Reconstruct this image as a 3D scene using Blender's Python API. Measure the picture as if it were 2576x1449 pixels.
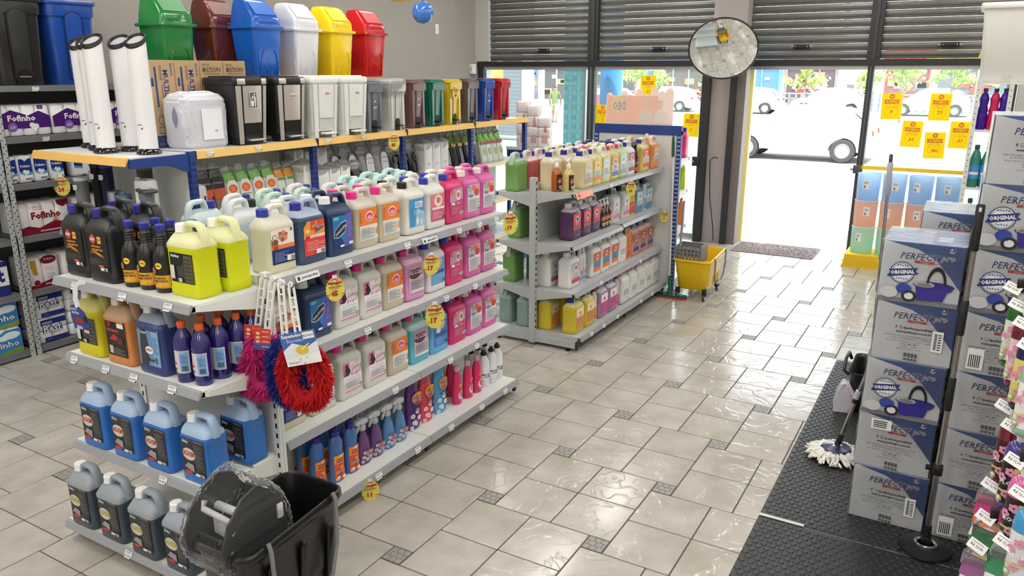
import bpy, bmesh, math, random
from mathutils import Matrix, Vector
random.seed(7)
for o in list(bpy.data.objects): bpy.data.objects.remove(o)
scene = bpy.context.scene
COL = scene.collection
PI = math.pi

# ------------------------------------------------------------------ camera
cd = bpy.data.cameras.new('camera'); cam = bpy.data.objects.new('camera', cd); COL.objects.link(cam)
cd.sensor_width = 36.0; cd.lens = 36.0*1949.53/2576.0; cd.clip_start = .05; cd.clip_end = 400
_r = Vector((.86371, .50399, .000342)); _d = Vector((.136193, -.232746, -.962954)); _f = Vector((-.485239, .83176, -.269665))
cam.matrix_world = Matrix(((_r.x, -_d.x, -_f.x, 0), (_r.y, -_d.y, -_f.y, 0), (_r.z, -_d.z, -_f.z, 2.208), (0, 0, 0, 1)))
scene.camera = cam
# ------------------------------------------------------------------ world, sun, exposure
w = bpy.data.worlds.new('daylight'); scene.world = w; w.use_nodes = True
bg = w.node_tree.nodes['Background']; bg.inputs[0].default_value = (.88, .94, 1, 1); bg.inputs[1].default_value = 5.0
sd = bpy.data.lights.new('sun', 'SUN'); sd.energy = 12.0; sd.angle = .01; sd.color = (1, .95, .88)
sun = bpy.data.objects.new('sun', sd); COL.objects.link(sun)
sun.rotation_euler = Vector((-.25, .32, -1)).to_track_quat('-Z', 'Y').to_euler()
scene.view_settings.view_transform = 'Standard'; scene.view_settings.look = 'None'
scene.view_settings.gamma = 1; scene.view_settings.use_curve_mapping = False
scene.view_settings.exposure = 0.0
LAMP = 26.0

# ------------------------------------------------------------------ materials
def lin(v):
    v /= 255.0
    return v/12.92 if v <= .04045 else ((v+.055)/1.055)**2.4
def col(c): return (lin(c[0]), lin(c[1]), lin(c[2]), 1)
_mats = {}
def P(c, rough=.45, metal=0.0, **kw):
    key = (tuple(c), rough, metal, tuple(sorted(kw.items())))
    if key in _mats: return _mats[key]
    m = bpy.data.materials.new('plain_%d_%d_%d' % tuple(int(v) for v in c)); m.use_nodes = True
    nt = m.node_tree; b = nt.nodes['Principled BSDF']
    b.inputs['Base Color'].default_value = col(c); b.inputs['Roughness'].default_value = rough; b.inputs['Metallic'].default_value = metal
    if 'coat' in kw: b.inputs['Coat Weight'].default_value = kw['coat']; b.inputs['Coat Roughness'].default_value = .05
    if 'trans' in kw:      # light shining through thin plastic
        t = nt.nodes.new('ShaderNodeBsdfTranslucent'); t.inputs[0].default_value = col(c)
        mx = nt.nodes.new('ShaderNodeMixShader'); mx.inputs[0].default_value = kw['trans']
        nt.links.new(b.outputs[0], mx.inputs[1]); nt.links.new(t.outputs[0], mx.inputs[2])
        nt.links.new(mx.outputs[0], nt.nodes['Material Output'].inputs[0])
    if 'clear' in kw:      # see-through film or glass
        t = nt.nodes.new('ShaderNodeBsdfTransparent'); t.inputs[0].default_value = col(kw.get('tint', (255, 255, 255)))
        mx = nt.nodes.new('ShaderNodeMixShader'); fr = nt.nodes.new('ShaderNodeFresnel'); fr.inputs[0].default_value = kw.get('ior', 1.45)
        ma = nt.nodes.new('ShaderNodeMath'); ma.use_clamp = True; ma.inputs[1].default_value = kw['clear']; nt.links.new(fr.outputs[0], ma.inputs[0])
        nt.links.new(ma.outputs[0], mx.inputs[0])
        nt.links.new(t.outputs[0], mx.inputs[1]); nt.links.new(b.outputs[0], mx.inputs[2])
        nt.links.new(mx.outputs[0], nt.nodes['Material Output'].inputs[0])
    if 'noise' in kw:
        amt, sc = kw['noise']
        tc = nt.nodes.new('ShaderNodeTexCoord'); n = nt.nodes.new('ShaderNodeTexNoise'); n.inputs['Scale'].default_value = sc; n.inputs['Detail'].default_value = 5
        nt.links.new(tc.outputs['Object'], n.inputs[0])
        r = nt.nodes.new('ShaderNodeMapRange'); r.inputs[3].default_value = 1-amt; r.inputs[4].default_value = 1+amt
        nt.links.new(n.outputs[0], r.inputs[0])
        mu = nt.nodes.new('ShaderNodeVectorMath'); mu.operation = 'SCALE'; mu.inputs[0].default_value = col(c)[:3]
        nt.links.new(r.outputs[0], mu.inputs['Scale']); nt.links.new(mu.outputs[0], b.inputs['Base Color'])
    if 'bump' in kw:
        st, sc, stretch = kw['bump']
        tc = nt.nodes.new('ShaderNodeTexCoord'); mp = nt.nodes.new('ShaderNodeMapping'); mp.inputs['Scale'].default_value = stretch
        n = nt.nodes.new('ShaderNodeTexNoise'); n.inputs['Scale'].default_value = sc; n.inputs['Detail'].default_value = 4
        bp = nt.nodes.new('ShaderNodeBump'); bp.inputs['Strength'].default_value = st; bp.inputs['Distance'].default_value = .01
        nt.links.new(tc.outputs['Object'], mp.inputs[0]); nt.links.new(mp.outputs[0], n.inputs[0])
        nt.links.new(n.outputs[0], bp.inputs['Height']); nt.links.new(bp.outputs[0], b.inputs['Normal'])
    _mats[key] = m
    return m
def emit(c, s):
    m = bpy.data.materials.new('lamp_glow'); m.use_nodes = True; b = m.node_tree.nodes['Principled BSDF']
    b.inputs['Emission Color'].default_value = col(c); b.inputs['Emission Strength'].default_value = s
    return m
WHITE = P((236, 236, 234), .4); BLACK = P((22, 22, 24), .4); NAVY = P((28, 42, 120), .4); INK = P((40, 42, 50), .6)
GREYP = P((150, 152, 155), .5); RED = P((205, 35, 45), .4); YEL = P((240, 220, 50), .45); ORANGE = P((238, 120, 35), .4)
PINK = P((226, 50, 140), .4); STEEL = P((200, 200, 202), .22, 1.0); CHROME = P((235, 235, 238), .08, 1.0)

# ------------------------------------------------------------------ mesh building
def rr(w, d, r, n=3, cx=0, cy=0):
    r = min(r, w/2-1e-4, d/2-1e-4); pts = []
    for sx, sy, a0 in ((1, 1, 0), (-1, 1, PI/2), (-1, -1, PI), (1, -1, 3*PI/2)):
        for k in range(n+1):
            a = a0+k*PI/2/n
            pts.append((cx+sx*(w/2-r)+r*math.cos(a), cy+sy*(d/2-r)+r*math.sin(a)))
    return pts
_fonts = {}; TMP = bpy.data.scenes.new('lettering_bench')
def glyphs(s, bold=.0, shear=0.0):
    k = (s, bold, shear)
    if k in _fonts: return _fonts[k]
    c = bpy.data.curves.new('lettering', 'FONT'); c.body = s; c.size = 1; c.align_x = 'CENTER'; c.align_y = 'CENTER'
    c.resolution_u = 1; c.offset = bold; c.shear = shear; c.fill_mode = 'FRONT'
    o = bpy.data.objects.new('lettering', c); TMP.collection.objects.link(o)
    TMP.view_layers[0].update(); dg = TMP.view_layers[0].depsgraph; me = o.evaluated_get(dg).to_mesh()
    vs = [(v.co.x, v.co.y) for v in me.vertices]; fs = [tuple(p.vertices) for p in me.polygons]
    o.evaluated_get(dg).to_mesh_clear(); bpy.data.objects.remove(o); bpy.data.curves.remove(c)
    if vs:
        xs = [v[0] for v in vs]; ys = [v[1] for v in vs]; cx, cy = (min(xs)+max(xs))/2, (min(ys)+max(ys))/2
        vs = [(x-cx, y-cy) for x, y in vs]; wd = max(xs)-min(xs); ht = max(ys)-min(ys)
    else: wd = ht = 1
    _fonts[k] = (vs, fs, wd, ht); return _fonts[k]
class MB:
    def __init__(s): s.v = []; s.f = []; s.m = []; s.mats = []; s.xf = None
    def mi(s, m):
        if m not in s.mats: s.mats.append(m)
        return s.mats.index(m)
    def add(s, vs, fs, m):
        o = len(s.v); i = s.mi(m)
        if s.xf is not None: vs = [tuple(s.xf @ Vector(v)) for v in vs]
        s.v += [tuple(v) for v in vs]; s.f += [tuple(o+k for k in f) for f in fs]; s.m += [i]*len(fs)
        return s
    def box(s, x0, y0, z0, x1, y1, z1, m):
        vs = [(x0, y0, z0), (x1, y0, z0), (x1, y1, z0), (x0, y1, z0), (x0, y0, z1), (x1, y0, z1), (x1, y1, z1), (x0, y1, z1)]
        return s.add(vs, [(3, 2, 1, 0), (4, 5, 6, 7), (0, 1, 5, 4), (1, 2, 6, 5), (2, 3, 7, 6), (3, 0, 4, 7)], m)
    def loft(s, rings, m, c0=True, c1=True):
        n = len(rings[0]); vs = [p for r in rings for p in r]; ml = m if isinstance(m, list) else [m]*(len(rings)-1)
        base = len(s.v); first = True
        for k in range(len(rings)-1):
            fs = [(k*n+j, k*n+(j+1) % n, (k+1)*n+(j+1) % n, (k+1)*n+j) for j in range(n)]
            if first: s.add(vs, fs, ml[k]); first = False
            else:
                i = s.mi(ml[k]); s.f += [tuple(base+q for q in f) for f in fs]; s.m += [i]*n
        if c0: s.f.append(tuple(base+j for j in range(n-1, -1, -1))); s.m.append(s.mi(ml[0]))
        if c1: s.f.append(tuple(base+(len(rings)-1)*n+j for j in range(n))); s.m.append(s.mi(ml[-1]))
        return s
    def rbox(s, x0, y0, z0, x1, y1, z1, m, r=.01, b=None, n=3):
        b = r*.6 if b is None else b; w, d = x1-x0, y1-y0; cx, cy = (x0+x1)/2, (y0+y1)/2
        R = []
        for z, i in ((z0, b), (z0+b*.3, b*.3), (z0+b, 0), (z1-b, 0), (z1-b*.3, b*.3), (z1, b)):
            R.append([(x, y, z) for x, y in rr(w-2*i, d-2*i, max(r-i*.5, .0008), n, cx, cy)])
        return s.loft(R, m)
    def lathe(s, prof, m, n=16, cx=0, cy=0, sx=1, sy=1, c0=True, c1=True):
        R = [[(cx+r*sx*math.cos(2*PI*k/n), cy+r*sy*math.sin(2*PI*k/n), z) for k in range(n)] for r, z in prof]
        return s.loft(R, m, c0, c1)
    def tube(s, path, r, m, n=8, flat=None, closed=False, caps=True):
        path = [Vector(p) for p in path]; N = len(path); rs = r if isinstance(r, (list, tuple)) else [r]*N
        rings = []; up = None
        for k in range(N):
            if closed: t = path[(k+1) % N]-path[k-1]
            else: t = path[min(k+1, N-1)]-path[max(k-1, 0)]
            t.normalize()
            if up is None:
                up = Vector((0, 1, 0)) if abs(t.y) < .9 else Vector((1, 0, 0))
            up = (up-t*up.dot(t)).normalized(); sd_ = t.cross(up)
            ring = []
            for j in range(n):
                a = 2*PI*(j+.5)/n
                if flat: q = up*(flat[0]*max(-1, min(1, 1.35*math.cos(a))))+sd_*(flat[1]*max(-1, min(1, 1.35*math.sin(a))))
                else: q = up*(rs[k]*math.cos(a))+sd_*(rs[k]*math.sin(a))
                ring.append(tuple(path[k]+q))
            rings.append(ring)
        if closed: rings.append(rings[0])
        return s.loft(rings, m, caps and not closed, caps and not closed)
    def prism(s, poly, t0, t1, m, ax='z', side=None):
        n = len(poly)
        def mp(a, b, t): return {'z': (a, b, t), 'y': (a, t, b), 'x': (t, a, b)}[ax]
        vs = [mp(a, b, t0) for a, b in poly]+[mp(a, b, t1) for a, b in poly]
        fs = [tuple(range(n-1, -1, -1)), tuple(range(n, 2*n))]+[(k, (k+1) % n, n+(k+1) % n, n+k) for k in range(n)]
        if ax == 'y': fs = [f[::-1] for f in fs]
        return s.add(vs, fs, m)
    def art(s, shapes, mp, dz=.00035, seg=1):
        """flat print: mp(u, v, lift) -> point"""
        lay = 0
        for sh in shapes:
            lay += 1; z = dz*lay; k = sh[0]
            if k == 'r':
                _, x0, y0, x1, y1, m = sh; vs = []; fs = []
                ns = max(1, int(round(seg*(x1-x0)/.1))) if seg > 1 else 1
                for q in range(ns+1):
                    x = x0+(x1-x0)*q/ns; vs += [mp(x, y0, z), mp(x, y1, z)]
                fs = [(2*q, 2*q+2, 2*q+3, 2*q+1) for q in range(ns)]
                s.add(vs, fs, m)
            elif k == 'e':
                _, cx, cy, rx, ry, m = sh[:6]; n = 20
                s.add([mp(cx+rx*math.cos(2*PI*q/n), cy+ry*math.sin(2*PI*q/n), z) for q in range(n)], [tuple(range(n))], m)
            elif k == 'p':
                s.add([mp(x, y, z) for x, y in sh[1]], [tuple(range(len(sh[1])))], sh[2])
            elif k == 't':
                _, tx, x, y, h, m = sh[:6]; op = sh[6] if len(sh) > 6 else {}
                vs, fs, wd, ht = glyphs(tx, op.get('b', .0), op.get('s', 0)); sc = h/max(ht, .01)
                sx = sc if 'w' not in op else op['w']/max(wd, .01)
                if op.get('mirror'): sx = -sx
                ca, sa = math.cos(op.get('a', 0)), math.sin(op.get('a', 0))
                if op.get('mirror'): fs = [f[::-1] for f in fs]
                s.add([mp(x+ca*p*sx-sa*q*sc, y+sa*p*sx+ca*q*sc, z) for p, q in vs], fs, m)
        return s
    def mesh(s, name, smooth=35):
        me = bpy.data.meshes.new(name); me.from_pydata(s.v, [], s.f)
        for m in s.mats: me.materials.append(m)
        me.polygons.foreach_set('material_index', s.m)
        if smooth:
            me.polygons.foreach_set('use_smooth', [True]*len(s.f)); me.update(); me.set_sharp_from_angle(angle=math.radians(smooth))
        me.update(); return me
def front(d): return lambda u, v, l: (u, -d-l, v)               # print on a face looking to -y
def backf(d): return lambda u, v, l: (-u, d+l, v)
def topf(z): return lambda u, v, l: (u, v, z+l)
def sidex(x): return lambda u, v, l: (x+l, u, v)                 # print on a face looking to +x
def wrap(r, sy=1.0, zf=0): return lambda u, v, l: ((r+l)*math.sin(u/r), -(r*sy+l)*math.cos(u/r), v)
# ------------------------------------------------------------------ objects
def ob(name, me, parent=None, loc=(0, 0, 0), rz=0, rot=None, label=None):
    o = bpy.data.objects.new(name, me); COL.objects.link(o); o.location = loc
    o.rotation_euler = rot if rot else (0, 0, rz)
    if parent: o.parent = parent
    if label: o['label'] = label
    return o
LABELS = {}
def tag(o, label, cat, group=None):
    o['label'] = label; o['category'] = cat
    if group: o['group'] = group
    LABELS.setdefault(label, []).append(o.name)
    return o
def thing(name, label, cat, loc=(0, 0, 0), rz=0, group=None, rot=None):
    o = bpy.data.objects.new(name, None); COL.objects.link(o); o.location = loc; o.rotation_euler = rot if rot else (0, 0, rz)
    o.empty_display_size = .05
    return tag(o, label, cat, group)
def struct(name, me, loc=(0, 0, 0), parent=None, rz=0):
    o = ob(name, me, parent, loc, rz)
    if parent is None: o['kind'] = 'structure'
    return o
def put(spec, name, label, cat, loc, rz=0, group=None, rot=None):
    """spec: list of (part name, mesh, parent index or None)"""
    r = thing(name, label, cat, loc, rz, group, rot); made = []
    for e in spec:
        p = r if e[2] is None else made[e[2]]
        made.append(ob(e[0], e[1], p, label=e[3] if len(e) > 3 else None))
    return r
ORD = ['first', 'second', 'third', 'fourth', 'fifth', 'sixth', 'seventh', 'eighth', 'ninth', 'tenth', 'eleventh', 'twelfth', 'thirteenth', 'fourteenth']
# ================================================================== THE SHELL
XL, XR, YB, YF, ZC = -6.65, .80, -2.6, 10.35, 3.8
def tile_mat():
    m = bpy.data.materials.new('stone_tile'); m.use_nodes = True; nt = m.node_tree; b = nt.nodes['Principled BSDF']; N = nt.nodes.new; L = nt.links.new
    tc = N('ShaderNodeTexCoord'); oi = N('ShaderNodeObjectInfo')
    ad = N('ShaderNodeVectorMath'); ad.operation = 'MULTIPLY_ADD'; ad.inputs[1].default_value = (1, 1, 1)
    sc = N('ShaderNodeVectorMath'); sc.operation = 'SCALE'; sc.inputs[0].default_value = (37, 61, 13); L(oi.outputs['Random'], sc.inputs['Scale'])
    L(tc.outputs['Object'], ad.inputs[0]); L(sc.outputs[0], ad.inputs[2])
    n1 = N('ShaderNodeTexNoise'); n1.inputs['Scale'].default_value = 5; n1.inputs['Detail'].default_value = 6; L(ad.outputs[0], n1.inputs[0])
    cr = N('ShaderNodeValToRGB'); e = cr.color_ramp.elements; e[0].position = .3; e[0].color = col((168, 163, 154)); e[1].position = .72; e[1].color = col((191, 187, 180)); L(n1.outputs[0], cr.inputs[0])
    L(cr.outputs[0], b.inputs['Base Color'])
    n2 = N('ShaderNodeTexNoise'); n2.inputs['Scale'].default_value = 4.5; n2.inputs['Detail'].default_value = 3; n2.inputs['Distortion'].default_value = 1.6; L(ad.outputs[0], n2.inputs[0])
    c2 = N('ShaderNodeValToRGB'); e = c2.color_ramp.elements; e[0].position = .47; e[0].color = (0, 0, 0, 1); e[1].position = .53; e[1].color = (1, 1, 1, 1); L(n2.outputs[0], c2.inputs[0])
    bp = N('ShaderNodeBump'); bp.inputs['Strength'].default_value = .28; bp.inputs['Distance'].default_value = .004; L(c2.outputs[0], bp.inputs['Height'])
    n3 = N('ShaderNodeTexNoise'); n3.inputs['Scale'].default_value = 60; L(ad.outputs[0], n3.inputs[0])
    b2 = N('ShaderNodeBump'); b2.inputs['Strength'].default_value = .08; b2.inputs['Distance'].default_value = .002; L(n3.outputs[0], b2.inputs['Height']); L(bp.outputs[0], b2.inputs['Normal'])
    L(b2.outputs[0], b.inputs['Normal']); b.inputs['Roughness'].default_value = .16
    return m
TILE = tile_mat(); GROUT = P((88, 86, 84), .8); STONE = P((150, 148, 144), .5, noise=(.25, 40))
floor = struct('floor', MB().box(XL-.3, YB, -.08, XR+.3, YF+.3, -.005, GROUT).mesh('floor', 0))
B_, d_ = .6659, .1102; O_ = Vector((-1.3041, 3.0395)); a_ = Vector((d_, B_)); b_ = Vector((-B_, d_))
S_ = B_/2; g_ = .0035
def tile_mb(mb, cx, cy):
    h = S_/2-g_
    R = [[(x, y, z) for x, y in rr(2*(h-i), 2*(h-i), .004, 1, cx, cy)] for z, i in ((-.005, 0), (-.0015, 0), (0, .002))]
    return mb.loft(R, TILE, False, True)
tile_me = tile_mb(MB(), 0, 0).mesh('floor_tile', 25)
def accent():
    mb = MB(); h = d_/2-g_; mb.box(-h, -h, -.005, h, h, -.003, P((96, 95, 93), .7))
    for r in range(3):
        y0 = -h+r*2*h/3; cuts = [(-h, -h/3), (-h/3, h/3), (h/3, h)] if r % 2 == 0 else [(-h, -.66*h), (-.66*h, 0), (0, .66*h), (.66*h, h)]
        for x0, x1 in cuts: mb.box(x0+.0015, y0+.0015, -.004, x1-.0015, y0+2*h/3-.0015, -.0005, STONE)
    return mb.mesh('accent_tile', 0)
accent_me = accent()
def inview(x, y, z=0, mx=60):
    v = Vector((x, y, z-2.208)); dz = v.dot(_f)
    if dz < .3: return False
    px = 1949.5*v.dot(_r)/dz+1288; py = 1949.5*v.dot(_d)/dz+724.5
    return -mx < px < 2576+mx and -mx < py < 1449+mx
cands = []; rest = MB()
for i in range(-12, 16):
    for j in range(-8, 14):
        c = O_+a_*i+b_*j
        for qx in (0, 1):
            for qy in (0, 1):
                x = c.x+d_/2-B_+S_*(qx+.5); y = c.y+d_/2+S_*(qy+.5)
                if XL-.1 < x < XR+.1 and YB < y < YF+.1: cands.append((x, y))
        if XL < c.x < XR and YB < c.y < YF:
            hid = (-3.4 < c.x < -2.55 and (1.8 < c.y < 4.4 or 5.4 < c.y < 7.4))
            if inview(c.x, c.y) and not hid: ob('accent_tile', accent_me, floor, (c.x, c.y, 0))
            else: rest.box(c.x-d_/2+g_, c.y-d_/2+g_, -.005, c.x+d_/2-g_, c.y+d_/2-g_, -.001, STONE)
def shown(x, y):
    if not inview(x, y): return False
    if -3.35 < x < -2.6 and (1.9 < y < 4.3 or 5.5 < y < 7.3): return False
    if -5.6 < x < -4.3 and y > 3.2: return False
    if x > -.5 and y > 1.5: return False
    return x > -6.3
vis = sorted([c for c in cands if shown(*c)], key=lambda c: c[0]**2+c[1]**2)
for c in vis[:295]: ob('floor_tile', tile_me, floor, (c[0], c[1], 0), rz=random.choice((0, PI/2, PI, -PI/2)))
keep = set(vis[:295])
for c in cands:
    if c not in keep: tile_mb(rest, *c)
o = ob('floor_tile_field', rest.mesh('floor_tile_field', 25), floor); o['kind'] = 'stuff'

PLASTER = P((164, 159, 154), .85, noise=(.05, 6), bump=(.6, 70, (1, 1, .12)))
PAINT = P((198, 196, 192), .8, noise=(.03, 4)); CONC = P((172, 164, 162), .8, noise=(.05, 5))
DARK = P((44, 44, 46), .5); FRAME = P((70, 72, 76), .45, .4); ALU = P((190, 192, 192), .35, .6)
struct('wall_left', MB().box(XL-.2, YB, 0, XL, YF+.2, ZC, PLASTER).mesh('wall_left', 0))
struct('wall_right', MB().box(XR, YB, 0, XR+.2, YF+.2, ZC, PAINT).mesh('wall_right', 0))
struct('wall_rear', MB().box(XL-.2, YB-.2, 0, XR+.2, YB, ZC, PAINT).mesh('wall_rear', 0))
struct('ceiling', MB().box(XL-.2, YB-.2, ZC, XR+.2, YF+.4, ZC+.15, PAINT).mesh('ceiling', 0))
for n, q in enumerate(((XL, YF-.05, 2.345, -6.43, YF+.2, ZC), (XL, YF-.05, 0, -6.53, YF+.2, 2.345), (-6.42, YF+.04, 3.46, XR, YF+.2, ZC), (.37, YF-.05, 0, XR, YF+.2, 3.45))):
    struct('wall_front' if n == 0 else 'wall_front_%d' % (n+1), MB().box(*q, PAINT).mesh('wall_front', 0))
struct('trim_1', MB().box(-6.6, YF-.09, 2.27, .4, YF+.06, 2.345, P((38, 38, 40), .45)).mesh('trim_1', 0))
struct('trim_2', MB().box(-6.53, YF-.05, 2.225, .35, YF+.03, 2.27, ALU).mesh('trim_2', 0))
# the pillar with its steel posts
pl = MB(); pl.box(-2.99, 10.15, 0, -2.57, 10.5, ZC, CONC); struct('wall_pillar', pl.mesh('wall_pillar', 0))
for n, (x0, x1, y0, y1, m, z1) in enumerate(((-3.06, -2.96, 10.06, 10.16, DARK, 2.27), (-2.70, -2.63, 10.06, 10.16, DARK, 2.27), (-2.63, -2.52, 10.12, 10.3, P((120, 112, 110), .6), 2.27),
        (-2.55, -2.50, 10.42, 10.50, P((250, 240, 150), .5), 2.4), (-4.77, -4.67, YF-.06, YF+.05, FRAME, 2.27), (-1.16, -1.09, YF-.06, YF+.05, FRAME, 2.27), (-6.6, -6.5, YF-.07, YF+.02, DARK, 2.27), (.30, .36, YF-.06, YF+.05, FRAME, 2.27))):
    pm = MB(); pm.box(x0, y0, 0, x1, y1, z1, m)
    if m is FRAME: pm.box(x0+.03, y0-.012, 0, x1-.03, y0, z1, P((110, 112, 112), .4, .5))
    struct('trim_%d' % (n+3), pm.mesh('trim', 0))
GLASS = P((240, 250, 248), .03, 0, clear=.06, tint=(246, 252, 250))
for n, (x0, x1) in enumerate(((-6.5, -4.77), (-4.67, -3.06), (-1.09, .30))):
    wo = struct('window_%d' % (n+1), MB().box(x0, YF-.03, 0, x1, YF+.03, .05, ALU).mesh('window', 0))
    ob('pane', MB().box(x0, YF-.004, .05, x1, YF+.004, 2.225, GLASS).mesh('pane', 0), wo)
    if n < 2: ob('stile', MB().box(x1-.09, YF-.015, .05, x1-.05, YF+.02, 2.225, ALU).mesh('stile', 0), wo)
# roller shutters, slat by slat
SL = P((112, 112, 108), .45, .3, noise=(.12, 9)); SLD = P((84, 84, 82), .5, .5)
def slat_me(L):
    prof = [(0, 0), (-.006, .004), (-.006, .010), (0, .013), (-.007, .017), (-.007, .022), (-.001, .026), (-.010, .034), (-.016, .056), (-.010, .080), (0, .088), (.010, .088), (.010, 0)]
    mb = MB(); mb.prism(prof[::-1], 0, L, SL, 'x'); return mb.mesh('slat', 25)
shn = ['half-raised grey roller shutter at the left wall', 'grey roller shutter left of the concrete pillar', 'grey roller shutter right of the concrete pillar', 'rightmost grey roller shutter above the poster window']
for n, (x0, x1) in enumerate(((-6.42, -4.79), (-4.64, -2.99), (-2.57, -1.19), (-1.05, .36))):
    t = thing('roller_shutter', shn[n], 'shutter', ((x0+x1)/2, YF+.02, 2.345), group='roller shutters above the shop windows')
    sm = slat_me(x1-x0)
    for k in range(12): ob('slat', sm, t, (-(x1-x0)/2, 0, .004+k*.09))
    lb = MB(); lb.rbox(-.09, -.045, 0, .09, -.012, .055, BLACK, .006)
    for q in (-.07, .07): lb.lathe([(.006, .02), (.006, .035)], CHROME, 8, q, -.047)
    lb.rbox(-.13, -.03, .018, -.085, -.014, .036, GREYP, .004); lb.rbox(.085, -.03, .018, .13, -.014, .036, GREYP, .004)
    ob('lock_box', lb.mesh('lock_box'), t, ((.1, .05, -.06, -.0)[n], 0, .125))
for x0, x1 in ((-4.79, -4.64), (-1.19, -1.05)):
    g = MB(); g.box(x0, YF-.05, 2.345, x1, YF+.05, 3.45, DARK); g.box(x0+.06, YF-.065, 2.345, x1-.05, YF-.05, 3.45, P((58, 58, 60), .5))
    struct('trim_%d' % (11 if x0 < -3 else 12), g.mesh('trim', 0))
# ceiling lamps
GLOW = emit((255, 250, 242), LAMP); HOUS = P((230, 230, 228), .5)
def lamp_spec():
    a = MB(); a.rbox(-.12, -.62, .0, .12, .62, .07, HOUS, .01); h = a.mesh('housing')
    d = MB(); d.box(-.09, -.58, -.012, .09, .58, .0, GLOW)
    return [('housing', h, None), ('diffuser', d.mesh('diffuser', 0), None)]
ls = lamp_spec(); ly = ['nearest the rear wall', 'second from the rear wall', 'just ahead of the camera', 'over the near gondola', 'over the gap between gondolas', 'over the far gondola', 'nearest the shop windows']
for xi, x in enumerate((-5.3, -3.7, -1.45, .25)):  # right-hand row is added to brighten the shelf faces and cartons
    for yi, y in enumerate((-1.9, -.5, 1.0, 3.0, 5.1, 7.3, 9.3)):
        put(ls, 'ceiling_lamp', 'white tube lamp on the ceiling in the %s row, %s' % (('wall', 'middle', 'main', 'added right-hand')[xi], ly[yi]), 'lamp', (x, y, ZC-.075), group='ceiling lamps')
# ================================================================== PRODUCTS
def lines(x0, y0, x1, y1, n, m, gap=.5):
    out = []; h = (y1-y0)/n
    for k in range(n):
        sh = 1-.35*((k*7) % 3)/2 if k % 3 == 2 else 1
        out.append(('r', x0, y0+k*h, x0+(x1-x0)*sh, y0+k*h+h*gap, m))
    return out
def bars(x0, y0, x1, y1, m=INK, n=9):
    out = []; w_ = (x1-x0)/n
    for k in range(n): out.append(('r', x0+k*w_, y0, x0+k*w_+w_*(.35+.4*((k*5) % 3)/2), y1, m))
    return out
MUTE = P((120, 125, 140), .6)
def dlogo(x, y, s, tx='DEO', c=NAVY):
    out = []
    for k, cc in enumerate(((205, 40, 45), (240, 140, 40), (225, 70, 60), (245, 180, 60), (205, 40, 45), (240, 140, 40))):
        a = k*PI/3+.3; out.append(('e', x+s*.42*math.cos(a), y+s*.34*math.sin(a), s*.20, s*.20, P(cc, .4)))
    out.append(('t', tx, x, y, s*.44, WHITE, {'b': .055, 's': .2, 'w': s*1.06})); out.append(('t', tx, x, y, s*.40, c, {'b': .01, 's': .2, 'w': s}))
    return out
# ---- labels for the five-litre jugs, width .118, height .14, centred on the origin
W_, H_ = .059, .07
def L_coconut():
    a = [('r', -W_, -H_, W_, H_, P((238, 232, 222), .4)), ('r', -W_, -H_, W_, -.012, P((32, 50, 120), .4)), ('r', -W_, -.012, W_, .004, P((226, 130, 70), .4)), ('p', [(-W_, .004), (-.02, .004), (-W_, .03)], P((150, 95, 55), .5))]
    a += [('e', -.042, .036, .011, .011, P((110, 70, 45), .5)), ('e', -.042, .036, .008, .008, WHITE), ('e', -.036, .018, .011, .009, P((120, 78, 50), .5)), ('e', .045, .058, .007, .007, P((90, 110, 180), .5))]
    return a+dlogo(.0, .038, .042)+[('r', -.052, -.010, -.030, .002, P((170, 60, 40), .5))]+lines(-.052, -.06, .02, -.02, 7, P((120, 135, 185), .5))+[('r', .01, -.062, .05, -.04, WHITE)]+bars(.03, -.06, .048, -.044)
def L_red():
    a = [('r', -W_, -H_, W_, .0, P((224, 70, 70), .4)), ('r', -W_, .0, W_, .012, P((235, 210, 200), .4)), ('p', [(-W_, .012), (W_, .012), (W_, H_), (-W_*.6, H_), (-W_, .045)], P((238, 150, 50), .4)), ('p', [(-.02, .03), (W_, .05), (W_, H_), (-.02, H_)], P((226, 80, 40), .4))]
    a += [('e', -.04, .03, .013, .009, P((240, 200, 130), .5))]+dlogo(.008, .05, .034)+[('p', [(.0, .02), (.05, .036), (.05, .045), (.0, .029)], P((60, 80, 180), .4)), ('r', -.055, .0, -.03, .012, P((200, 40, 45), .4)), ('t', 'ALTO', .0, .006, .006, RED)]
    return a+lines(-.05, -.05, .05, -.008, 6, P((245, 180, 170), .5), .35)+[('r', .0, -.066, .05, -.048, WHITE)]+bars(.025, -.064, .048, -.05)
def L_lava():
    a = [('r', -W_, -H_, W_, H_, P((36, 120, 190), .35)), ('p', [(.01, -H_), (W_, -H_), (W_, H_), (.028, H_)], P((96, 96, 180), .4)), ('p', [(-W_, -H_), (.01, -H_), (-.01, -.03), (-W_, -.02)], P((20, 60, 110), .4)), ('e', -.038, .054, .018, .007, P((110, 180, 190), .4))]
    return a+[('p', [(-.058, -.025), (-.03, -.03), (.012, -.01), (.03, .03), (.02, .042), (-.01, .035), (-.05, .005)], P((190, 200, 215), .4)), ('p', [(-.054, -.022), (-.03, -.026), (.01, -.006), (.026, .028), (.018, .037), (-.01, .031), (-.047, .004)], P((28, 44, 60), .4)), ('t', 'LAVA ROUPAS', -.012, .004, .011, WHITE, {'a': .52, 'w': .075, 'b': .02})]+lines(.03, -.03, .055, .05, 9, P((130, 130, 200), .5), .4)+[('r', .03, -.064, .055, -.052, WHITE), ('e', -.012, -.064, .014, .005, WHITE)]
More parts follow.
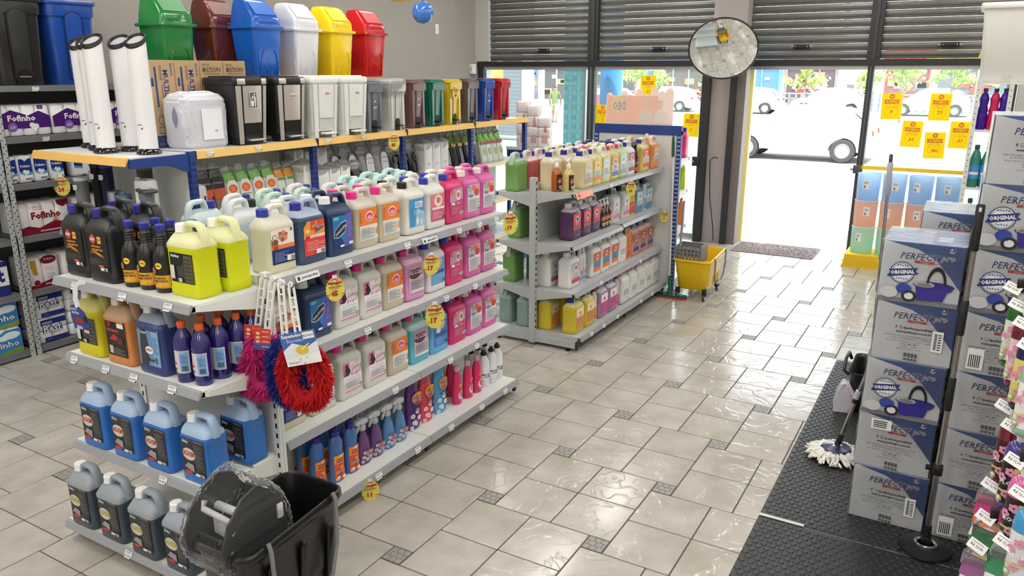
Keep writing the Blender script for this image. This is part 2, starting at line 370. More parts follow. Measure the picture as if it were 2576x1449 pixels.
def L_orange():
    a = [('r', -W_, -H_, W_, -.004, P((232, 230, 226), .4)), ('r', -W_, -.004, W_, H_, P((236, 128, 48), .4)), ('e', .008, .034, .027, .022, P((250, 240, 238), .4)), ('e', .008, .033, .023, .018, P((222, 70, 120), .4)), ('e', .008, .029, .017, .008, P((245, 200, 215), .4)), ('t', 'max', .008, .03, .008, P((222, 70, 120), .4))]
    for k in range(4): a.append(('p', [(-.055, .012+k*.013), (-.046, .010+k*.013), (-.049, .019+k*.013)], P((110, 70, 40), .5)))
    return a+[('r', .044, .022, .057, .030, P((170, 70, 30), .5))]+lines(-.054, -.062, .03, -.01, 9, MUTE, .35)+[('r', .042, -.05, .05, -.02, P((236, 128, 48), .4))]
def L_blue(c1=(70, 150, 205), c2=(150, 200, 230)):
    a = [('r', -W_, -H_, W_, H_, P(c1, .4)), ('p', [(-.02, -H_), (W_, -H_), (W_, -.01), (.0, .02)], P(c2, .4)), ('r', -.015, .02, .045, .05, P((225, 232, 236), .4))]
    return a+lines(-.012, .026, .04, .048, 3, P((90, 130, 180), .5), .4)+[('e', .0, -.045, .012, .02, P((225, 232, 236), .4)), ('e', .03, -.05, .010, .016, P((215, 225, 236), .4)), ('t', 'LIMP', -.044, .0, .012, P((40, 100, 170), .4), {'a': PI/2})]+lines(-.03, -.01, .05, .012, 3, WHITE, .3)
def L_pinkred():
    a = [('r', -W_, -H_, W_, H_, P((226, 120, 130), .4)), ('r', -W_, -H_, W_, -.012, P((205, 100, 130), .4)), ('e', .005, .03, .034, .03, P((240, 220, 215), .4))]+dlogo(.006, .034, .03, 'DEO', P((90, 90, 150), .4))
    return a+[('r', -.052, -.012, .05, .0, P((238, 225, 228), .4))]+lines(-.05, -.055, .03, -.018, 6, P((235, 190, 205), .5), .4)+bars(.03, -.064, .052, -.046)
def L_deopink():
    a = [('r', -W_, -H_, W_, H_, P((196, 70, 120), .4)), ('p', [(-W_, .0), (W_, .012), (W_, H_), (-.03, H_), (-W_, .04)], P((196, 150, 170), .4)), ('e', -.04, .05, .014, .010, P((235, 110, 50), .4)), ('e', .016, .034, .022, .026, P((230, 225, 230), .4))]+dlogo(.016, .036, .026, 'DEO', P((70, 80, 150), .4))
    return a+[('r', -.05, -.012, -.02, .0, WHITE), ('t', 'FRESH', .012, -.006, .009, P((250, 200, 220), .4))]+lines(-.05, -.06, .02, -.02, 6, P((226, 130, 165), .5), .4)+[('r', .02, -.066, .052, -.05, WHITE)]+bars(.026, -.064, .048, -.052)
def L_clor():
    a = [('r', -W_, -H_, W_, H_, P((235, 232, 230), .4)), ('r', -W_, .008, W_, H_, P((200, 195, 200), .4)), ('e', .028, .03, .024, .022, P((214, 60, 80), .4)), ('e', .0, .052, .02, .016, P((226, 110, 120), .4)), ('e', -.03, .048, .014, .014, P((150, 190, 120), .5)), ('e', .035, .055, .015, .012, P((230, 160, 90), .5))]
    return a+[('t', 'Clor', -.028, .014, .018, P((70, 90, 170), .4), {'b': .03}), ('r', -.055, .058, -.04, .068, P((70, 110, 190), .4))]+lines(-.053, -.064, .053, .002, 12, MUTE, .35)+bars(.03, -.066, .054, -.05)
def L_lavaroupa():
    a = [('r', -W_, -H_, W_, H_, P((238, 236, 238), .4)), ('r', -W_, .006, -.018, H_-.004, P((222, 120, 175), .4)), ('p', [(-.056, .008), (-.03, .004), (-.012, .02), (-.022, .045), (-.045, .04)], P((45, 35, 50), .4)), ('e', -.036, .05, .009, .009, P((60, 45, 70), .4)), ('e', -.048, .02, .006, .008, P((226, 60, 130), .4))]
    a += [('t', 'Lava', .016, .036, .020, P((226, 100, 160), .4), {'s': .35, 'a': .14, 'w': .05}), ('t', 'Roupas', .022, .008, .022, P((226, 100, 160), .4), {'s': .35, 'a': .1, 'w': .07}), ('e', .03, .058, .013, .006, P((120, 160, 140), .5)), ('e', .03, .058, .011, .0045, WHITE), ('e', .054, .03, .006, .012, P((150, 190, 90), .5))]
    return a+[('t', '5 L', -.035, -.012, .007, NAVY), ('t', 'LAVA ROUPAS LIQUIDO', .012, -.012, .005, INK)]+lines(-.052, -.054, .045, -.02, 8, MUTE, .35)+[('r', -W_, -.066, W_, -.062, P((222, 90, 150), .4))]+bars(.035, -.058, .053, -.044)
def L_amac():
    a = [('r', -W_, -H_, W_, H_, P((214, 205, 212), .4)), ('r', -W_, .01, W_, H_, P((190, 150, 175), .4)), ('e', -.012, .018, .042, .018, P((40, 28, 36), .4)), ('t', 'Amaciante', -.008, .046, .014, INK, {'b': .03, 'w': .085}), ('t', 'de Roupas', .0, .026, .014, WHITE, {'b': .03, 'w': .085})]
    return a+[('r', -.045, .010, .02, .016, P((190, 40, 70), .4))]+lines(-.052, -.05, .052, -.002, 10, P((110, 90, 110), .6), .4)+[('r', -.045, -.066, .045, -.056, WHITE)]
def L_soft(c=(60, 130, 200)):
    a = [('r', -W_, -H_, W_, H_, P(c, .4)), ('e', .0, .045, .04, .02, P((190, 190, 200), .4)), ('e', .012, .04, .02, .022, P((226, 190, 170), .5)), ('e', -.02, .02, .02, .02, P((235, 235, 240), .4)), ('t', 'plus', .0, .058, .012, P((90, 60, 150), .4), {'b': .03})]
    return a+[('r', -.05, -.015, .05, .002, P((40, 80, 160), .4))]+lines(-.05, -.06, .03, -.02, 6, P((150, 190, 230), .5), .4)+bars(.03, -.062, .052, -.046)
def L_car(tx, tc):
    a = [('r', -W_, -H_, W_, H_, P((30, 32, 40), .35)), ('r', .008, -H_+.004, W_-.003, H_-.006, P((50, 50, 56), .4)), ('r', .008, H_-.008, W_-.003, H_-.006, P((190, 150, 50), .4)), ('t', 'Baby', -.035, .055, .016, P((190, 220, 235), .4), {'b': .03, 's': .2}), ('e', -.022, .008, .034, .024, P((205, 200, 190), .4)), ('t', tx, -.022, .010, .020, BLACK, {'b': .05, 'w': .064}), ('t', tx, -.022, .010, .018, P(tc, .4), {'b': .02, 'w': .062}), ('p', [(-.05, -.045), (.0, -.06), (.0, -.03), (-.03, -.025)], P((150, 150, 155), .4)), ('e', -.03, -.062, .02, .007, P((200, 40, 50), .4))]
    return a+lines(.012, -.03, .054, .056, 14, P((110, 108, 104), .6), .35)+[('r', .012, -.066, .056, -.056, WHITE)]+bars(.034, -.065, .054, -.057)
def L_detauto():
    a = [('r', -W_, -H_, W_, H_, P((24, 24, 26), .4)), ('e', -.024, .05, .016, .018, P((206, 60, 50), .4)), ('t', 'DEO', -.024, .05, .012, P((210, 225, 245), .4), {'b': .04, 's': .2}), ('r', .004, .036, .026, .062, P((238, 160, 50), .4)), ('t', '100L', .015, .05, .007, BLACK, {'b': .03}), ('t', 'DETERGENTE', -.008, .024, .007, P((238, 160, 50), .4), {'b': .03}), ('t', 'AUTOMOTIVO', -.002, .012, .008, P((238, 160, 50), .4), {'b': .03, 's': .3})]
    for q in (0, .006): a.append(('p', [(-.05, .0-q), (-.02, .006-q), (.01, -.004-q), (.04, -.012-q), (.012, -.001-q), (-.02, .009-q)], P((238, 160, 50), .4)))
    return a+lines(-.052, -.045, .05, -.018, 7, P((96, 96, 98), .6), .35)+[('r', .01, -.064, .05, -.052, WHITE), ('r', .0, -.05, .03, -.044, P((220, 90, 50), .4))]+bars(.03, -.063, .048, -.053)
def L_yellowjug():
    a = [('r', -W_, -.052, W_, .052, P((28, 28, 26), .3)), ('r', .012, -.048, W_-.004, .046, P((96, 92, 76), .3)), ('p', [(-.02, -.03), (.01, -.035), (.012, .03), (.004, .012), (-.03, .0)], P((60, 60, 52), .4)), ('t', 'Starlimp', -.030, .040, .013, P((190, 225, 235), .4), {'b': .05})]
    for k in range(6): a.append(('r', .016, -.04+k*.014, W_-.01, -.034+k*.014, P((60, 58, 50), .4)))
    return a+[('r', -.02, -.048, -.002, -.036, WHITE), ('t', '5LT', -.011, -.042, .007, INK, {'b': .03}), ('r', -W_+.002, -.04, -.036, .008, P((205, 205, 200), .4))]
def L_tyre():
    a = [('r', -W_, -H_, W_, H_, P((105, 140, 185), .4)), ('p', [(-.05, -H_), (-.01, -H_), (.0, .0), (-.01, H_), (-.04, H_), (-.048, .0)], P((50, 54, 60), .5)), ('r', .02, -H_+.006, W_-.004, H_-.006, P((135, 180, 220), .4)), ('e', .0, -.01, .022, .015, P((235, 235, 235), .4)), ('t', 'NINJA', .0, -.01, .012, P((215, 60, 50), .4), {'b': .04}), ('t', 'Super', -.022, .055, .013, P((215, 235, 245), .4), {'b': .03}), ('t', 'Black', .006, -.045, .014, INK, {'s': .3, 'b': .03})]
    return a+lines(.024, -.02, .052, .05, 8, P((70, 110, 160), .6), .35)+bars(.032, -.055, .05, -.03)
def L_seat():
    a = [('r', -W_, -H_, W_, H_, P((36, 28, 28), .35)), ('e', -.038, .054, .012, .012, P((150, 40, 40), .4)), ('r', .012, .044, .05, .062, WHITE), ('t', 'TEX NOVO', -.016, .03, .012, P((215, 90, 60), .4), {'b': .05}), ('p', [(-.04, -.005), (-.01, .018), (.012, .01), (.0, -.01)], P((190, 40, 50), .4)), ('e', .02, -.005, .02, .016, P((90, 30, 34), .4))]
    return a+bars(-.045, -.06, -.02, -.03, WHITE)+lines(-.015, -.06, .05, -.03, 6, P((140, 130, 125), .6), .35)
def L_gen(c1, c2, bg_=(232, 232, 228), tx=None, tc=NAVY):
    a = [('r', -W_, -H_, W_, H_, P(bg_, .4)), ('r', -W_, .01, W_, H_, P(c1, .4)), ('r', -W_, -H_, W_, -.04, P(c2, .4)), ('e', .0, .034, .026, .022, P((240, 236, 228), .4)), ('e', .0, .034, .017, .014, P(c2, .4))]
    if tx: a.append(('t', tx, .0, .0, .016, tc, {'b': .03, 's': .2}))
    return a+lines(-.05, -.038, .05, .006, 7, MUTE, .35)

BOD = {}
def jug(body, cap, label=None, liq=None, fill=.205, w=.18, d=.128, h=.312, r=.026, tr=.12, lz=.121, ls=1.2, arch=False):
    k = h/.30; hb = P(body, .38, trans=tr) if tr else P(body, .38); hl = P(liq, .3, trans=tr) if liq else hb
    secs = [(0, .93, .90, 0), (.005, .98, .97, 0), (.013, 1, 1, 0), (.034, 1, 1, 0), (.038, .98, .975, 0), (.19, .98, .975, 0), (.196, 1, 1, 0), (.212, 1, 1, 0), (.226, .95, .84, -.0), (.242, .84, .58, -.02), (.251, .70, .34, -.07), (.2555, .58, .26, -.09)]
    if liq:
        secs = [s for s in secs if abs(s[0]-fill) > .003]; q = [s for s in secs if s[0] < fill][-1]; nx = [s for s in secs if s[0] > fill][0]; t = (fill-q[0])/(nx[0]-q[0])
        secs.append((fill, q[1]+(nx[1]-q[1])*t, q[2]+(nx[2]-q[2])*t, q[3]+(nx[3]-q[3])*t)); secs.sort()
    R = [[(x, y, z*k) for x, y in rr(w*sx, d*sy, r*min(1, sy+.1), 3, c*w, 0)] for z, sx, sy, c in secs]
    ml = [hl if (liq and secs[i+1][0] <= fill+1e-6) else hb for i in range(len(secs)-1)]
    mb = MB(); mb.loft(R, ml)
    nx_ = -.27*w
    mb.lathe([(.028, .222*k), (.022, .246*k), (.021, .268*k)], hb, 12, nx_, 0, c0=False)
    # grip over the shoulder
    hp = [(-.11, .236), (-.095, .268), (-.06, .287), (.0, .2915), (.25, .2905), (.34, .285), (.40, .268), (.445, .240), (.468, .206)]
    mb.tube([(x*w, 0, z*k) for x, z in hp], 0, hb, 8, flat=(.0195, .0115))
    c = MB(); cm = P(cap, .35)
    rib = [(.0275+.0009*(j % 2), 0) for j in range(24)]
    R = [[(nx_+(rd+g)*math.cos(2*PI*j/24), (rd+g)*math.sin(2*PI*j/24), z*k) for j, (rd, _) in enumerate(rib)] for z, g in ((.254, .001), (.257, .001), (.2575, 0), (.284, -.0008), (.2875, -.0035))]
    c.loft(R, cm)
    spec = [('body', mb.mesh('jug_body', 40), None), ('cap', c.mesh('jug_cap', 30), None)]
    if label:
        a = MB(); a.art(label, lambda u, v, l: (u*ls+.004, -d/2*.975-.001-l, lz*k+v*ls)); spec.append(('paper_label', a.mesh('paper_label', 0), None))
    return spec
_sp = {}
def S(key, fn):
    if key not in _sp: _sp[key] = fn()
    return _sp[key]
BLUEC, WHITEC, PINKC, BLACKC = (36, 40, 140), (238, 238, 236), (226, 40, 140), (26, 26, 26)
def J(k):
    D = {
     'milky_deo': lambda: jug((232, 228, 214), (40, 62, 160), L_coconut(), (226, 220, 194), .20, tr=.2),
     'navy_deo': lambda: jug((178, 192, 214), (36, 40, 150), L_red(), (64, 84, 118), .222, tr=.15),
     'navy_lava': lambda: jug((36, 56, 92), WHITEC, L_lava(), tr=0),
     'beige_pink': lambda: jug((222, 214, 202), PINKC, L_orange(), (208, 196, 172), .205, tr=.2),
     'white_black': lambda: jug((232, 230, 224), BLACKC, L_blue(), tr=.15),
     'white_blue': lambda: jug((232, 232, 230), (42, 54, 170), L_pinkred(), tr=.15),
     'white_soft': lambda: jug((232, 234, 238), (42, 54, 170), L_soft((110, 170, 215)), tr=.15),
     'magenta': lambda: jug((206, 44, 110), (40, 54, 160), L_deopink(), tr=0),
     'mauve': lambda: jug((204, 92, 160), (236, 226, 220), L_clor(), tr=0),
     'grey_lava': lambda: jug((206, 206, 200), PINKC, L_lavaroupa(), tr=0, r=.02),
     'lilac': lambda: jug((236, 190, 222), PINKC, L_amac(), (228, 150, 204), .21),
     'teal_amac': lambda: jug((190, 226, 230), PINKC, L_amac(), (92, 192, 212), .205),
     'blue_soft': lambda: jug((110, 182, 228), (200, 220, 232), L_soft(), tr=.1),
     'black_auto': lambda: jug((30, 31, 33), BLUEC, L_detauto(), tr=0, h=.335),
     'yellow_auto': lambda: jug((238, 238, 190), (244, 244, 242), L_yellowjug(), (226, 232, 30), .205, w=.19, tr=.25),
     'olive_auto': lambda: jug((206, 200, 120), (244, 244, 242), L_yellowjug(), (214, 206, 40), .215, tr=.1),
     'orange_seat': lambda: jug((196, 160, 130), WHITEC, L_seat(), (222, 146, 84), .205, tr=.15),
     'navy_tyre': lambda: jug((150, 160, 180), WHITEC, L_tyre(), (58, 72, 128), .225, tr=.1),
     'blue_shampoo': lambda: jug((168, 192, 222), WHITEC, L_car('DECACIMP', (222, 70, 50)), (58, 122, 204), .212, tr=.15),
     'smoke_alum': lambda: jug((152, 160, 170), WHITEC, L_car('ALUCIMP', (214, 200, 60)), (72, 82, 92), .20, tr=.1),
     'pale_teal': lambda: jug((206, 222, 224), BLUEC, None, (120, 168, 186), .19, tr=.2),
     'pale_black': lambda: jug((222, 230, 232), BLACKC, None, (196, 212, 218), .19, tr=.2),
     'mint': lambda: jug((200, 222, 212), BLUEC, None, (78, 156, 118), .195, tr=.2),
     'clear_white': lambda: jug((214, 224, 228), WHITEC, None, (178, 204, 206), .17, tr=.2),
     'aqua': lambda: jug((196, 226, 226), (206, 232, 228), None, (128, 196, 204), .185, tr=.2),
     'frost_blue': lambda: jug((222, 226, 228), BLUEC, None, (206, 210, 216), .2, tr=.2),
     # far gondola
     'green_big': lambda: jug((196, 216, 196), BLUEC, None, (132, 176, 104), .235, tr=.25),
     'red_big': lambda: jug((226, 210, 210), BLUEC, None, (190, 96, 100), .22, tr=.2),
     'cream': lambda: jug((232, 228, 212), BLUEC, None, (232, 216, 178), .22, tr=.25),
     'cream_lab': lambda: jug((232, 228, 212), BLUEC, L_gen((214, 196, 150), (180, 160, 140)), (232, 216, 170), .22, tr=.25),
     'lemon_or': lambda: jug((230, 228, 196), BLUEC, L_gen((238, 196, 90), (232, 130, 50)), (226, 214, 120), .22, tr=.25),
     'lemon_bl': lambda: jug((230, 228, 196), WHITEC, L_gen((196, 214, 226), (180, 205, 220)), (224, 214, 120), .22, tr=.25),
     'lemon_rd': lambda: jug((226, 222, 170), PINKC, L_gen((236, 140, 70), (90, 90, 170), tx='DEO'), (222, 206, 84), .22, tr=.25),
     'lime': lambda: jug((214, 226, 190), PINKC, L_gen((190, 214, 216), (120, 160, 150)), (196, 218, 150), .22, tr=.25),
     'white_red': lambda: jug((232, 232, 230), BLUEC, L_gen((180, 60, 70), (150, 40, 50)), tr=.2),
     'straw_red': lambda: jug((230, 228, 200), BLUEC, L_gen((226, 90, 70), (226, 90, 60)), (224, 206, 110), .22, tr=.25),
     'peach': lambda: jug((232, 214, 196), (226, 222, 214), L_gen((226, 190, 160), (220, 150, 110)), (232, 160, 104), .225, tr=.25),
     'violet': lambda: jug((214, 206, 216), WHITEC, L_gen((236, 80, 90), (70, 60, 100), (220, 70, 80), tx='DEO', tc=WHITE), (88, 52, 92), .222, tr=.1),
     'clear_blk': lambda: jug((222, 226, 224), BLACKC, L_gen((226, 226, 226), (214, 110, 150)), tr=.25),
     'steel_blue': lambda: jug((190, 206, 218), BLACKC, L_gen((200, 220, 235), (90, 140, 190)), (118, 152, 180), .225, tr=.2),
     'white_plain': lambda: jug((234, 234, 232), WHITEC, L_gen((190, 190, 215), (196, 70, 110)), tr=.15),
     'white_fish': lambda: jug((234, 234, 232), WHITEC, L_gen((226, 90, 60), (232, 120, 60), (90, 160, 190)), tr=.15),
     'white_pinkcap': lambda: jug((232, 234, 232), PINKC, L_gen((232, 232, 230), (226, 226, 224)), tr=.15, r=.02),
     'salmon': lambda: jug((226, 206, 200), BLUEC, L_gen((196, 90, 60), (60, 70, 150), (190, 150, 140), tx='DEO'), (214, 150, 126), .222, tr=.2),
     'yellow_or': lambda: jug((230, 226, 170), BLUEC, L_gen((236, 220, 190), (236, 140, 60), (240, 170, 70)), (226, 204, 62), .222, tr=.25),
     'lilac_pink': lambda: jug((222, 214, 226), BLUEC, L_gen((236, 232, 238), (226, 60, 150), (230, 90, 160)), (168, 140, 170), .222, tr=.2),
     'teal_grey': lambda: jug((176, 200, 196), (190, 206, 204), None, (150, 178, 174), .2, tr=.2),
     'teal_dark': lambda: jug((150, 176, 170), (190, 206, 204), None, (96, 134, 124), .2, tr=.2),
    }
    return S('jug_'+k, D[k])
# ---- bottles
def bottle(prof, m, n=16, sy=1, lab=None, lr=.04, lsy=None, cap=None, capm=None, seg=12, extra=None):
    mb = MB(); mb.lathe(prof, m, n, sy=sy)
    sp = [('body', None, None)]
    if extra: extra(mb)
    sp[0] = ('body', mb.mesh('bottle_body', 40), None)
    if cap: sp.append(('cap', MB().lathe(cap, capm, 14).mesh('bottle_cap', 30), None))
    if lab: sp.append(('paper_label', MB().art(lab, wrap(lr, lsy if lsy else sy), seg=seg).mesh('paper_label', 0), None))
    return sp
def B_autobottle():
    m = P((26, 26, 28), .3); prof = [(.038, 0), (.042, .006), (.042, .15), (.036, .175), (.022, .20)]
    for k in range(4): prof += [(.020, .204+k*.012), (.0225, .208+k*.012), (.020, .213+k*.012)]
    prof += [(.016, .262), (.016, .275)]
    lab = [('r', -.06, .022, .06, .078, P((226, 168, 50), .4)), ('r', -.06, .078, .06, .135, P((30, 30, 30), .4)), ('t', 'DETERGENTE', .0, .066, .010, BLACK, {'b': .03}), ('t', 'AUTOMOTIVO', .0, .053, .011, BLACK, {'b': .03, 's': .3}), ('p', [(-.035, .032), (-.01, .042), (.03, .036), (.03, .033), (-.01, .037)], BLACK), ('e', .016, .12, .014, .014, P((240, 200, 60), .4)), ('t', '100L', .016, .12, .008, BLACK, {'b': .03})]+dlogo(-.012, .098, .028)+lines(-.05, .004+.020, .05, .03, 2, BLACK, .3)
    return bottle(prof, m, 16, lab=lab, lr=.0422, cap=[(.018, .262), (.0195, .266), (.0195, .286), (.017, .290)], capm=P((40, 46, 150), .35))
def B_wax():
    pet = P((36, 30, 106), .1, coat=.7); prof = [(.036, 0), (.039, .005), (.038, .018), (.039, .024), (.038, .030), (.039, .036), (.039, .145), (.041, .155), (.040, .185), (.030, .212), (.016, .232), (.0145, .25)]
    lab = [('r', -.055, .045, .055, .145, P((205, 200, 205), .35)), ('r', .014, .05, .05, .14, P((126, 172, 214), .4)), ('p', [(-.05, .10), (.01, .125), (.012, .14), (-.05, .14)], P((235, 235, 236), .4)), ('e', -.018, .088, .026, .018, P((240, 236, 232), .4)), ('t', 'NINJA', -.018, .088, .014, P((222, 80, 50), .4), {'b': .05, 'w': .042}), ('t', 'Wax', -.016, .066, .013, INK, {'b': .03, 's': .3}), ('t', '500 ML', -.02, .052, .009, INK, {'b': .04})]+lines(.018, .09, .046, .132, 6, P((70, 110, 170), .5), .35)+bars(.022, .058, .044, .08)
    return bottle(prof, pet, 16, lab=lab, lr=.0394, cap=[(.0165, .238), (.018, .242), (.018, .262), (.016, .266)], capm=P((232, 100, 50), .35))
def B_deo1l():     # one-litre cleaner with waist grip
    m = P((64, 108, 168), .25); prof = [(.034, 0), (.038, .006), (.038, .11), (.036, .135), (.033, .16), (.037, .19), (.034, .215), (.024, .238), (.016, .248), (.015, .258)]
    lab = [('r', -.032, .012, .032, .15, P((222, 96, 40), .4)), ('r', -.032, .105, .032, .15, P((236, 150, 60), .4)), ('r', -.02, .112, .026, .118, NAVY), ('r', -.02, .125, .024, .132, P((190, 40, 40), .4)), ('e', .004, .142, .009, .008, P((245, 210, 150), .4))]+dlogo(0, .062, .042)+[('e', -.016, .03, .008, .008, P((250, 220, 200), .4)), ('e', .012, .026, .010, .009, P((250, 226, 210), .4)), ('e', .0, .085, .008, .006, P((240, 170, 90), .4)), ('t', '1L', -.02, .022, .014, WHITE, {'b': .04})]
    return bottle(prof, m, 18, sy=.72, lab=lab, lr=.0384, lsy=.72, cap=[(.018, .246), (.020, .25), (.020, .274), (.015, .278), (.013, .293), (.010, .296)], capm=P((34, 36, 150), .35))
def B_white1l():
    m = P((226, 222, 212), .2, trans=.2); prof = [(.034, 0), (.038, .006), (.038, .12), (.033, .16), (.022, .185), (.016, .195), (.016, .215)]
    lab = [('r', -.03, .01, .03, .07, P((228, 214, 200), .4)), ('r', -.03, .01, .03, .035, P((214, 130, 60), .4))]+dlogo(0, .05, .03)
    return bottle(prof, m, 18, sy=.72, lab=lab, lr=.0384, lsy=.72, cap=[(.017, .205), (.0185, .209), (.0185, .228), (.016, .231)], capm=P((214, 216, 216), .3))
def B_spray(c):
    m = P(c, .3); prof = [(.034, 0), (.038, .006), (.037, .06), (.034, .10), (.028, .135), (.018, .165), (.013, .185), (.013, .20)]
    dec = []
    for k in range(7):
        x, y = -.028+.056*((k*37) % 11)/10, .02+.11*((k*53) % 13)/12
        for q in range(5): dec.append(('e', x+.006*math.cos(q*2*PI/5), y+.006*math.sin(q*2*PI/5), .0042, .0042, P((214, 200, 214), .5)))
    lab = dec+[('e', .0, .07, .016, .017, P((180, 150, 190), .4))]+dlogo(0, .072, .024)+[('t', 'Passa Roupa', .0, .038, .006, WHITE), ('r', -.02, .045, .022, .05, P((200, 190, 215), .4))]
    sp = bottle(prof, m, 18, sy=.72, lab=lab, lr=.0384, lsy=.72)
    t = MB(); cl = P((222, 226, 230), .2, trans=.3); t.lathe([(.015, .19), (.017, .194), (.017, .212), (.010, .216), (.010, .225)], cl, 12)
    t.prism([(-.048, .235), (-.046, .252), (-.01, .262), (.026, .250), (.030, .228), (.012, .222), (-.02, .232)], -.011, .011, cl, 'y')
    t.prism([(-.024, .232), (-.016, .230), (-.026, .198), (-.040, .182), (-.036, .20)], -.005, .005, cl, 'y')
    return sp+[('spray_trigger', t.mesh('spray_trigger', 30), None)]
def B_soft2l(c, pet):
    m = P(c, .3); prof = [(.046, 0), (.05, .006), (.052, .06), (.050, .16), (.046, .23), (.036, .275), (.022, .295), (.019, .305)]
    dec = []
    for k in range(8):
        x, y = -.036+.072*((k*37) % 11)/10, .015+.10*((k*29) % 9)/8
        for q in range(5): dec.append(('e', x+.009*math.cos(q*2*PI/5), y+.009*math.sin(q*2*PI/5), .0065, .0065, P(pet, .5)))
    lab = dec+[('e', .0, .20, .034, .036, P((236, 180, 60), .4)), ('e', .0, .19, .030, .030, P(c, .4))]+dlogo(0, .195, .052)+[('p', [(-.03, .135), (.03, .15), (.03, .155), (-.03, .142)], INK), ('r', -.02, .125, .03, .13, P((120, 60, 120), .4))]
    return bottle(prof, m, 18, sy=.62, lab=lab, lr=.0522, lsy=.62, cap=[(.021, .298), (.023, .302), (.022, .325), (.018, .33)], capm=P((230, 232, 236), .3))
def B_pinkfab():
    m = P((214, 46, 104), .28); prof = [(.033, 0), (.036, .006), (.036, .09), (.032, .12), (.034, .145), (.032, .175), (.022, .20), (.0155, .212), (.015, .222)]
    lab = [('e', .004, .058, .026, .034, P((226, 130, 170), .4)), ('e', .004, .06, .021, .026, WHITE)]+dlogo(.004, .062, .026, 'DEO', P((60, 80, 160), .4))+[('r', -.014, .13, .016, .136, P((240, 150, 50), .4)), ('r', -.014, .12, .012, .126, P((240, 170, 60), .4))]
    return bottle(prof, m, 18, sy=.75, lab=lab, lr=.0364, lsy=.75, cap=[(.0165, .216), (.018, .219), (.017, .244), (.015, .247)], capm=P((232, 200, 210), .2, trans=.3))
def B_bleach():
    m = P((226, 228, 232), .3); prof = [(.034, 0), (.037, .006), (.037, .13)]
    for k in range(3): prof += [(.035, .135+k*.012), (.036, .141+k*.012)]
    prof += [(.030, .185), (.018, .208), (.015, .215), (.015, .225)]
    lab = [('p', [(-.05, .01), (.05, .01), (.05, .035), (.0, .055), (-.05, .06)], P((60, 100, 180), .4)), ('r', -.05, .055, .05, .112, P((230, 232, 236), .4)), ('p', [(-.05, .02), (.0, .03), (.05, .022), (.05, .042), (.0, .058), (-.05, .06)], P((50, 84, 170), .4)), ('t', 'PEROXIDO', -.012, .09, .012, INK, {'b': .04}), ('t', 'ULTRA', -.008, .074, .012, INK, {'b': .04})]
    return bottle(prof, m, 16, lab=lab, lr=.0372, cap=[(.0165, .215), (.020, .219), (.020, .232), (.013, .238), (.011, .248), (.009, .25)], capm=P((20, 20, 22), .4))
def B_pump(c, tr=.2):
    m = P(c, .1, coat=.5, trans=tr); prof = [(.030, 0), (.034, .006), (.035, .05), (.035, .11), (.030, .135), (.016, .152), (.013, .165)]
    lab = [('r', -.038, .015, .038, .115, P((44, 34, 30), .4)), ('e', .0, .07, .028, .028, P((226, 150, 50), .4))]+dlogo(0, .072, .04)+[('r', -.024, .03, .024, .042, P((226, 200, 150), .4)), ('r', -.02, .02, .02, .025, WHITE)]
    sp = bottle(prof, m, 16, lab=lab, lr=.0354)
    t = MB(); t.lathe([(.014, .158), (.0155, .162), (.0155, .178), (.007, .182), (.005, .20), (.009, .204), (.009, .212), (.004, .214)], WHITE, 12); t.tube([(0, 0, .208), (-.018, 0, .209), (-.030, 0, .203)], .0042, WHITE, 6)
    return sp+[('pump', t.mesh('pump', 30), None)]
def B_slim(c, cap, lc, h=.27, n=0):
    m = P(c, .3, trans=.15); k = h/.27; prof = [(.026, 0), (.029, .005), (.029, .12*k), (.024, .15*k), (.027, .18*k), (.024, .205*k), (.013, .232*k), (.012, .245*k)]
    lab = [('r', -.034, .02, .034, .115*k, P(lc, .4)), ('e', 0, .085*k, .018, .016, P((240, 238, 230), .4))]+dlogo(0, .085*k, .028)+lines(-.024, .03, .024, .055, 4, MUTE, .4)
    return bottle(prof, m, 14, lab=lab, lr=.0293, cap=[(.0135, .236*k), (.015, .24*k), (.014, .262*k), (.011, .27*k)], capm=P(cap, .35))
def B_blackspray():
    m = P((24, 24, 26), .3); prof = [(.026, 0), (.029, .005), (.029, .13), (.020, .17), (.012, .2), (.012, .215)]
    lab = [('r', -.032, .015, .032, .12, P((60, 60, 70), .4)), ('r', -.032, .015, .032, .05, P((214, 90, 50), .4))]+dlogo(0, .085, .034)
    sp = bottle(prof, m, 14, lab=lab, lr=.0293); t = MB()
    t.lathe([(.013, .205), (.015, .21), (.015, .228), (.009, .235)], BLACK, 10); t.prism([(-.045, .24), (-.042, .256), (-.01, .268), (.024, .254), (.028, .23), (.0, .23)], -.009, .009, BLACK, 'y')
    return sp+[('spray_trigger', t.mesh('spray_trigger', 30), None)]
def B_softdrink(c):       # waisted litre bottle on the white rack
    m = P(c, .2, trans=.25); prof = [(.036, 0), (.040, .006), (.040, .10), (.036, .115), (.040, .13), (.030, .165), (.036, .20), (.036, .215), (.026, .24), (.014, .255), (.014, .265)]
    lab = []
    return bottle(prof, m, 18, cap=[(.016, .258), (.018, .262), (.018, .28), (.016, .283)], capm=P((40, 50, 120), .35))
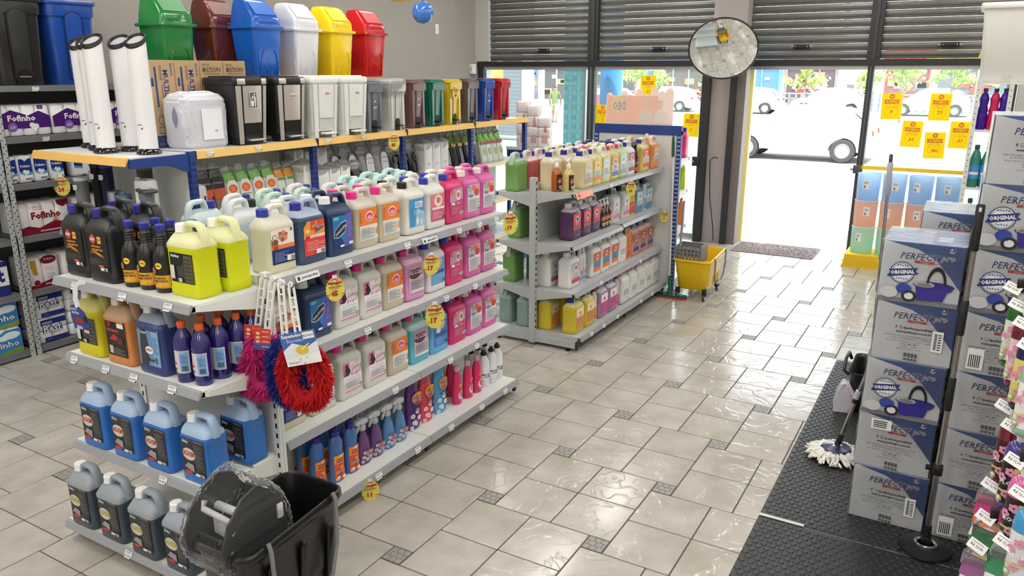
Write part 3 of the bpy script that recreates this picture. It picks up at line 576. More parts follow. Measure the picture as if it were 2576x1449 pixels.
def B_soap(c, lc, tx='ALGA'):  # domed liquid soap bottle hung on the wire display
    m = P(c, .15, coat=.5); prof = [(.030, 0), (.038, .008), (.040, .02), (.040, .20), (.039, .215), (.033, .235), (.02, .247), (.0, .25)]
    dec = []
    for k in range(5):
        x, y = -.03+.06*((k*37) % 11)/10, .04+.11*((k*29) % 9)/8
        for q in range(5): dec.append(('e', x+.009*math.cos(q*2*PI/5), y+.009*math.sin(q*2*PI/5), .0065, .0065, P((226, 150, 180), .5)))
    lab = [('r', -.06, .03, .06, .18, P(lc, .35))]+dec+[('t', tx, .0, .11, .016, WHITE, {'b': .03}), ('r', -.03, .075, .03, .082, P((214, 196, 130), .4)), ('e', -.02, .05, .010, .010, P((150, 200, 90), .4)), ('e', -.02, .05, .006, .006, WHITE), ('r', .01, .15, .04, .168, P((214, 196, 130), .4))]
    return bottle(prof, m, 18, lab=lab, lr=.0403, cap=[(.012, .245), (.012, .262), (.016, .264), (.016, .275), (.006, .277)], capm=P((230, 230, 228), .3))
# ================================================================== SHELVING
SHW = P((222, 225, 222), .35, noise=(.02, 8)); SHG = P((178, 182, 182), .4, noise=(.03, 8)); RAILG = P((150, 153, 158), .35); BLUE = P((34, 62, 136), .4); SLOT = P((18, 18, 20), .8)
_tagme = {}
def price_tag(tx):
    if tx not in _tagme:
        mb = MB(); mb.box(-.026, -.0008, -.017, .026, 0, .017, P((240, 240, 240), .4))
        mb.art([('r', -.022, .010, .02, .013, MUTE), ('r', -.022, .005, .012, .007, MUTE), ('t', tx, .0, -.007, .011, INK, {'b': .02}), ('p', [(.026, -.017), (.026, -.006), (.014, -.017)], BLACK)], front(.0008)); _tagme[tx] = mb.mesh('price_tag', 0)
    return _tagme[tx]
def bay(root, loc, rz, L, tiers, deckm=SHW, railm=RAILG, rail=True, brm=None, lip=.033):
    M = Matrix.Translation(loc) @ Matrix.Rotation(rz, 4, 'Z'); brm = brm or deckm; out = []
    for z, dp, tags in tiers:
        mb = MB(); mb.box(.003, -dp, z-.006, L-.003, -.02, z, deckm); mb.box(.003, -dp, z-.028, L-.003, -dp+.012, z-.006, deckm); mb.box(.003, -.03, z-.03, L-.003, -.02, z-.006, deckm)
        for x0 in (.003, L-.018): mb.box(x0, -dp, z-.03, x0+.015, -.02, z-.006, deckm)
        sh = ob('shelf', mb.mesh('shelf', 0), root); sh.matrix_local = M; out.append(sh)
        b = MB(); poly = [(-.015, -.008), (-dp+.03, -.008), (-dp+.02, -.03), (-dp*.55, -.06), (-.015, -.105)]
        if z < .2: poly = [(-.015, -.008), (-dp+.02, -.008), (-dp+.02, -z+.03), (-.015, -z+.03)]
        b.prism(poly, -.003, .003, brm, 'x'); bm = b.mesh('bracket', 0)
        for x in (.0, L): ob('bracket', bm, sh, (x, 0, z))
        if rail:
            r = MB(); r.prism([(-dp, .003), (-dp-.012, -.002), (-dp-.012-lip*.38, -lip), (-dp-.006-lip*.38, -lip-.002), (-dp, -.012)], .002, L-.002, railm, 'x')
            ob('price_rail', r.mesh('price_rail', 0), sh, (0, 0, z))
            for x, tx in tags: ob('price_tag', price_tag(tx), sh, (x, -dp-.0155-lip*.19, z-.0195), rot=(-.36, 0, 0))
    return out
def post_mesh(w, d, h, m, face='x'):
    mb = MB(); mb.box(-w/2, -d/2, 0, w/2, d/2, h, m)
    for q in (-w/2-.001, w/2+.001): mb.box(q-.001, -d*.2, 0, q+.001, d*.2, h, P((200, 204, 200), .4))
    if True:
        z = .12
        while z < h-.04:
            if face == 'y':
                for y in (-d/2-.0004, d/2+.0004): mb.box(-w*.14, y-.0004, z, w*.14, y+.0004, z+.024, SLOT)
            else:
                for x in (-w/2-.0024, w/2+.0024): mb.box(x-.0004, -d*.16, z, x+.0004, d*.16, z+.026, SLOT)
            z += .05
    return mb.mesh('post', 0)
def gondola(label, xs, y0, L, n, tiersR, tiersL, h, deckm):
    t = thing('shelving_gondola', label, 'shelf', (xs, y0, 0))
    pm = post_mesh(.05, .05, h, deckm)
    for k in range(n+1): ob('post', pm, t, (0, k*L, .02))
    pn = MB().box(-.008, .027, .1, .008, L-.027, h-.03, deckm).mesh('back_panel', 0)
    for k in range(n):
        ob('back_panel', pn, t, (0, k*L, 0))
        bay(t, (0, k*L, 0), PI/2, L, tiersR[k], deckm); bay(t, (0, (k+1)*L, 0), -PI/2, L, tiersL, deckm)
    ft = MB().lathe([(.022, 0), (.022, .008), (.008, .012), (.008, .05)], BLACK, 10).mesh('levelling_foot', 30)
    bs = MB().box(-.40, -.015, .03, .40, .015, .085, deckm).mesh('base_beam', 0)
    ec = MB().rbox(-.008, -.016, .02, .008, .016, .09, BLACK, .003).mesh('beam_cap', 0)
    for k in range(n+1):
        ob('base_beam', bs, t, (0, k*L, 0))
        for x in (-.33, .33): ob('levelling_foot', ft, t, (x, k*L, 0))
        for x in (-.41, .41): ob('beam_cap', ec, t, (x, k*L, 0))
    return t
PT = ['R$ 38,95', 'R$ 27,90', 'R$ 34,95', 'R$ 45,00', 'R$ 19,98', 'R$ 17,95', 'R$ 41,95']
def tg(*xs): return [(x, PT[i % 7]) for i, x in enumerate(xs)]
g1 = gondola('white double-sided steel shelving gondola nearest the camera', -2.97, 2.34, 1.04, 2,
    [[(1.30, .345, tg(.05, .5, .98)), (.91, .345, tg(.62)), (.51, .365, tg(.8)), (.115, .43, tg(.55, .9))], [(1.295, .345, tg(.1, .45, .68, .88)), (.905, .345, tg(.3, .62)), (.51, .365, tg(.3, .6)), (.115, .43, tg(.2, .55, .85))]],
    [(1.295, .345, []), (.905, .345, []), (.51, .365, []), (.115, .43, [])], 1.24, SHW)
ge = thing('end_shelving', 'white end display shelving unit facing the camera with blue jugs', 'shelf', (-3.55, 2.29, 0))
pm = post_mesh(.04, .03, 1.36, SHW, 'y')
for x in (-.015, .965): ob('post', pm, ge, (x, 0, 0))
ob('back_panel', MB().box(.005, -.006, .1, .945, .006, 1.34, SHW).mesh('back_panel', 0), ge)
bay(ge, (0, 0, 0), 0, .95, [(1.30, .37, tg(.18, .52, .82)), (.93, .37, tg(.08, .32, .52, .78)), (.49, .40, tg(.68,)), (.11, .50, tg(.5,))], SHW)
for x in (.05, .9):
    for y in (-.06, -.42): ob('levelling_foot', MB().lathe([(.022, 0), (.022, .008), (.008, .012), (.008, .08)], BLACK, 10).mesh('levelling_foot', 30), ge, (x, y, 0))
g2 = gondola('grey double-sided steel shelving gondola near the yellow mop bucket', -2.95, 5.40, 1.02, 2,
    [[(1.29, .345, tg(.7)), (.87, .345, []), (.485, .37, tg(.5)), (.125, .43, tg(.2, .45, .75))], [(1.29, .345, []), (.885, .345, []), (.485, .37, tg(.4)), (.12, .43, tg(.3, .6))]],
    [(1.26, .345, []), (.86, .345, []), (.485, .37, []), (.125, .43, [])], 1.375, SHG)
# ---- rows of goods
def jrow(items, x, z, rz, where, cat='jug', name='plastic_jug', start=0):
    for i, (k, y, desc) in enumerate(items):
        xx = x
        if isinstance(y, tuple): xx, y = y
        put(J(k), name, '%s, %s along %s' % (desc, ORD[i+start], where), cat, (xx, y, z), rz, where)
DS = {'milky_deo': 'milky jug with blue cap', 'navy_deo': 'dark blue jug with red label', 'navy_lava': 'navy jug with white cap', 'beige_pink': 'beige jug with pink cap', 'white_black': 'white jug with black cap', 'white_blue': 'white jug with blue cap', 'white_soft': 'white jug with blue label', 'magenta': 'magenta jug with blue cap', 'mauve': 'mauve jug with white cap', 'grey_lava': 'grey jug with pink cap', 'lilac': 'lilac jug with pink cap', 'teal_amac': 'turquoise jug with pink cap', 'blue_soft': 'sky blue jug', 'black_auto': 'black jug with blue cap', 'pale_teal': 'pale blue jug with blue cap', 'pale_black': 'pale jug with black cap', 'mint': 'mint green jug', 'clear_white': 'clear jug with white cap', 'aqua': 'aqua jug', 'frost_blue': 'frosted jug with blue cap', 'green_big': 'green jug', 'red_big': 'red jug', 'cream': 'cream jug without label', 'cream_lab': 'cream jug with label', 'lemon_or': 'pale yellow jug with orange label', 'lemon_bl': 'pale yellow jug with white cap', 'lemon_rd': 'yellow jug with pink cap', 'lime': 'lime jug with pink cap', 'white_red': 'white jug with dark red label', 'straw_red': 'straw jug with red label', 'peach': 'peach orange jug', 'violet': 'dark violet jug', 'clear_blk': 'clear jug with black cap', 'steel_blue': 'steel blue jug', 'white_plain': 'white jug with lilac label', 'white_fish': 'white jug with orange label', 'white_pinkcap': 'white jug with pink cap', 'salmon': 'salmon jug with blue cap', 'yellow_or': 'bright yellow jug', 'lilac_pink': 'lilac jug with magenta label', 'teal_grey': 'grey teal jug', 'teal_dark': 'dark teal jug', 'blue_shampoo': 'blue jug with black label', 'smoke_alum': 'smoke grey jug'}
def R_(*a): return [(k, y, DS[k]) for k, y in a]
H9 = PI/2
jrow(R_(('milky_deo', 2.51), ('navy_deo', 2.715), ('navy_lava', 2.915), ('beige_pink', 3.115), ('beige_pink', 3.305), ('white_black', 3.54), ('white_blue', 3.745), ('magenta', 3.945), ('mauve', 4.14), ('mauve', 4.325)), -2.765, 1.30, H9, 'the near gondola top shelf front row')
jrow(R_(('clear_white', 2.72), ('navy_lava', 2.93), ('beige_pink', 3.12), ('beige_pink', 3.32), ('white_black', 3.53), ('white_blue', 3.735), ('white_blue', 3.935), ('mauve', 4.13), ('mauve', 4.32)), -2.90, 1.30, H9, 'the near gondola top shelf second row')
jrow(R_(('pale_black', 2.60), ('mint', 2.83), ('mint', 3.03), ('frost_blue', 3.24), ('aqua', 3.47), ('aqua', 3.68), ('aqua', 3.88)), -3.055, 1.295, -H9, 'the near gondola top shelf third row')
jrow(R_(('pale_teal', 2.47), ('frost_blue', 2.69), ('mint', 2.90), ('frost_blue', 3.12), ('aqua', 3.52), ('aqua', 3.72), ('aqua', 3.93)), -3.195, 1.295, -H9, 'the near gondola top shelf rear row')
jrow(R_(('milky_deo', 2.49), ('navy_lava', 2.72), ('grey_lava', 2.93), ('grey_lava', 3.12), ('beige_pink', 3.315), ('lilac', 3.515), ('white_soft', 3.73), ('magenta', 3.93), ('mauve', 4.14), ('mauve', 4.325)), -2.765, .91, H9, 'the near gondola second shelf')
jrow(R_(('milky_deo', 2.49), ('grey_lava', 2.705), ('grey_lava', 2.92), ('grey_lava', 3.125), ('beige_pink', 3.33), ('teal_amac', 3.535), ('blue_soft', 3.735), ('magenta', 3.945), ('mauve', 4.145), ('mauve', 4.33)), -2.76, .51, H9, 'the near gondola third shelf')
# bottom shelf bottles
def brow(items, where, z, rz, group):
    for i, (fn, key, x, y, desc, name) in enumerate(items):
        put(S(key, fn), name, desc+' '+where, 'bottle', (x, y, z), rz, group).scale = (1.28, 1.15, 1.03) if key in ('deo1l', 'white1l', 'sprayP', 'sprayB') else (1.12, 1.08, 1.04)
GB = 'bottles on the near gondola bottom shelf'; WB = 'on the near gondola bottom shelf'
D1 = lambda: B_deo1l(); bl = []
for i, (x, y, wd) in enumerate(((-2.70, 2.625, 'nearest front'), (-2.665, 2.725, 'middle front'), (-2.665, 2.84, 'farthest front'), (-2.80, 2.63, 'nearest rear'), (-2.785, 2.74, 'middle rear'), (-2.785, 2.86, 'farthest rear'))):
    bl.append((D1, 'deo1l', x, y, '%s blue bottle with orange label and blue cap' % wd, 'cleaner_bottle'))
for x, y, wd in ((-2.85, 2.53, 'nearest'), (-2.82, 2.62+.02, 'second')): bl.append((B_white1l, 'white1l', x-.08, y, '%s creamy white bottle beside the blue bottles' % wd, 'cleaner_bottle'))
for i, (x, y, wd) in enumerate(((-2.67, 2.945, 'nearest front'), (-2.67, 3.05, 'second front'), (-2.78, 2.96, 'nearest rear'), (-2.78, 3.065, 'second rear'))): bl.append((lambda: B_spray((104, 70, 120)), 'sprayP', x, y, '%s purple floral spray bottle' % wd, 'spray_bottle'))
for i, (x, y, wd) in enumerate(((-2.67, 3.16, 'nearest front'), (-2.67, 3.265, 'second front'), (-2.78, 3.17, 'nearest rear'), (-2.78, 3.275, 'second rear'))): bl.append((lambda: B_spray((84, 130, 180)), 'sprayB', x, y, '%s blue floral spray bottle' % wd, 'spray_bottle'))
bl += [(lambda: B_soft2l((92, 56, 130), (226, 214, 232)), 'softP', -2.70, 3.425, 'purple floral two-litre bottle', 'softener_bottle'), (lambda: B_soft2l((224, 80, 100), (245, 200, 206)), 'softR', -2.70, 3.555, 'coral pink floral two-litre bottle', 'softener_bottle'), (lambda: B_soft2l((96, 168, 216), (206, 228, 240)), 'softB', -2.70, 3.70, 'light blue floral two-litre bottle', 'softener_bottle')]
for x, y, wd in ((-2.67, 3.865, 'nearest front'), (-2.665, 3.985, 'middle front'), (-2.665, 4.095, 'farthest front'), (-2.78, 3.84, 'nearest rear'), (-2.78, 3.95, 'farthest rear')): bl.append((B_pinkfab, 'pinkfab', x, y, '%s hot pink bottle with clear cap' % wd, 'softener_bottle'))
for x, y, wd in ((-2.675, 4.20, 'nearest front'), (-2.67, 4.29, 'middle front'), (-2.675, 4.375, 'farthest front'), (-2.77, 4.185, 'nearest rear'), (-2.77, 4.27, 'middle rear'), (-2.77, 4.36, 'farthest rear')): bl.append((B_bleach, 'bleach', x, y, '%s white bottle with black cap' % wd, 'bleach_bottle'))
brow(bl, WB, .115, H9, GB)
GG = lambda: bottle([(.036, 0), (.040, .006), (.040, .13), (.034, .17), (.022, .2), (.017, .21), (.017, .22)], [P((168, 214, 150), .3, trans=.2)]*4+[P((214, 230, 214), .3, trans=.2)]*2, 16, cap=[(.019, .213), (.0215, .217), (.0215, .236), (.018, .24)], capm=P((34, 38, 150), .35))
n = 0
for x in (-3.03, -3.12, -3.21):
    for y in (4.10, 4.21, 4.32):
        put(S('greenb', GG), 'cleaner_bottle', 'pale green bottle with blue cap, %s row %s at far corner of near gondola top' % (ORD[int(round((-3.03-x)/.09))], ORD[int(round((y-4.10)/.11))]), 'bottle', (x, y, 1.295), -H9, 'pale green bottles on the near gondola top'); n += 1
# end display
GE = 'goods on the end display'
for k, (x, y, wd) in enumerate(((-3.455, 2.03, 'outer front'), (-3.255, 2.02, 'inner front'), (-3.40, 2.19, 'outer rear'), (-3.20, 2.18, 'inner rear'))): put(J('black_auto'), 'plastic_jug', '%s black jug with blue cap on the end display top' % wd, 'jug', (x, y, 1.30), 0, 'black jugs on the end display')
for x, y, wd in ((-3.085, 2.005, 'outer front'), (-2.985, 2.01, 'middle front'), (-2.885, 2.015, 'inner front'), (-3.04, 2.105, 'outer rear'), (-2.945, 2.11, 'middle rear'), (-2.85, 2.15, 'inner rear')): put(S('autob', B_autobottle), 'cleaner_bottle', '%s black bottle with gold label on the end display top' % wd, 'bottle', (x, y, 1.30), 0, 'black and gold bottles on the end display')
put(J('yellow_auto'), 'plastic_jug', 'front neon yellow jug at the corner of the end display top', 'jug', (-2.735, 2.05, 1.30), 0); put(J('yellow_auto'), 'plastic_jug', 'rear neon yellow jug at the corner of the end display top', 'jug', (-2.715, 2.195, 1.30), 0)
put(J('olive_auto'), 'plastic_jug', 'yellow jug with a hanging advert tag on the end display', 'jug', (-3.405, 2.00, .93), 0, GE)
put(J('orange_seat'), 'plastic_jug', 'orange jug with black label on the end display second shelf', 'jug', (-3.18, 2.0, .93), 0, GE)
put(J('navy_tyre'), 'plastic_jug', 'navy jug with tyre label beside the purple bottles', 'jug', (-2.95, 2.0, .93), 0, GE)
for i, (x, y) in enumerate(((-2.765, 1.975), (-2.672, 1.99), (-2.668, 2.08), (-2.66, 2.17), (-2.65, 2.245), (-2.765, 2.075), (-2.76, 2.165), (-2.745, 2.245))):
    put(S('wax', B_wax), 'wax_bottle', 'purple bottle with orange cap, %s in the %s column, end display' % (ORD[i if i < 5 else i-5], 'outer' if i < 5 and i > 0 else 'inner') if i else 'purple bottle with orange cap, frontmost beside the navy jug', 'bottle', (x, y, .93), 0, 'purple bottles on the end display')
for i, (x, y) in enumerate(((-3.385, 1.945), (-3.16, 1.95), (-2.93, 1.955), (-2.69, 1.965))): put(J('blue_shampoo'), 'plastic_jug', 'bright blue jug, %s from the outer end of its front row' % ORD[i], 'jug', (x, y, .49), 0, 'bright blue jugs on the end display')
put(J('blue_shampoo'), 'plastic_jug', 'bright blue jug standing alone behind the front row', 'jug', (-2.69, 2.175, .49), 0, 'bright blue jugs on the end display')
for i, (x, y) in enumerate(((-3.415, 1.845), (-3.185, 1.845), (-2.945, 1.84), (-2.715, 1.845))): put(J('smoke_alum'), 'plastic_jug', 'smoke grey jug on the lowest end shelf, %s from outer end' % ORD[i], 'jug', (x, y, .11), 0, 'smoke grey jugs on the end display')
# ---- far gondola
F = 'the far gondola '
jrow(R_(('cream', (-2.88, 5.56)), ('cream_lab', 5.74), ('lemon_or', 5.92), ('lemon_bl', 6.10), ('lemon_rd', 6.285), ('lime', 6.47), ('white_red', 6.665), ('straw_red', 7.03), ('peach', 7.315)), -2.695, 1.29, H9, F+'top shelf front row')
jrow(R_(('cream_lab', 5.76), ('cream', 5.95), ('lemon_rd', 6.14), ('lemon_bl', 6.33), ('navy_lava', 6.53), ('white_red', 6.73), ('straw_red', 6.93), ('peach', 7.12)), -2.845, 1.29, H9, F+'top shelf second row')
jrow(R_(('lemon_or', 6.06), ('lemon_or', 6.25), ('clear_blk', 6.45), ('clear_blk', 6.66), ('navy_lava', 6.88), ('navy_lava', 7.08)), -3.03, 1.26, -H9, F+'top shelf third row')
jrow(R_(('green_big', 5.53), ('red_big', 5.73), ('red_big', 5.92), ('lemon_or', 6.11), ('lemon_or', 6.31), ('clear_blk', 6.51), ('clear_blk', 6.72), ('navy_lava', 6.95)), -3.185, 1.26, -H9, F+'top shelf rear row')
jrow(R_(('violet', 5.67), ('violet', 5.87), ('violet', 6.06), ('clear_blk', 6.50), ('clear_blk', 6.74), ('steel_blue', 7.07), ('steel_blue', 7.33)), -2.755, .875, H9, F+'second shelf')
jrow(R_(('green_big', 5.60), ('red_big', 5.80)), -3.20, .86, -H9, F+'second shelf rear side')
jrow(R_(('white_plain', (-2.90, 5.57)), ('white_plain', 5.60), ('white_fish', 6.03), ('white_fish', 6.23), ('white_fish', 6.43), ('white_pinkcap', 6.62), ('salmon', 6.95), ('salmon', 7.14), ('salmon', 7.33)), -2.725, .485, H9, F+'third shelf')
jrow(R_(('green_big', 5.57), ('teal_dark', (-3.09, 5.72))), -3.235, .485, -H9, F+'third shelf rear side')
jrow(R_(('yellow_or', (-2.87, 5.53)), ('yellow_or', 5.535), ('yellow_or', (-2.86, 5.74)), ('yellow_or', 5.745), ('lilac_pink', 6.03), ('lilac_pink', 6.23), ('white_pinkcap', 6.53), ('white_pinkcap', 6.735), ('white_pinkcap', 6.94), ('white_pinkcap', 7.135), ('white_pinkcap', 7.33)), -2.645, .125, H9, F+'bottom shelf')
jrow(R_(('teal_grey', 5.55), ('teal_grey', (-3.07, 5.52))), -3.26, .125, -H9, F+'bottom shelf rear side')
GF = 'small bottles on the far gondola'
small = [(lambda: B_pump((186, 96, 40)), 'pumpA', -2.775, 5.455, 1.29, 'amber pump bottle with black label', 'pump_bottle'), (lambda: B_pump((222, 196, 130)), 'pumpC', -2.68, 5.475, 1.29, 'honey clear pump bottle with black label', 'pump_bottle'),
 (B_blackspray, 'blackspr', -2.685, 6.80, 1.29, 'nearer black spray bottle on the top shelf', 'spray_bottle'), (B_blackspray, 'blackspr', -2.685, 6.875, 1.29, 'farther black spray bottle on the top shelf', 'spray_bottle'),
 (lambda: B_slim((228, 140, 74), (232, 226, 214), (236, 180, 120), .31), 'slimO', -2.69, 7.175, 1.29, 'tall orange bottle with white cap on the top shelf', 'cleaner_bottle')]
for i, y in enumerate((6.195, 6.265, 6.335)): small.append((lambda: B_pump((96, 20, 50), .05), 'pumpM', -2.72, y, .875, '%s wine red pump bottle beside the violet jugs' % ('nearest', 'middle', 'farthest')[i], 'pump_bottle'))
for i, y in enumerate((6.865, 6.93)): small.append((lambda: B_slim((226, 206, 110), (60, 70, 150), (226, 90, 60)), 'slimY', -2.72, y, .885, '%s yellow slim bottle with blue cap' % ('nearer', 'farther')[i], 'cleaner_bottle'))
small.append((lambda: B_slim((206, 222, 232), (60, 70, 150), (120, 170, 210)), 'slimW', -2.705, 7.20, .885, 'pale slim bottle between the steel blue jugs', 'cleaner_bottle'))
for i, y in enumerate((5.745, 5.815)): small.append((lambda: B_slim((232, 232, 234), (232, 232, 234), (190, 190, 220)), 'slimV', -2.70, y, .485, '%s white slim bottle with lilac label' % ('nearer', 'farther')[i], 'cleaner_bottle'))
for i, y in enumerate((6.765, 6.83)): small.append((lambda: B_slim((232, 150, 90), (226, 190, 150), (230, 120, 50)), 'slimO2', -2.70, y, .485, '%s orange slim bottle with pale cap' % ('nearer', 'farther')[i], 'cleaner_bottle'))
small.append((lambda: B_slim((232, 232, 230), (170, 40, 50), (230, 160, 90)), 'slimR', -2.62, 5.885, .125, 'white slim bottle with red cap beside yellow jugs', 'cleaner_bottle'))
small.append((lambda: B_slim((226, 214, 224), (170, 40, 50), (214, 120, 170)), 'slimR2', -2.62, 6.375, .125, 'pale slim bottle with red cap beside lilac jugs', 'cleaner_bottle'))
for fn, key, x, y, z, desc, nm in small: put(S(key, fn), nm, desc+', far gondola', 'bottle', (x, y, z), H9, GF).scale = (1.2,)*3 if 'pump' in nm else (1.1,)*3
# ---- blue framed end unit of the far gondola
t = thing('end_shelving', 'blue-framed end shelving unit behind the green-handled mop', 'shelf', (-2.91, 7.50, 0))
def perf(h, m):
    mb = MB(); mb.box(-.022, -.022, 0, .022, .022, h, m); z = .06
    while z < h-.05:
        for q in (-.009, .009): mb.box(q-.0045, -.0232, z, q+.0045, -.0222, z+.018, P((225, 228, 232), .6))
        z += .042
    return mb.mesh('post', 0)
for x in (-.44, .44): ob('post', perf(1.64, BLUE), t, (x, 0, 0))
ob('top_beam', MB().rbox(-.462, -.024, 1.60, .462, .024, 1.69, BLUE, .004).mesh('top_beam', 0), t)
ob('back_panel', MB().box(-.418, -.008, .08, .418, .008, 1.60, SHW).mesh('back_panel', 0), t)
bay(t, (.44, 0, 0), PI, .88, [(1.36, .34, []), (1.03, .34, []), (.66, .34, []), (.12, .42, [])], SHW)
WE = 'on the blue-framed end unit'
put(J('magenta'), 'plastic_jug', 'magenta jug facing the street '+WE, 'jug', (-2.565, 7.765, 1.36), PI)
put(S('slimLime', lambda: B_slim((196, 220, 50), (230, 60, 130), (170, 210, 40), .29)), 'cleaner_bottle', 'lime green bottle with pink cap '+WE, 'bottle', (-2.515, 7.80, 1.03), PI)
put(S('slimOr3', lambda: B_slim((240, 130, 60), (226, 50, 80), (240, 150, 80), .29)), 'cleaner_bottle', 'orange bottle with red cap '+WE, 'bottle', (-2.515, 7.80, .66), PI)
# header card with a crown-like top edge, seen from behind
pts = [(-.355, 0), (.355, 0), (.355, .30)]
x = .355
for k, hh in enumerate((.36, .33, .37, .30, .35, .29, .33, .28, .31)):
    x1 = .355-.079*(k+1)
    for q in range(5): pts.append((x+(x1-x)*(q+.5)/5, hh-.03+.03*math.sin(PI*(q+.5)/5)))
    x = x1
CARD = P((250, 236, 228), .6, trans=.88); hc = thing('header_card', 'peach advertising card with wavy top above the far gondola', 'sign', (-2.905, 7.49, 1.69))
ob('board', MB().prism(pts, -.004, .004, CARD, 'y').mesh('board', 0), hc)
a = MB(); a.art([('r', -.34, .02, .2, .28, P((248, 220, 208), .6, trans=.88)), ('e', -.23, .19, .075, .085, P((242, 214, 170), .6)), ('t', 'DEO', -.21, .18, .085, P((176, 170, 190), .6), {'b': .03, 'mirror': 1, 'w': .14}), ('e', .08, .20, .034, .04, P((240, 206, 190), .6)), ('p', [(.0, .02), (.16, .02), (.15, .12), (.1, .155), (.05, .15), (.01, .10)], P((226, 214, 206), .6)), ('e', .22, .19, .034, .042, P((240, 204, 186), .6)), ('p', [(.16, .02), (.32, .02), (.31, .11), (.25, .145), (.2, .14), (.17, .09)], P((230, 220, 212), .6)), ('e', .22, .225, .034, .016, P((226, 200, 190), .6)), ('e', .08, .232, .034, .018, P((228, 204, 194), .6))], front(.0045)); ob('print', a.mesh('print', 0), hc)
# ================================================================== BIN GONDOLA AND WALL SHELVING
WOOD = P((228, 186, 104), .45, noise=(.06, 3)); CREAM = P((226, 206, 160), .45); DGREY = P((112, 114, 118), .5)
XS3, Y3, L3 = -4.95, 3.47, 1.155
t = thing('shelving_gondola', 'blue-post gondola with yellow shelf edge carrying the waste bins', 'shelf', (XS3, Y3, 0))
pmb = perf(1.68, BLUE)
def perfx(h, m):
    mb = MB(); mb.box(-.022, -.022, 0, .022, .022, h, m); z = .06
    while z < h-.05:
        for q in (-.009, .009):
            mb.box(.0222, q-.0045, z, .0232, q+.0045, z+.018, P((18, 28, 70), .6))
            mb.box(q-.0045, -.0232, z, q+.0045, -.0222, z+.018, P((18, 28, 70), .6))
        z += .042
    return mb.mesh('post', 0)
px_ = perfx(1.66, BLUE)
for k in range(5):
    for x in (-.40, .40): ob('post', px_, t, (x, k*L3, 0))
for k in range(4):
    ob('back_panel', MB().box(-.01, .01, .08, .01, L3-.01, 1.64, SHW).mesh('back_panel', 0), t, (0, k*L3, 0))
    bay(t, (0, k*L3, 0), PI/2, L3, [(1.685, .435, tg(.12, .55) if k < 2 else [])], SHW, WOOD, brm=BLUE, lip=.05)
    bay(t, (0, k*L3, 0), PI/2, L3, [(1.22, .40, []), (.80, .40, []), (.38, .40, [])], SHG, CREAM, brm=BLUE)
    bay(t, (0, (k+1)*L3, 0), -PI/2, L3, [(1.685, .62, []), (1.22, .40, [])], SHW, WOOD, brm=BLUE, lip=.05)
    ob('edge_joint', MB().box(.437, -.006, 1.63, .466, .006, 1.69, P((30, 34, 60), .5)).mesh('edge_joint', 0), t, (0, k*L3, 0))
t = thing('end_shelving', 'end display with yellow edge under the tall white tube dispensers', 'shelf', (-5.52, 3.42, 0))
for x in (-.0, 1.03): ob('post', px_, t, (x, .01, .03))
ob('back_panel', MB().box(.03, .0, .08, 1.0, .01, 1.63, SHW).mesh('back_panel', 0), t)
bay(t, (0, 0, 0), 0, 1.03, [(1.685, .44, [])], SHW, WOOD, brm=BLUE, lip=.05)
bay(t, (0, 0, 0), 0, 1.03, [(1.12, .34, [])], SHW, RAILG, brm=BLUE)
for x in (0, 1.03): ob('arm', MB().prism([(-.44, 1.62), (-.44, 1.675), (0, 1.675), (0, 1.55), (-.06, 1.57), (-.16, 1.615)], -.012, .012, BLUE, 'x').mesh('arm', 0), t, (x, 0, 0))
# ---- carton boxes
KRAFT = P((186, 156, 116), .75, noise=(.05, 5)); KINK = P((44, 62, 120), .6)
def carton(rot):
    mb = MB(); mb.rbox(-.104, -.16, 0, .104, .16, .595, KRAFT, .004, .003, 1)
    if rot:
        a = [('t', 'MULTICOPO', .028, .38, .042, KINK, {'b': .03, 'a': -PI/2, 'w': .30}), ('t', 'NOVO', .076, .53, .022, KINK, {'a': -PI/2, 'b': .02}), ('r', -.06, .28, -.045, .55, KINK), ('r', -.02, .46, .0, .56, P((150, 122, 90), .7)), ('p', [(-.09, .42), (-.072, .42), (-.072, .47), (-.081, .48), (-.09, .47)], KINK), ('r', -.01, .30, -.006, .43, KINK), ('r', .005, .32, .009, .43, KINK), ('e', -.04, .19, .026, .03, KINK), ('e', -.04, .19, .022, .026, KRAFT), ('r', -.07, .10, .06, .145, KINK), ('r', -.066, .104, .056, .141, KRAFT), ('r', -.104, .0, .104, .085, KINK), ('t', 'O VERSATIL', .0, .055, .016, KRAFT), ('t', 'PORTA COPOS', .0, .028, .016, KRAFT)]
    else:
        a = [('t', 'MULTICOPO', .0, .53, .036, P((60, 56, 60), .6), {'b': .03, 'w': .16}), ('t', 'NOVO', -.05, .565, .016, P((60, 56, 60), .6), {'b': .02}), ('r', -.07, .50, .07, .504, P((90, 80, 70), .6)), ('t', 'O VERSATIL', -.03, .455, .018, P((60, 56, 60), .6), {'b': .02}), ('t', 'PORTA COPOS', -.02, .43, .018, P((60, 56, 60), .6), {'b': .02}), ('r', -.09, .36, .06, .385, KINK), ('r', -.09, .31, .06, .335, KINK)]
    mb2 = MB(); mb2.art(a, front(.1603))
    sd_ = MB(); sd_.art([('t', 'MULTICOPO', .0, .35, .05, KINK, {'b': .03, 'a': PI/2, 'w': .36})]+[('r', -.13+k*.0, .06+k*.09, -.08, .11+k*.09, KINK) for k in range(6)]+[('r', .1, .05, .14, .55, P((150, 122, 90), .7))], lambda u, v, l: (-.1045-l, -u, v))
    flaps = MB(); flaps.box(-.1, -.003, .5953, .1, .003, .5963, P((160, 130, 95), .6))
    return [('box', mb.mesh('carton', 0), None), ('front_print', mb2.mesh('front_print', 0), None), ('side_print', sd_.mesh('side_print', 0), None), ('tape', flaps.mesh('tape', 0), None)]
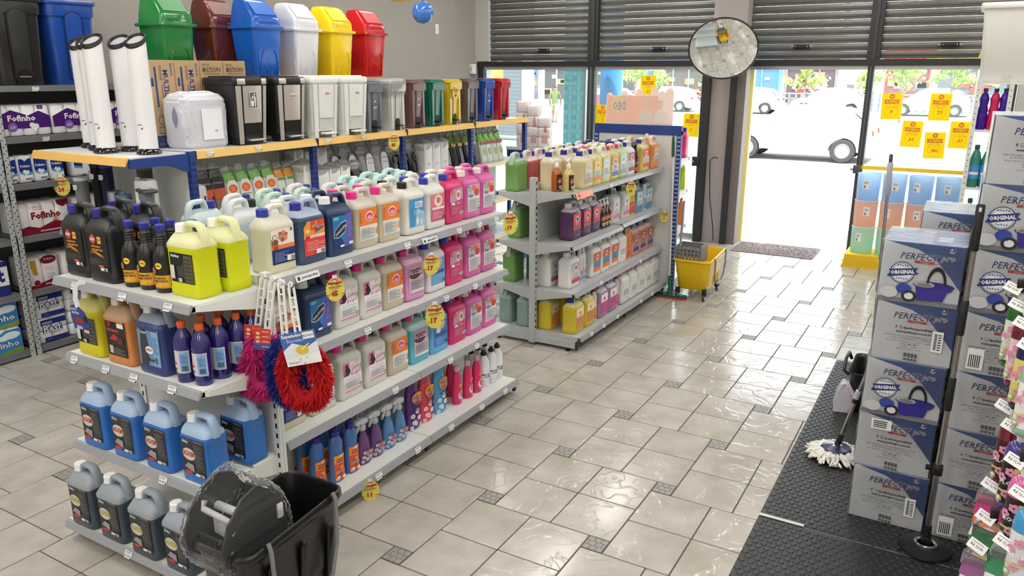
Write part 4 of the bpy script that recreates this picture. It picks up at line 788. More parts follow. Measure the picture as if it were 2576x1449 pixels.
for i, y in enumerate((3.585, 3.797, 4.008, 4.22)):
    put(S('cartonA', lambda: carton(True)) if i < 2 else S('cartonB', lambda: carton(False)), 'carton_box', ('kraft box with sideways lettering, %s below the green bin' % ('nearer', 'farther')[i] if i < 2 else 'kraft box with upright lettering, %s below the brown bin' % ('nearer', 'farther')[i-2]), 'box', (-5.06, y, 1.685), H9, 'kraft boxes under the swing bins')
def lowbox():
    mb = MB(); mb.rbox(-.19, -.155, 0, .19, .155, .47, KRAFT, .004, .003, 1); tp = MB(); tp.box(-.19, -.02, .4702, .19, .02, .471, P((170, 140, 100), .5))
    return [('box', mb.mesh('carton', 0), None), ('tape', tp.mesh('tape', 0), None)]
for i, (y, c) in enumerate(((4.68, 'blue'), (5.11, 'white'), (5.54, 'yellow'), (5.97, 'red'), (4.03, 'green'), (4.48, 'brown'))): put(S('lowbox', lowbox), 'carton_box', 'plain kraft box hidden under the %s swing-lid bin' % c, 'box', (-5.13 if y > 4.6 else -5.415, y, 1.685), H9, 'kraft boxes under the swing bins')
# ---- swing-lid bins
def swing_bin(c, word=None):
    m = P(c, .22, coat=.3); mb = MB()
    R = [[(x, y, z) for x, y in rr(w, d, .035, 4)] for z, w, d in ((0, .235, .225), (.006, .245, .235), (.385, .295, .29))]
    mb.loft(R, m)
    for dx in (-1, 1):         # raised arches on the lower front and side
        mb.tube([(dx*.045+.040*math.cos(a)*dx, -.118-.020*zz/.3-.004, zz) for a, zz in [(PI*.5, .21), (PI*.42, .206), (PI*.3, .19), (PI*.15, .15), (0, .08), (0, .01)]], .0035, m, 6)
        mb.tube([(dx*.125, -.118+.03+.0, .01), (dx*.128, -.10, .08), (dx*.132, -.09, .15)], .003, m, 6)
    for q in (-.04, .04): mb.tube([(q-.02, -.122, .01), (q-.02, -.126, .05), (q, -.129, .075), (q+.02, -.126, .05), (q+.02, -.122, .01)], .003, m, 6)
    rim = MB(); rim.loft([[(x, y, z) for x, y in rr(w, d, .04, 4)] for z, w, d in ((.378, .30, .295), (.374, .335, .33), (.382, .342, .337), (.396, .336, .331), (.400, .30, .295))], m, True, True)
    lid = MB(); secs = [(.398, .292, -.143, .143), (.46, .284, -.138, .138), (.475, .280, -.130, .136), (.53, .262, -.082, .130), (.585, .242, -.032, .122), (.598, .226, -.016, .108), (.602, .20, .0, .09)]
    lid.loft([[(x, y, z) for x, y in rr(w, y1-y0, .03, 4, 0, (y0+y1)/2)] for z, w, y0, y1 in secs], m)
    fl = MB(); e = .003
    def sl(u, v, l): # on the sloping front
        z = .478+v*.9; yy = -.1275+(z-.478)*(.0955/.107); return (u, yy-l*.75-.002, z+l*.65)
    fl.art([('r', -.105, .004, .105, .112, P(c, .5))], sl, .003); fl.art([('r', -.108, .0, -.105, .115, P(tuple(max(0, v-40) for v in c), .4)), ('r', .105, .0, .108, .115, P(tuple(max(0, v-40) for v in c), .4))], sl, .0012)
    pn = MB(); pn.rbox(-.095, -.1445, .41, .095, -.136, .455, m, .006, .002, 1)
    sp = [('body', mb.mesh('bin_body', 40), None), ('rim', rim.mesh('rim', 40), None), ('lid', lid.mesh('lid', 35), None), ('flap', fl.mesh('flap', 0), 2), ('lid_panel', pn.mesh('lid_panel', 30), 2)]
    if word:
        st = MB(); st.art([('r', .0, .408, .09, .458, P(tuple(min(255, v+14) for v in c), .15)), ('t', word, .045, .418, .013, WHITE, {'b': .03}), ('e', .045, .442, .010, .011, WHITE), ('e', .045, .442, .005, .006, P(c, .3))], front(.1448)); sp.append(('sticker', st.mesh('sticker', 0), 2))
    return sp
for c, cn, y, z, wd in (((24, 124, 58), 'green', 4.05, 2.156, 'VIDRO'), ((98, 42, 34), 'brown', 4.505, 2.156, 'ORGÂNICO'), ((24, 96, 196), 'bright blue', 4.66, 2.156, None), ((222, 224, 230), 'white', 5.10, 2.156, None), ((250, 216, 20), 'yellow', 5.53, 2.156, None), ((206, 24, 36), 'red', 5.99, 2.156, None)):
    put(swing_bin(c, wd), 'swing_bin', 'glossy %s swing-lid waste bin in the top row of bins' % cn, 'bin', (-5.12 if y > 4.6 else -5.415, y, z+.001), H9, 'swing-lid bins on the top row')
# ---- pedal bins
def pedal_big(body, panel, lidc, steel):
    m = P(body, .35); pm_ = P(panel, .32, .9) if steel else P(panel, .3); lm = P(lidc, .3); ft = P((20, 20, 20), .4) if steel else P((214, 216, 212), .4)
    mb = MB(); mb.loft([[(x, y, z) for x, y in rr(w, d, .03, 3)] for z, w, d in ((.05, .255, .285), (.06, .258, .288), (.41, .295, .335))], m)
    for q in (-.10, .10): mb.prism([(-.14, 0), (-.14, .06), (.14, .06), (.14, 0), (.07, 0), (.05, .04), (-.05, .04), (-.07, 0)], q-.025, q+.025, m, 'x')
    lid = MB(); lid.rbox(-.158, -.18, .405, .158, .172, .455, lm, .03, .012); lid.rbox(-.13, -.15, .452, .13, .14, .465, lm, .03, .008)
    sp = [('body', mb.mesh('bin_body', 30), None), ('lid', lid.mesh('lid', 35), None)]
    def fr(u, v, l): return (u*(1+.14*(v-.05)/.36), -(.1425+.025*(v-.05)/.36)-l-.001, v)
    for nm, u0, u1, v0, v1, mm in (('side_strip', -.122, -.082, .01, .40, pm_), ('side_strip', .098, .124, .01, .40, pm_), ('front_panel', -.068, .085, .15, .40, pm_), ('window', -.068, .085, .07, .146, P((16, 16, 17), .3) if steel else P((204, 206, 202), .35))):
        a = MB(); vs = [fr(u, v, .006) for u, v in ((u0, v0), (u1, v0), (u1, v1), (u0, v1))]+[fr(u, v, .0) for u, v in ((u0, v0), (u1, v0), (u1, v1), (u0, v1))]
        if nm == 'front_panel':
            vs = []; n_ = 8
            for k in range(n_+1):
                u = u0+(u1-u0)*k/n_; bl_ = .012*math.sin(PI*k/n_); vs += [fr(u, v0, .004+bl_), fr(u, v1, .004+bl_)]
            a.add(vs, [(2*k, 2*k+2, 2*k+3, 2*k+1) for k in range(n_)]+[tuple(range(0, 2*n_+2, 2))[::-1], tuple(range(1, 2*n_+2, 2))], mm)
        else: a.add(vs, [(0, 1, 2, 3), (4, 0, 3, 7), (1, 5, 6, 2), (3, 2, 6, 7), (4, 5, 1, 0)], mm)
        sp.append((nm, a.mesh(nm, 30), None))
    if steel:
        for q0, q1 in ((-.13, -.06), (.09, .135)): sp.append(('lid_clasp', MB().rbox(q0, -.187, .408, q1, -.176, .447, pm_, .004).mesh('lid_clasp', 30), 1))
    pd = MB(); pd.rbox(-.055, -.205, .028, .075, -.14, .042, P((210, 210, 208), .25, .8) if steel else P((236, 236, 234), .3), .006)
    if steel: pd.box(-.07, -.146, .0, .09, -.142, .07, P((16, 16, 17), .4))
    sp.append(('pedal', pd.mesh('pedal', 30), None))
    return sp
def add_print(sp, shapes, d_=.183):
    a = MB(); a.art(shapes, front(d_)); return sp+[('print', a.mesh('print', 0), None)]
litter = [('r', -.03, .25, .036, .36, P((226, 226, 226), .4)), ('r', -.026, .254, .032, .356, P((90, 88, 86), .4)), ('e', .014, .342, .007, .008, WHITE), ('p', [(.004, .33), (.022, .328), (.022, .295), (.018, .26), (.012, .26), (.01, .295)], WHITE), ('p', [(-.02, .262), (.0, .262), (.004, .30), (-.024, .30)], WHITE), ('p', [(-.02, .31), (-.006, .335), (.0, .33), (-.012, .305)], WHITE)]
logo = [('t', 'PERFECT', .008, .335, .010, P((150, 60, 60), .4), {'b': .03, 's': .3}), ('r', -.022, .324, .038, .327, P((200, 70, 60), .4))]
BK = 'pedal bin on the yellow-edged shelf'
st1 = pedal_big((30, 30, 32), (222, 216, 210), (34, 34, 36), True)
put(add_print(st1, litter), 'pedal_bin', 'black and steel bin with a litter pictogram', 'bin', (-4.71, 4.04, 1.685), H9, 'large pedal bins').scale = (1, 1, 1.05)
put(add_print(st1, [('t', 'PERFECT', .008, .335, .014, WHITE, {'b': .05, 's': .3, 'w': .075}), ('r', -.02, .32, .04, .324, RED)]), 'pedal_bin', 'black and steel bin beside the white pedal bins', 'bin', (-4.71, 4.43, 1.685), H9, 'large pedal bins').scale = (1, 1, 1.05)
wh = add_print(pedal_big((226, 228, 222), (232, 234, 230), (236, 237, 234), False), logo)
put(wh, 'pedal_bin', 'white pedal bin next to the steel-fronted bin', 'bin', (-4.69, 4.78, 1.685), H9, 'large pedal bins').scale = (1, 1, 1.05); put(wh, 'pedal_bin', 'white pedal bin next to the small grey bin', 'bin', (-4.66, 5.105, 1.685), H9, 'large pedal bins').scale = (1, 1, 1.05)
def pedal_small(c, word=None, bag=False):
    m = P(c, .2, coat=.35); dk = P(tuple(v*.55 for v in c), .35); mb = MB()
    mb.loft([[(x, y, z) for x, y in rr(w, d, .028, 4)] for z, w, d in ((0, .165, .255), (.006, .172, .262), (.385, .205, .305))], m)
    for q in (-1, 1): mb.prism([(-.152, .02), (-.152, .36), (-.14, .36), (-.128, .02)], q*.078-.014, q*.078+.014, m, 'x')
    sp = [('body', mb.mesh('bin_body', 35), None)]
    lid = MB(); lid.rbox(-.113, -.172, .385, .113, .158, .412, m, .03, .008, 4); lid.rbox(-.10, -.16, .408, .10, .148, .424, m, .04, .010, 4); lid.prism([(-.168, .33), (-.172, .388), (-.15, .388), (-.15, .34)], -.098, .098, m, 'x'); sp.append(('lid', lid.mesh('lid', 35), None))
    ch = MB()
    def fr(u, v, l): return (u, -(.131+.0216*v/.385)-l, v)
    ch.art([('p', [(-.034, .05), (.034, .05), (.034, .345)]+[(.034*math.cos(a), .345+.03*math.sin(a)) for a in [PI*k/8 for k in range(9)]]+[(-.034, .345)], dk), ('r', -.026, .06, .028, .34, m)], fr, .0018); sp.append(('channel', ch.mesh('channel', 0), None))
    ar = MB(); ar.art([('p', [(-.036, .0), (.036, .0), (.036, .07)]+[(.036*math.cos(a), .07+.036*math.sin(a)) for a in [PI*k/8 for k in range(9)]]+[(-.036, .07)], P((22, 22, 24), .5))], fr, .0045); sp.append(('pedal_opening', ar.mesh('pedal_opening', 0), None))
    pd = MB(); pd.prism([(-.19, .035), (-.19, .045), (-.13, .055), (-.13, .04)], -.03, .034, P((20, 20, 20), .35), 'x'); sp.append(('pedal', pd.mesh('pedal', 0), None))
    if word:
        pr = MB(); pr.art([('e', .004, .235, .013, .015, WHITE), ('e', .004, .233, .007, .008, dk), ('p', [(-.008, .25), (.016, .25), (.004, .265)], WHITE), ('t', word, .004, .205, .014, WHITE, {'b': .03, 'w': .05})], fr, .0022); sp.append(('print', pr.mesh('print', 0), None))
    if bag:
        bm = MB(); bm.loft([[(x+.004*math.sin(k*2.3+z*40), y+.004*math.cos(k*1.7+z*33), z) for k, (x, y) in enumerate(rr(w, d, .03, 4))] for z, w, d in ((.30, .222, .325), (.36, .236, .345), (.42, .236, .348), (.437, .19, .29))], P((235, 238, 240), .08, clear=.10), False, True); sp.append(('plastic_wrap', bm.mesh('plastic_wrap', 40), None))
    return sp
for c, cn, y, wd, bg2 in (((112, 118, 130), 'slate grey', 5.39, 'USO', False), ((204, 205, 200), 'plastic-wrapped light grey', 5.71, None, True), ((110, 82, 76), 'brown', 6.02, 'ORGANICO', False), ((20, 104, 84), 'dark green', 6.33, None, False), ((214, 182, 44), 'mustard yellow', 6.63, None, False), ((96, 84, 84), 'dark taupe', 6.95, None, False), ((36, 72, 160), 'royal blue', 7.27, 'PAPEL', False), ((190, 30, 46), 'crimson', 7.60, None, False)):
    put(pedal_small(c, wd, bg2), 'pedal_bin', 'small %s pedal bin on the yellow-edged shelf' % cn, 'bin', (-4.68, y, 1.685), H9, 'small pedal bins').scale = (1, 1, 1.05)
# ---- paper dispenser in its bag
t = thing('paper_dispenser', 'white paper dispenser wrapped in a frosted plastic bag', 'dispenser', (-4.74, 3.70, 1.685), H9)
ob('body', MB().rbox(-.14, -.10, .01, .14, .10, .33, P((232, 233, 238), .3), .05, .03, 4).mesh('body', 40), t)
bm = MB(); rnd = random.Random(3); R = []
prof_ = [(.0, .33, .24), (.02, .355, .265), (.12, .36, .27), (.25, .365, .27), (.33, .36, .26), (.365, .32, .20), (.385, .22, .10)]
for q in range(25):
    u = q/24*6; i = min(5, int(u)); f_ = u-i; z, w, d = [prof_[i][j]+(prof_[i+1][j]-prof_[i][j])*f_ for j in range(3)]
    R.append([(x+rnd.uniform(-.005, .005), y+rnd.uniform(-.005, .005), z+rnd.uniform(-.004, .004)*(z > .02)) for x, y in rr(w, d, .06, 10)])
bm.loft(R, P((238, 238, 246), .2, trans=.35)); ob('plastic_bag', bm.mesh('plastic_bag', 14), t)
wn = MB(); wn.art([('p', [(.02, .14), (.045, .19), (.045, .24), (.02, .29), (-.005, .24), (-.005, .19)], P((138, 138, 172), .3))], lambda u, v, l: (-.186-l, -u, v)); ob('window', wn.mesh('window', 0), t); wn = MB(); wn.art([('r', -.06, .06, .11, .27, P((243, 243, 248), .3)), ('r', .04, .11, .065, .125, P((170, 175, 200), .4))], front(.141)); ob('print', wn.mesh('print', 0), t)
# ---- tall white tube dispensers
def tube_disp():
    w = P((236, 236, 238), .3); n = 20
    def ring(rx, ry, z, sl=0): return [(rx*math.cos(2*PI*k/n), ry*math.sin(2*PI*k/n), z+sl*math.cos(2*PI*k/n)) for k in range(n)]
    mb = MB(); mb.loft([ring(.060, .060, .035), ring(.060, .060, .70, .036)], w, True, False); mb.loft([ring(.054, .054, .705, .036), ring(.054, .054, .6, 0)], P((222, 222, 225), .4), False, True)
    rm = MB(); rm.loft([ring(.062, .062, .690, .036), ring(.067, .067, .697, .036), ring(.065, .065, .720, .036), ring(.054, .054, .718, .036), ring(.053, .053, .70, .036)], P((22, 22, 24), .3), False, False)
    bs = MB(); bs.lathe([(.074, 0), (.078, .008), (.074, .02), (.060, .034), (.05, .045)], P((16, 16, 18), .15, coat=.5), 24, sx=1.05, sy=1.0)
    st = MB(); st.art([('r', -.12, .16, -.08, .20, WHITE), ('r', -.115, .185, -.085, .192, MUTE), ('p', [(-.08, .16), (-.08, .175), (-.095, .16)], BLACK)], wrap(.0604), seg=12)
    return [('tube', mb.mesh('tube', 40), None), ('rim', rm.mesh('rim', 40), None), ('base', bs.mesh('base', 40), None), ('price_sticker', st.mesh('price_sticker', 0), None)]
td = tube_disp()
for (x, y), d in zip(((-4.62, 3.22), (-4.90, 3.29), (-4.93, 3.125), (-5.145, 3.225), (-5.37, 3.31)), ('nearest the blue post', 'second from the blue post', 'in the middle', 'second from the far end', 'at the far end')):
    put(td, 'tube_dispenser', 'tall white tube dispenser with black rim, %s' % d, 'dispenser', (x, y, 1.686), 1.95, 'white tube dispensers')
# ---- cups and dispensers under the end display
def clear_tube(r, h, c, capc=None):
    m = P(c, .1, clear=.25, tint=tuple(c)); mb = MB(); mb.lathe([(r, 0), (r, h)], m, 18, c0=False, c1=False); mb.lathe([(r*.96, .002), (r*.96, h)], m, 18, c0=True, c1=False)
    sp = [('tube', mb.mesh('tube', 40), None)]
    if capc: sp.append(('rim', MB().lathe([(r*1.02, h-.02), (r*1.08, h-.015), (r*1.08, h), (r, h+.004)], P(capc, .35), 18).mesh('rim', 40), None))
    tgm = MB(); tgm.art([('r', -.026, -.018, .026, .018, WHITE), ('t', 'R$ 19,90', 0, -.004, .009, INK), ('p', [(.026, -.018), (.026, -.006), (.014, -.018)], BLACK)], lambda u, v, l: (u, -r-.003-l, h*.82+v)); sp.append(('price_sticker', tgm.mesh('price_sticker', 0), None))
    return sp
ZE = 1.121; GD = 'dispensers on the lower end shelf'
put(clear_tube(.045, .36, (200, 204, 212), (226, 228, 230)), 'cup_dispenser', 'clear tube dispenser with white rim at the far end below', 'dispenser', (-5.40, 3.2, ZE), 0, GD)
put(clear_tube(.04, .46, (60, 62, 66), (20, 20, 22)), 'cup_dispenser', 'smoked dark tube dispenser under the yellow-edged shelf', 'dispenser', (-5.26, 3.24, ZE), 0, GD)
put(clear_tube(.042, .46, (70, 80, 120), (36, 60, 150)), 'cup_dispenser', 'smoked tube dispenser with blue rim under the yellow-edged shelf', 'dispenser', (-5.15, 3.24, ZE), 0, GD)
put(clear_tube(.05, .47, (150, 142, 132), (120, 112, 104)), 'cup_dispenser', 'grey brown tube dispenser under the yellow-edged shelf', 'dispenser', (-4.77, 3.27, ZE), 0, GD)
put([('cup', MB().lathe([(.042, 0), (.045, .01), (.045, .28), (.047, .285)], P((190, 190, 192), .2, .95), 20).mesh('cup', 40), None), ('lid', MB().lathe([(.047, .285), (.047, .295), (.02, .30)], P((150, 150, 152), .3, .9), 20).mesh('lid', 40), None)], 'soap_dispenser', 'shiny steel cylinder dispenser beside a blue jar', 'dispenser', (-5.03, 3.2, ZE), 0, GD)
put([('jar', MB().lathe([(.045, 0), (.048, .01), (.048, .26), (.046, .265)], P((70, 140, 190), .15, clear=.35, tint=(120, 180, 215)), 20).mesh('jar', 40), None), ('lid', MB().lathe([(.05, .262), (.05, .28), (.015, .284), (.012, .30)], P((90, 130, 160), .3), 20).mesh('lid', 40), None)], 'soap_dispenser', 'translucent blue jar with lid under the end shelf', 'dispenser', (-4.91, 3.19, ZE), 0, GD)
put([('body', MB().rbox(-.075, -.06, 0, .075, .06, .40, P((236, 236, 232), .3), .055, .02, 5).mesh('body', 40), None), ('slot', MB().rbox(.0, -.045, .399, .06, -.02, .404, P((150, 150, 148), .4), .008).mesh('slot', 0), None), ('price_sticker', MB().art([('r', -.03, .22, .01, .27, WHITE), ('p', [(.01, .22), (.01, .235), (-.006, .22)], BLACK)], front(.061)).mesh('price_sticker', 0), None)], 'paper_dispenser', 'white rounded dispenser below the tall white tubes', 'dispenser', (-4.67, 3.2, ZE), 0, GD)
hh = clear_tube(.048, .33, (196, 206, 214)); tp = MB(); tp.rbox(-.07, -.05, .33, .10, .05, .355, P((70, 72, 76), .25), .02); tp.lathe([(.03, .354), (.03, .362), (.008, .364), (.007, .378)], WHITE, 14); hh.append(('lid', tp.mesh('lid', 35), None))
put(hh, 'soap_dispenser', 'clear pump container with dark lid beside the blue post', 'dispenser', (-4.56, 3.12, ZE), -.3, GD)
# ---- wrapped goods on the bin gondola's middle shelf
FILM = P((232, 236, 236), .1, clear=.12)
def pouch(w, h, d, body, head, art_, lean=.16, film=True):
    mb = MB(); rnd = random.Random(int(w*1e4)+int(h*1e3)+body[0]); R = []; bm_ = P(body, .3)
    for z, a, b in ((0, .9, .5), (.015, 1, .85), (h*.35, 1, 1), (h*.65, .98, .8), (h*.8, .96, .4)):
        R.append([(x, y+z*lean, z) for x, y in rr(w*a, d*b, min(.03, d*b*.4), 3)])
    mb.loft(R, bm_); sp = [('pack', mb.mesh('pack', 50), None)]
    hd = MB(); R = []
    for k, (z, a, b) in enumerate(((h*.72, 1.02, .62), (h*.84, 1.0, .3), (h*.93, .94, .12), (h, 1.0, .07))):
        R.append([(x+rnd.uniform(-.006, .006)*(k > 1), y+z*lean+rnd.uniform(-.008, .008)*(k > 1), z+rnd.uniform(-.012, .012)*(k > 2)) for x, y in rr(w*a, d*b, .008, 3)])
    hd.loft(R, P(head, .25) if head else FILM); sp.append(('header', hd.mesh('header', 50), None))
    if film:
        fm = MB(); R = []
        for k, (z, a, b) in enumerate(((h*.9, .96, .2), (h*1.02, .9, .35), (h*1.12, .75, .3), (h*1.16, .5, .1))):
            R.append([(x+rnd.uniform(-.01, .01), y+z*lean+rnd.uniform(-.01, .01), z+rnd.uniform(-.01, .01)) for x, y in rr(w*a, d*b, .012, 3)])
        fm.loft(R, FILM, False, True); sp.append(('film', fm.mesh('film', 20), None))
    a = MB(); a.art(art_, lambda u, v, l: (u, -d*.5-.003-l+v*lean, v)); sp.append(('print', a.mesh('print', 0), None))
    return sp
GM = 'goods on the middle shelf of the bin gondola'; Z2 = 1.221
def orange_art(): return [('r', -.05, .17, .05, .25, BLACK), ('t', 'Premisse', .0, .21, .016, P((200, 200, 200), .4)), ('r', -.05, .0, .05, .09, P((120, 120, 118), .3)), ('p', [(-.05, .09), (.05, .12), (.05, .17), (-.05, .15)], P((206, 92, 50), .4))]
def green_art(): return [('p', [(-.052, .0), (.052, .0), (.052, .17), (.03, .21), (-.03, .21), (-.052, .17)], P((240, 240, 238), .35)), ('e', .0, .15, .042, .032, P((238, 120, 50), .4)), ('t', 'Limpa', .0, .157, .011, WHITE), ('t', 'Facil', .0, .142, .011, WHITE), ('r', -.042, .10, .042, .106, P((110, 170, 50), .4)), ('e', .0, .05, .012, .026, P((150, 150, 150), .4))]
wo = 'on the shelf below the bins'
put([('body', MB().rbox(-.07, -.06, 0, .07, .06, .22, P((236, 236, 236), .3), .05, .03, 5).mesh('body', 40), None), ('slot', MB().rbox(.02, -.064, .06, .035, -.058, .14, P((60, 60, 62), .4), .006).mesh('slot', 0), None)], 'soap_dispenser', 'small white dispenser at the near end '+wo, 'dispenser', (-4.66, 3.57, Z2), H9, GM)
for i, y in enumerate((3.66, 3.77)): put(pouch(.10, .30, .06, (206, 92, 50), (40, 36, 34), orange_art()), 'broom_refill_pack', '%s orange and black pack %s' % (('nearer', 'farther')[i], wo), 'pack', (-4.66, y, Z2), H9, GM)
for i, y in enumerate((3.89, 4.01, 4.135, 4.26)): put(S('greenp', lambda: pouch(.11, .27, .06, (240, 240, 238), (96, 168, 40), green_art())), 'cloth_pack', 'green-topped pack with orange badge, %s of four below the bins' % ORD[i], 'pack', (-4.66, y, Z2), H9, GM)
for i, y in enumerate((4.37, 4.47)): put(S('amberp', lambda: pouch(.09, .25, .06, (238, 238, 236), (226, 160, 60), [('r', -.04, .16, .04, .18, P((110, 160, 60), .4)), ('e', .0, .07, .012, .03, P((150, 150, 150), .4))])), 'cloth_pack', '%s white pack with amber top %s' % (('nearer', 'farther')[i], wo), 'pack', (-4.66, y, Z2), H9, GM)
def wbox(w, h, d): 
    a = MB(); a.rbox(-w/2, -d/2, 0, w/2, d/2, h, P((234, 234, 232), .35), .012, .006, 2); f_ = MB(); rnd = random.Random(5)
    f_.loft([[(x+rnd.uniform(-.006, .006), y+rnd.uniform(-.006, .006), z+rnd.uniform(-.006, .006)) for x, y in rr(w*q, d*q, .02, 3)] for z, q in ((h*.8, 1.04), (h+.004, 1.02), (h+.03, .6), (h+.045, .3))], FILM, False, True)
    p_ = MB(); p_.art([('r', -w*.2, h*.3, w*.2, h*.38, P((190, 195, 200), .4))], front(d/2+.001))
    return [('box', a.mesh('box', 30), None), ('film', f_.mesh('film', 20), None), ('print', p_.mesh('print', 0), None)]
for i, (y, h, w) in enumerate(((4.60, .26, .14), (4.75, .20, .14), (4.89, .20, .13), (5.02, .21, .12))): put(wbox(w, h, .14), 'wrapped_box', 'film-wrapped white box, %s of four below the large bins' % ORD[i], 'box', (-4.64, y, Z2), H9, GM)
for i, (y, h, w) in enumerate(((4.66, .36, .11), (4.79, .34, .11), (4.93, .36, .12))): put(wbox(w, h, .12), 'wrapped_box', 'tall white box behind the wrapped boxes, %s of three' % ORD[i], 'box', (-4.80, y, Z2), H9, GM)
put(pouch(.12, .20, .08, (26, 26, 28), None, [('r', -.03, .04, .03, .1, P((60, 60, 62), .3))]), 'dispenser_pack', 'low black wrapped pack in front of grey pouches', 'pack', (-4.60, 5.2, Z2), H9, GM)
for i, (y, x) in enumerate(((5.10, -4.80), (5.28, -4.76), (5.46, -4.72), (5.62, -4.68))): put(S('greyp', lambda: pouch(.16, .33, .09, (152, 154, 162), None, [('e', .03, .20, .05, .07, P((238, 238, 240), .35)), ('r', -.02, .10, .08, .20, P((238, 238, 240), .35)), ('t', 'premisse', .03, .22, .022, INK, {'w': .085}), ('t', 'invoq', .03, .18, .022, INK)])), 'dispenser_pack', 'grey wrapped pouch with white badge, %s of four below the bins' % ORD[i], 'pack', (x, y, Z2), H9, GM)
for i, y in enumerate((5.79, 5.94, 6.09)): put(S('blackp', lambda: pouch(.13, .31, .09, (24, 24, 26), None, [('e', .02, .18, .028, .03, P((90, 90, 92), .3)), ('e', .02, .18, .018, .02, BLACK), ('r', -.05, .03, .05, .035, P((90, 90, 92), .3))])), 'dispenser_pack', 'tall black wrapped pack, %s of three below the small bins' % ORD[i], 'pack', (-4.68, y, Z2), H9, GM)
for i, y in enumerate((6.24, 6.38, 6.52)): put(wbox(.13, .30, .14), 'wrapped_box', 'white box beside the black brush packs, %s of three' % ORD[i], 'box', (-4.66, y, Z2), H9, GM)
for i, y in enumerate((6.68, 6.80, 6.92, 7.05, 7.19)): put(S('brushp', lambda: pouch(.10, .34, .06, (38, 38, 40), (120, 130, 60), [('r', -.04, .22, .04, .25, P((206, 160, 60), .4)), ('r', -.03, .05, .02, .2, P((70, 70, 72), .2))], .22)), 'brush_pack', 'black brush in clear pack, %s of five below the small bins' % ORD[i], 'pack', (-4.66, y, Z2), H9, GM)
for i, y in enumerate((7.36, 7.48, 7.60, 7.72)): put(S('limep', lambda: pouch(.11, .32, .06, (222, 226, 220), (126, 196, 60), [('r', -.05, .20, .05, .235, P((170, 40, 50), .4)), ('e', .01, .12, .03, .04, P((170, 190, 90), .4))], .2)), 'sponge_pack', 'white pack with lime top, %s of four at the far end' % ORD[i], 'pack', (-4.66, y, Z2), H9, GM)
# toilet paper stack on a low blue stand beyond
t = thing('display_stand', 'low blue stand holding tissue packs by the window', 'stand', (-4.75, 8.75, 0))
ob('top', MB().rbox(-.28, -.28, 1.26, .28, .28, 1.30, SHW, .006).mesh('top', 0), t); ob('apron', MB().box(-.27, -.275, 1.19, .27, .275, 1.26, BLUE).mesh('apron', 0), t)
for x in (-.25, .25):
    for y in (-.25, .25): ob('leg', MB().box(x-.02, y-.02, 0, x+.02, y+.02, 1.19, BLUE).mesh('leg', 0), t)
# ---- paper packs
def pack(w, h, d, n, base, art_, rows=1, roll=False):
    mb = MB(); bm_ = P(base, .28)
    for r in range(rows):
        for k in range(n):
            x0 = -w/2+k*w/n; z0 = r*h/rows; mb.rbox(x0-.002, -d/2, z0, x0+w/n+.002, d/2, z0+h/rows+.001, bm_, min(.03, w/n*.4), .016, 3)
    sp = [('wrapper', mb.mesh('wrapper', 50), None)]
    a = MB(); a.art(art_, front(d/2+.0008)); sp.append(('print', a.mesh('print', 0), None))
    return sp
PUR = P((70, 28, 110), .35)
def A_purple(w, h): return [('p', [(-w/2, h*.25), (w/2, h*.25), (w/2, h*.62), (w*.3, h*.8), (w*.1, h*.66), (-w*.2, h*.85), (-w/2, h*.6)], PUR), ('t', 'Fofinho', -w*.02, h*.58, h*.2, WHITE, {'b': .03, 'w': w*.5}), ('e', -w*.2, h*.3, h*.15, h*.15, P((130, 90, 170), .35)), ('t', '60', -w*.2, h*.3, h*.12, WHITE), ('e', w*.15, h*.34, h*.09, h*.09, WHITE), ('e', w*.22, h*.3, h*.09, h*.09, P((230, 230, 236), .4)), ('e', w*.18, h*.22, h*.09, h*.09, P((236, 236, 240), .4)), ('r', w*.28, h*.86, w*.38, h*.98, PUR), ('t', '16', w*.33, h*.92, h*.07, WHITE)]
def A_towel(w, h): return [('r', -w*.46, h*.22, w*.46, h*.88, P((28, 52, 130), .35)), ('p', [(-w*.46, h*.2), (w*.46, h*.2), (w*.46, h*.4), (0, h*.34), (-w*.46, h*.45)], P((80, 160, 210), .35)), ('p', [(-w*.46, h*.1), (w*.46, h*.1), (w*.46, h*.3), (0, h*.26), (-w*.46, h*.36)], WHITE), ('t', 'Fofinho', 0, h*.62, h*.09, WHITE, {'b': .03, 'w': w*.72}), ('e', -w*.1, h*.42, w*.13, w*.13, WHITE), ('e', w*.12, h*.40, w*.13, w*.13, P((232, 232, 238), .4)), ('e', 0, h*.33, w*.12, w*.12, P((226, 226, 234), .4)), ('r', -w*.1, h*.12, w*.4, h*.18, P((120, 120, 170), .4)), ('p', [(-w*.46, h*.98), (0, h*.8), (w*.46, h*.98)], WHITE)]
WINE = P((128, 20, 44), .35)
def A_red(w, h): return [('p', [(-w/2, 0), (w/2, 0), (w/2, h*.22), (w*.2, h*.36), (-w*.1, h*.18), (-w*.3, h*.28), (-w/2, h*.2)], WINE), ('t', 'Fofinho', w*.05, h*.58, h*.24, WINE, {'b': .04, 'w': w*.56}), ('t', 'o Macio e', -w*.12, h*.86, h*.07, RED), ('t', 'Aconchegante', -w*.08, h*.78, h*.06, RED), ('p', [(w*.26, h), (w/2, h), (w/2, h*.86), (w*.38, h*.76), (w*.28, h*.86)], WINE), ('e', w*.22, h*.4, w*.05, h*.05, P((206, 170, 90), .4)), ('e', w*.42, h*.45, h*.1, h*.1, P((214, 220, 230), .4)), ('r', -w*.1, h*.06, w*.4, h*.1, P((226, 190, 200), .4))]
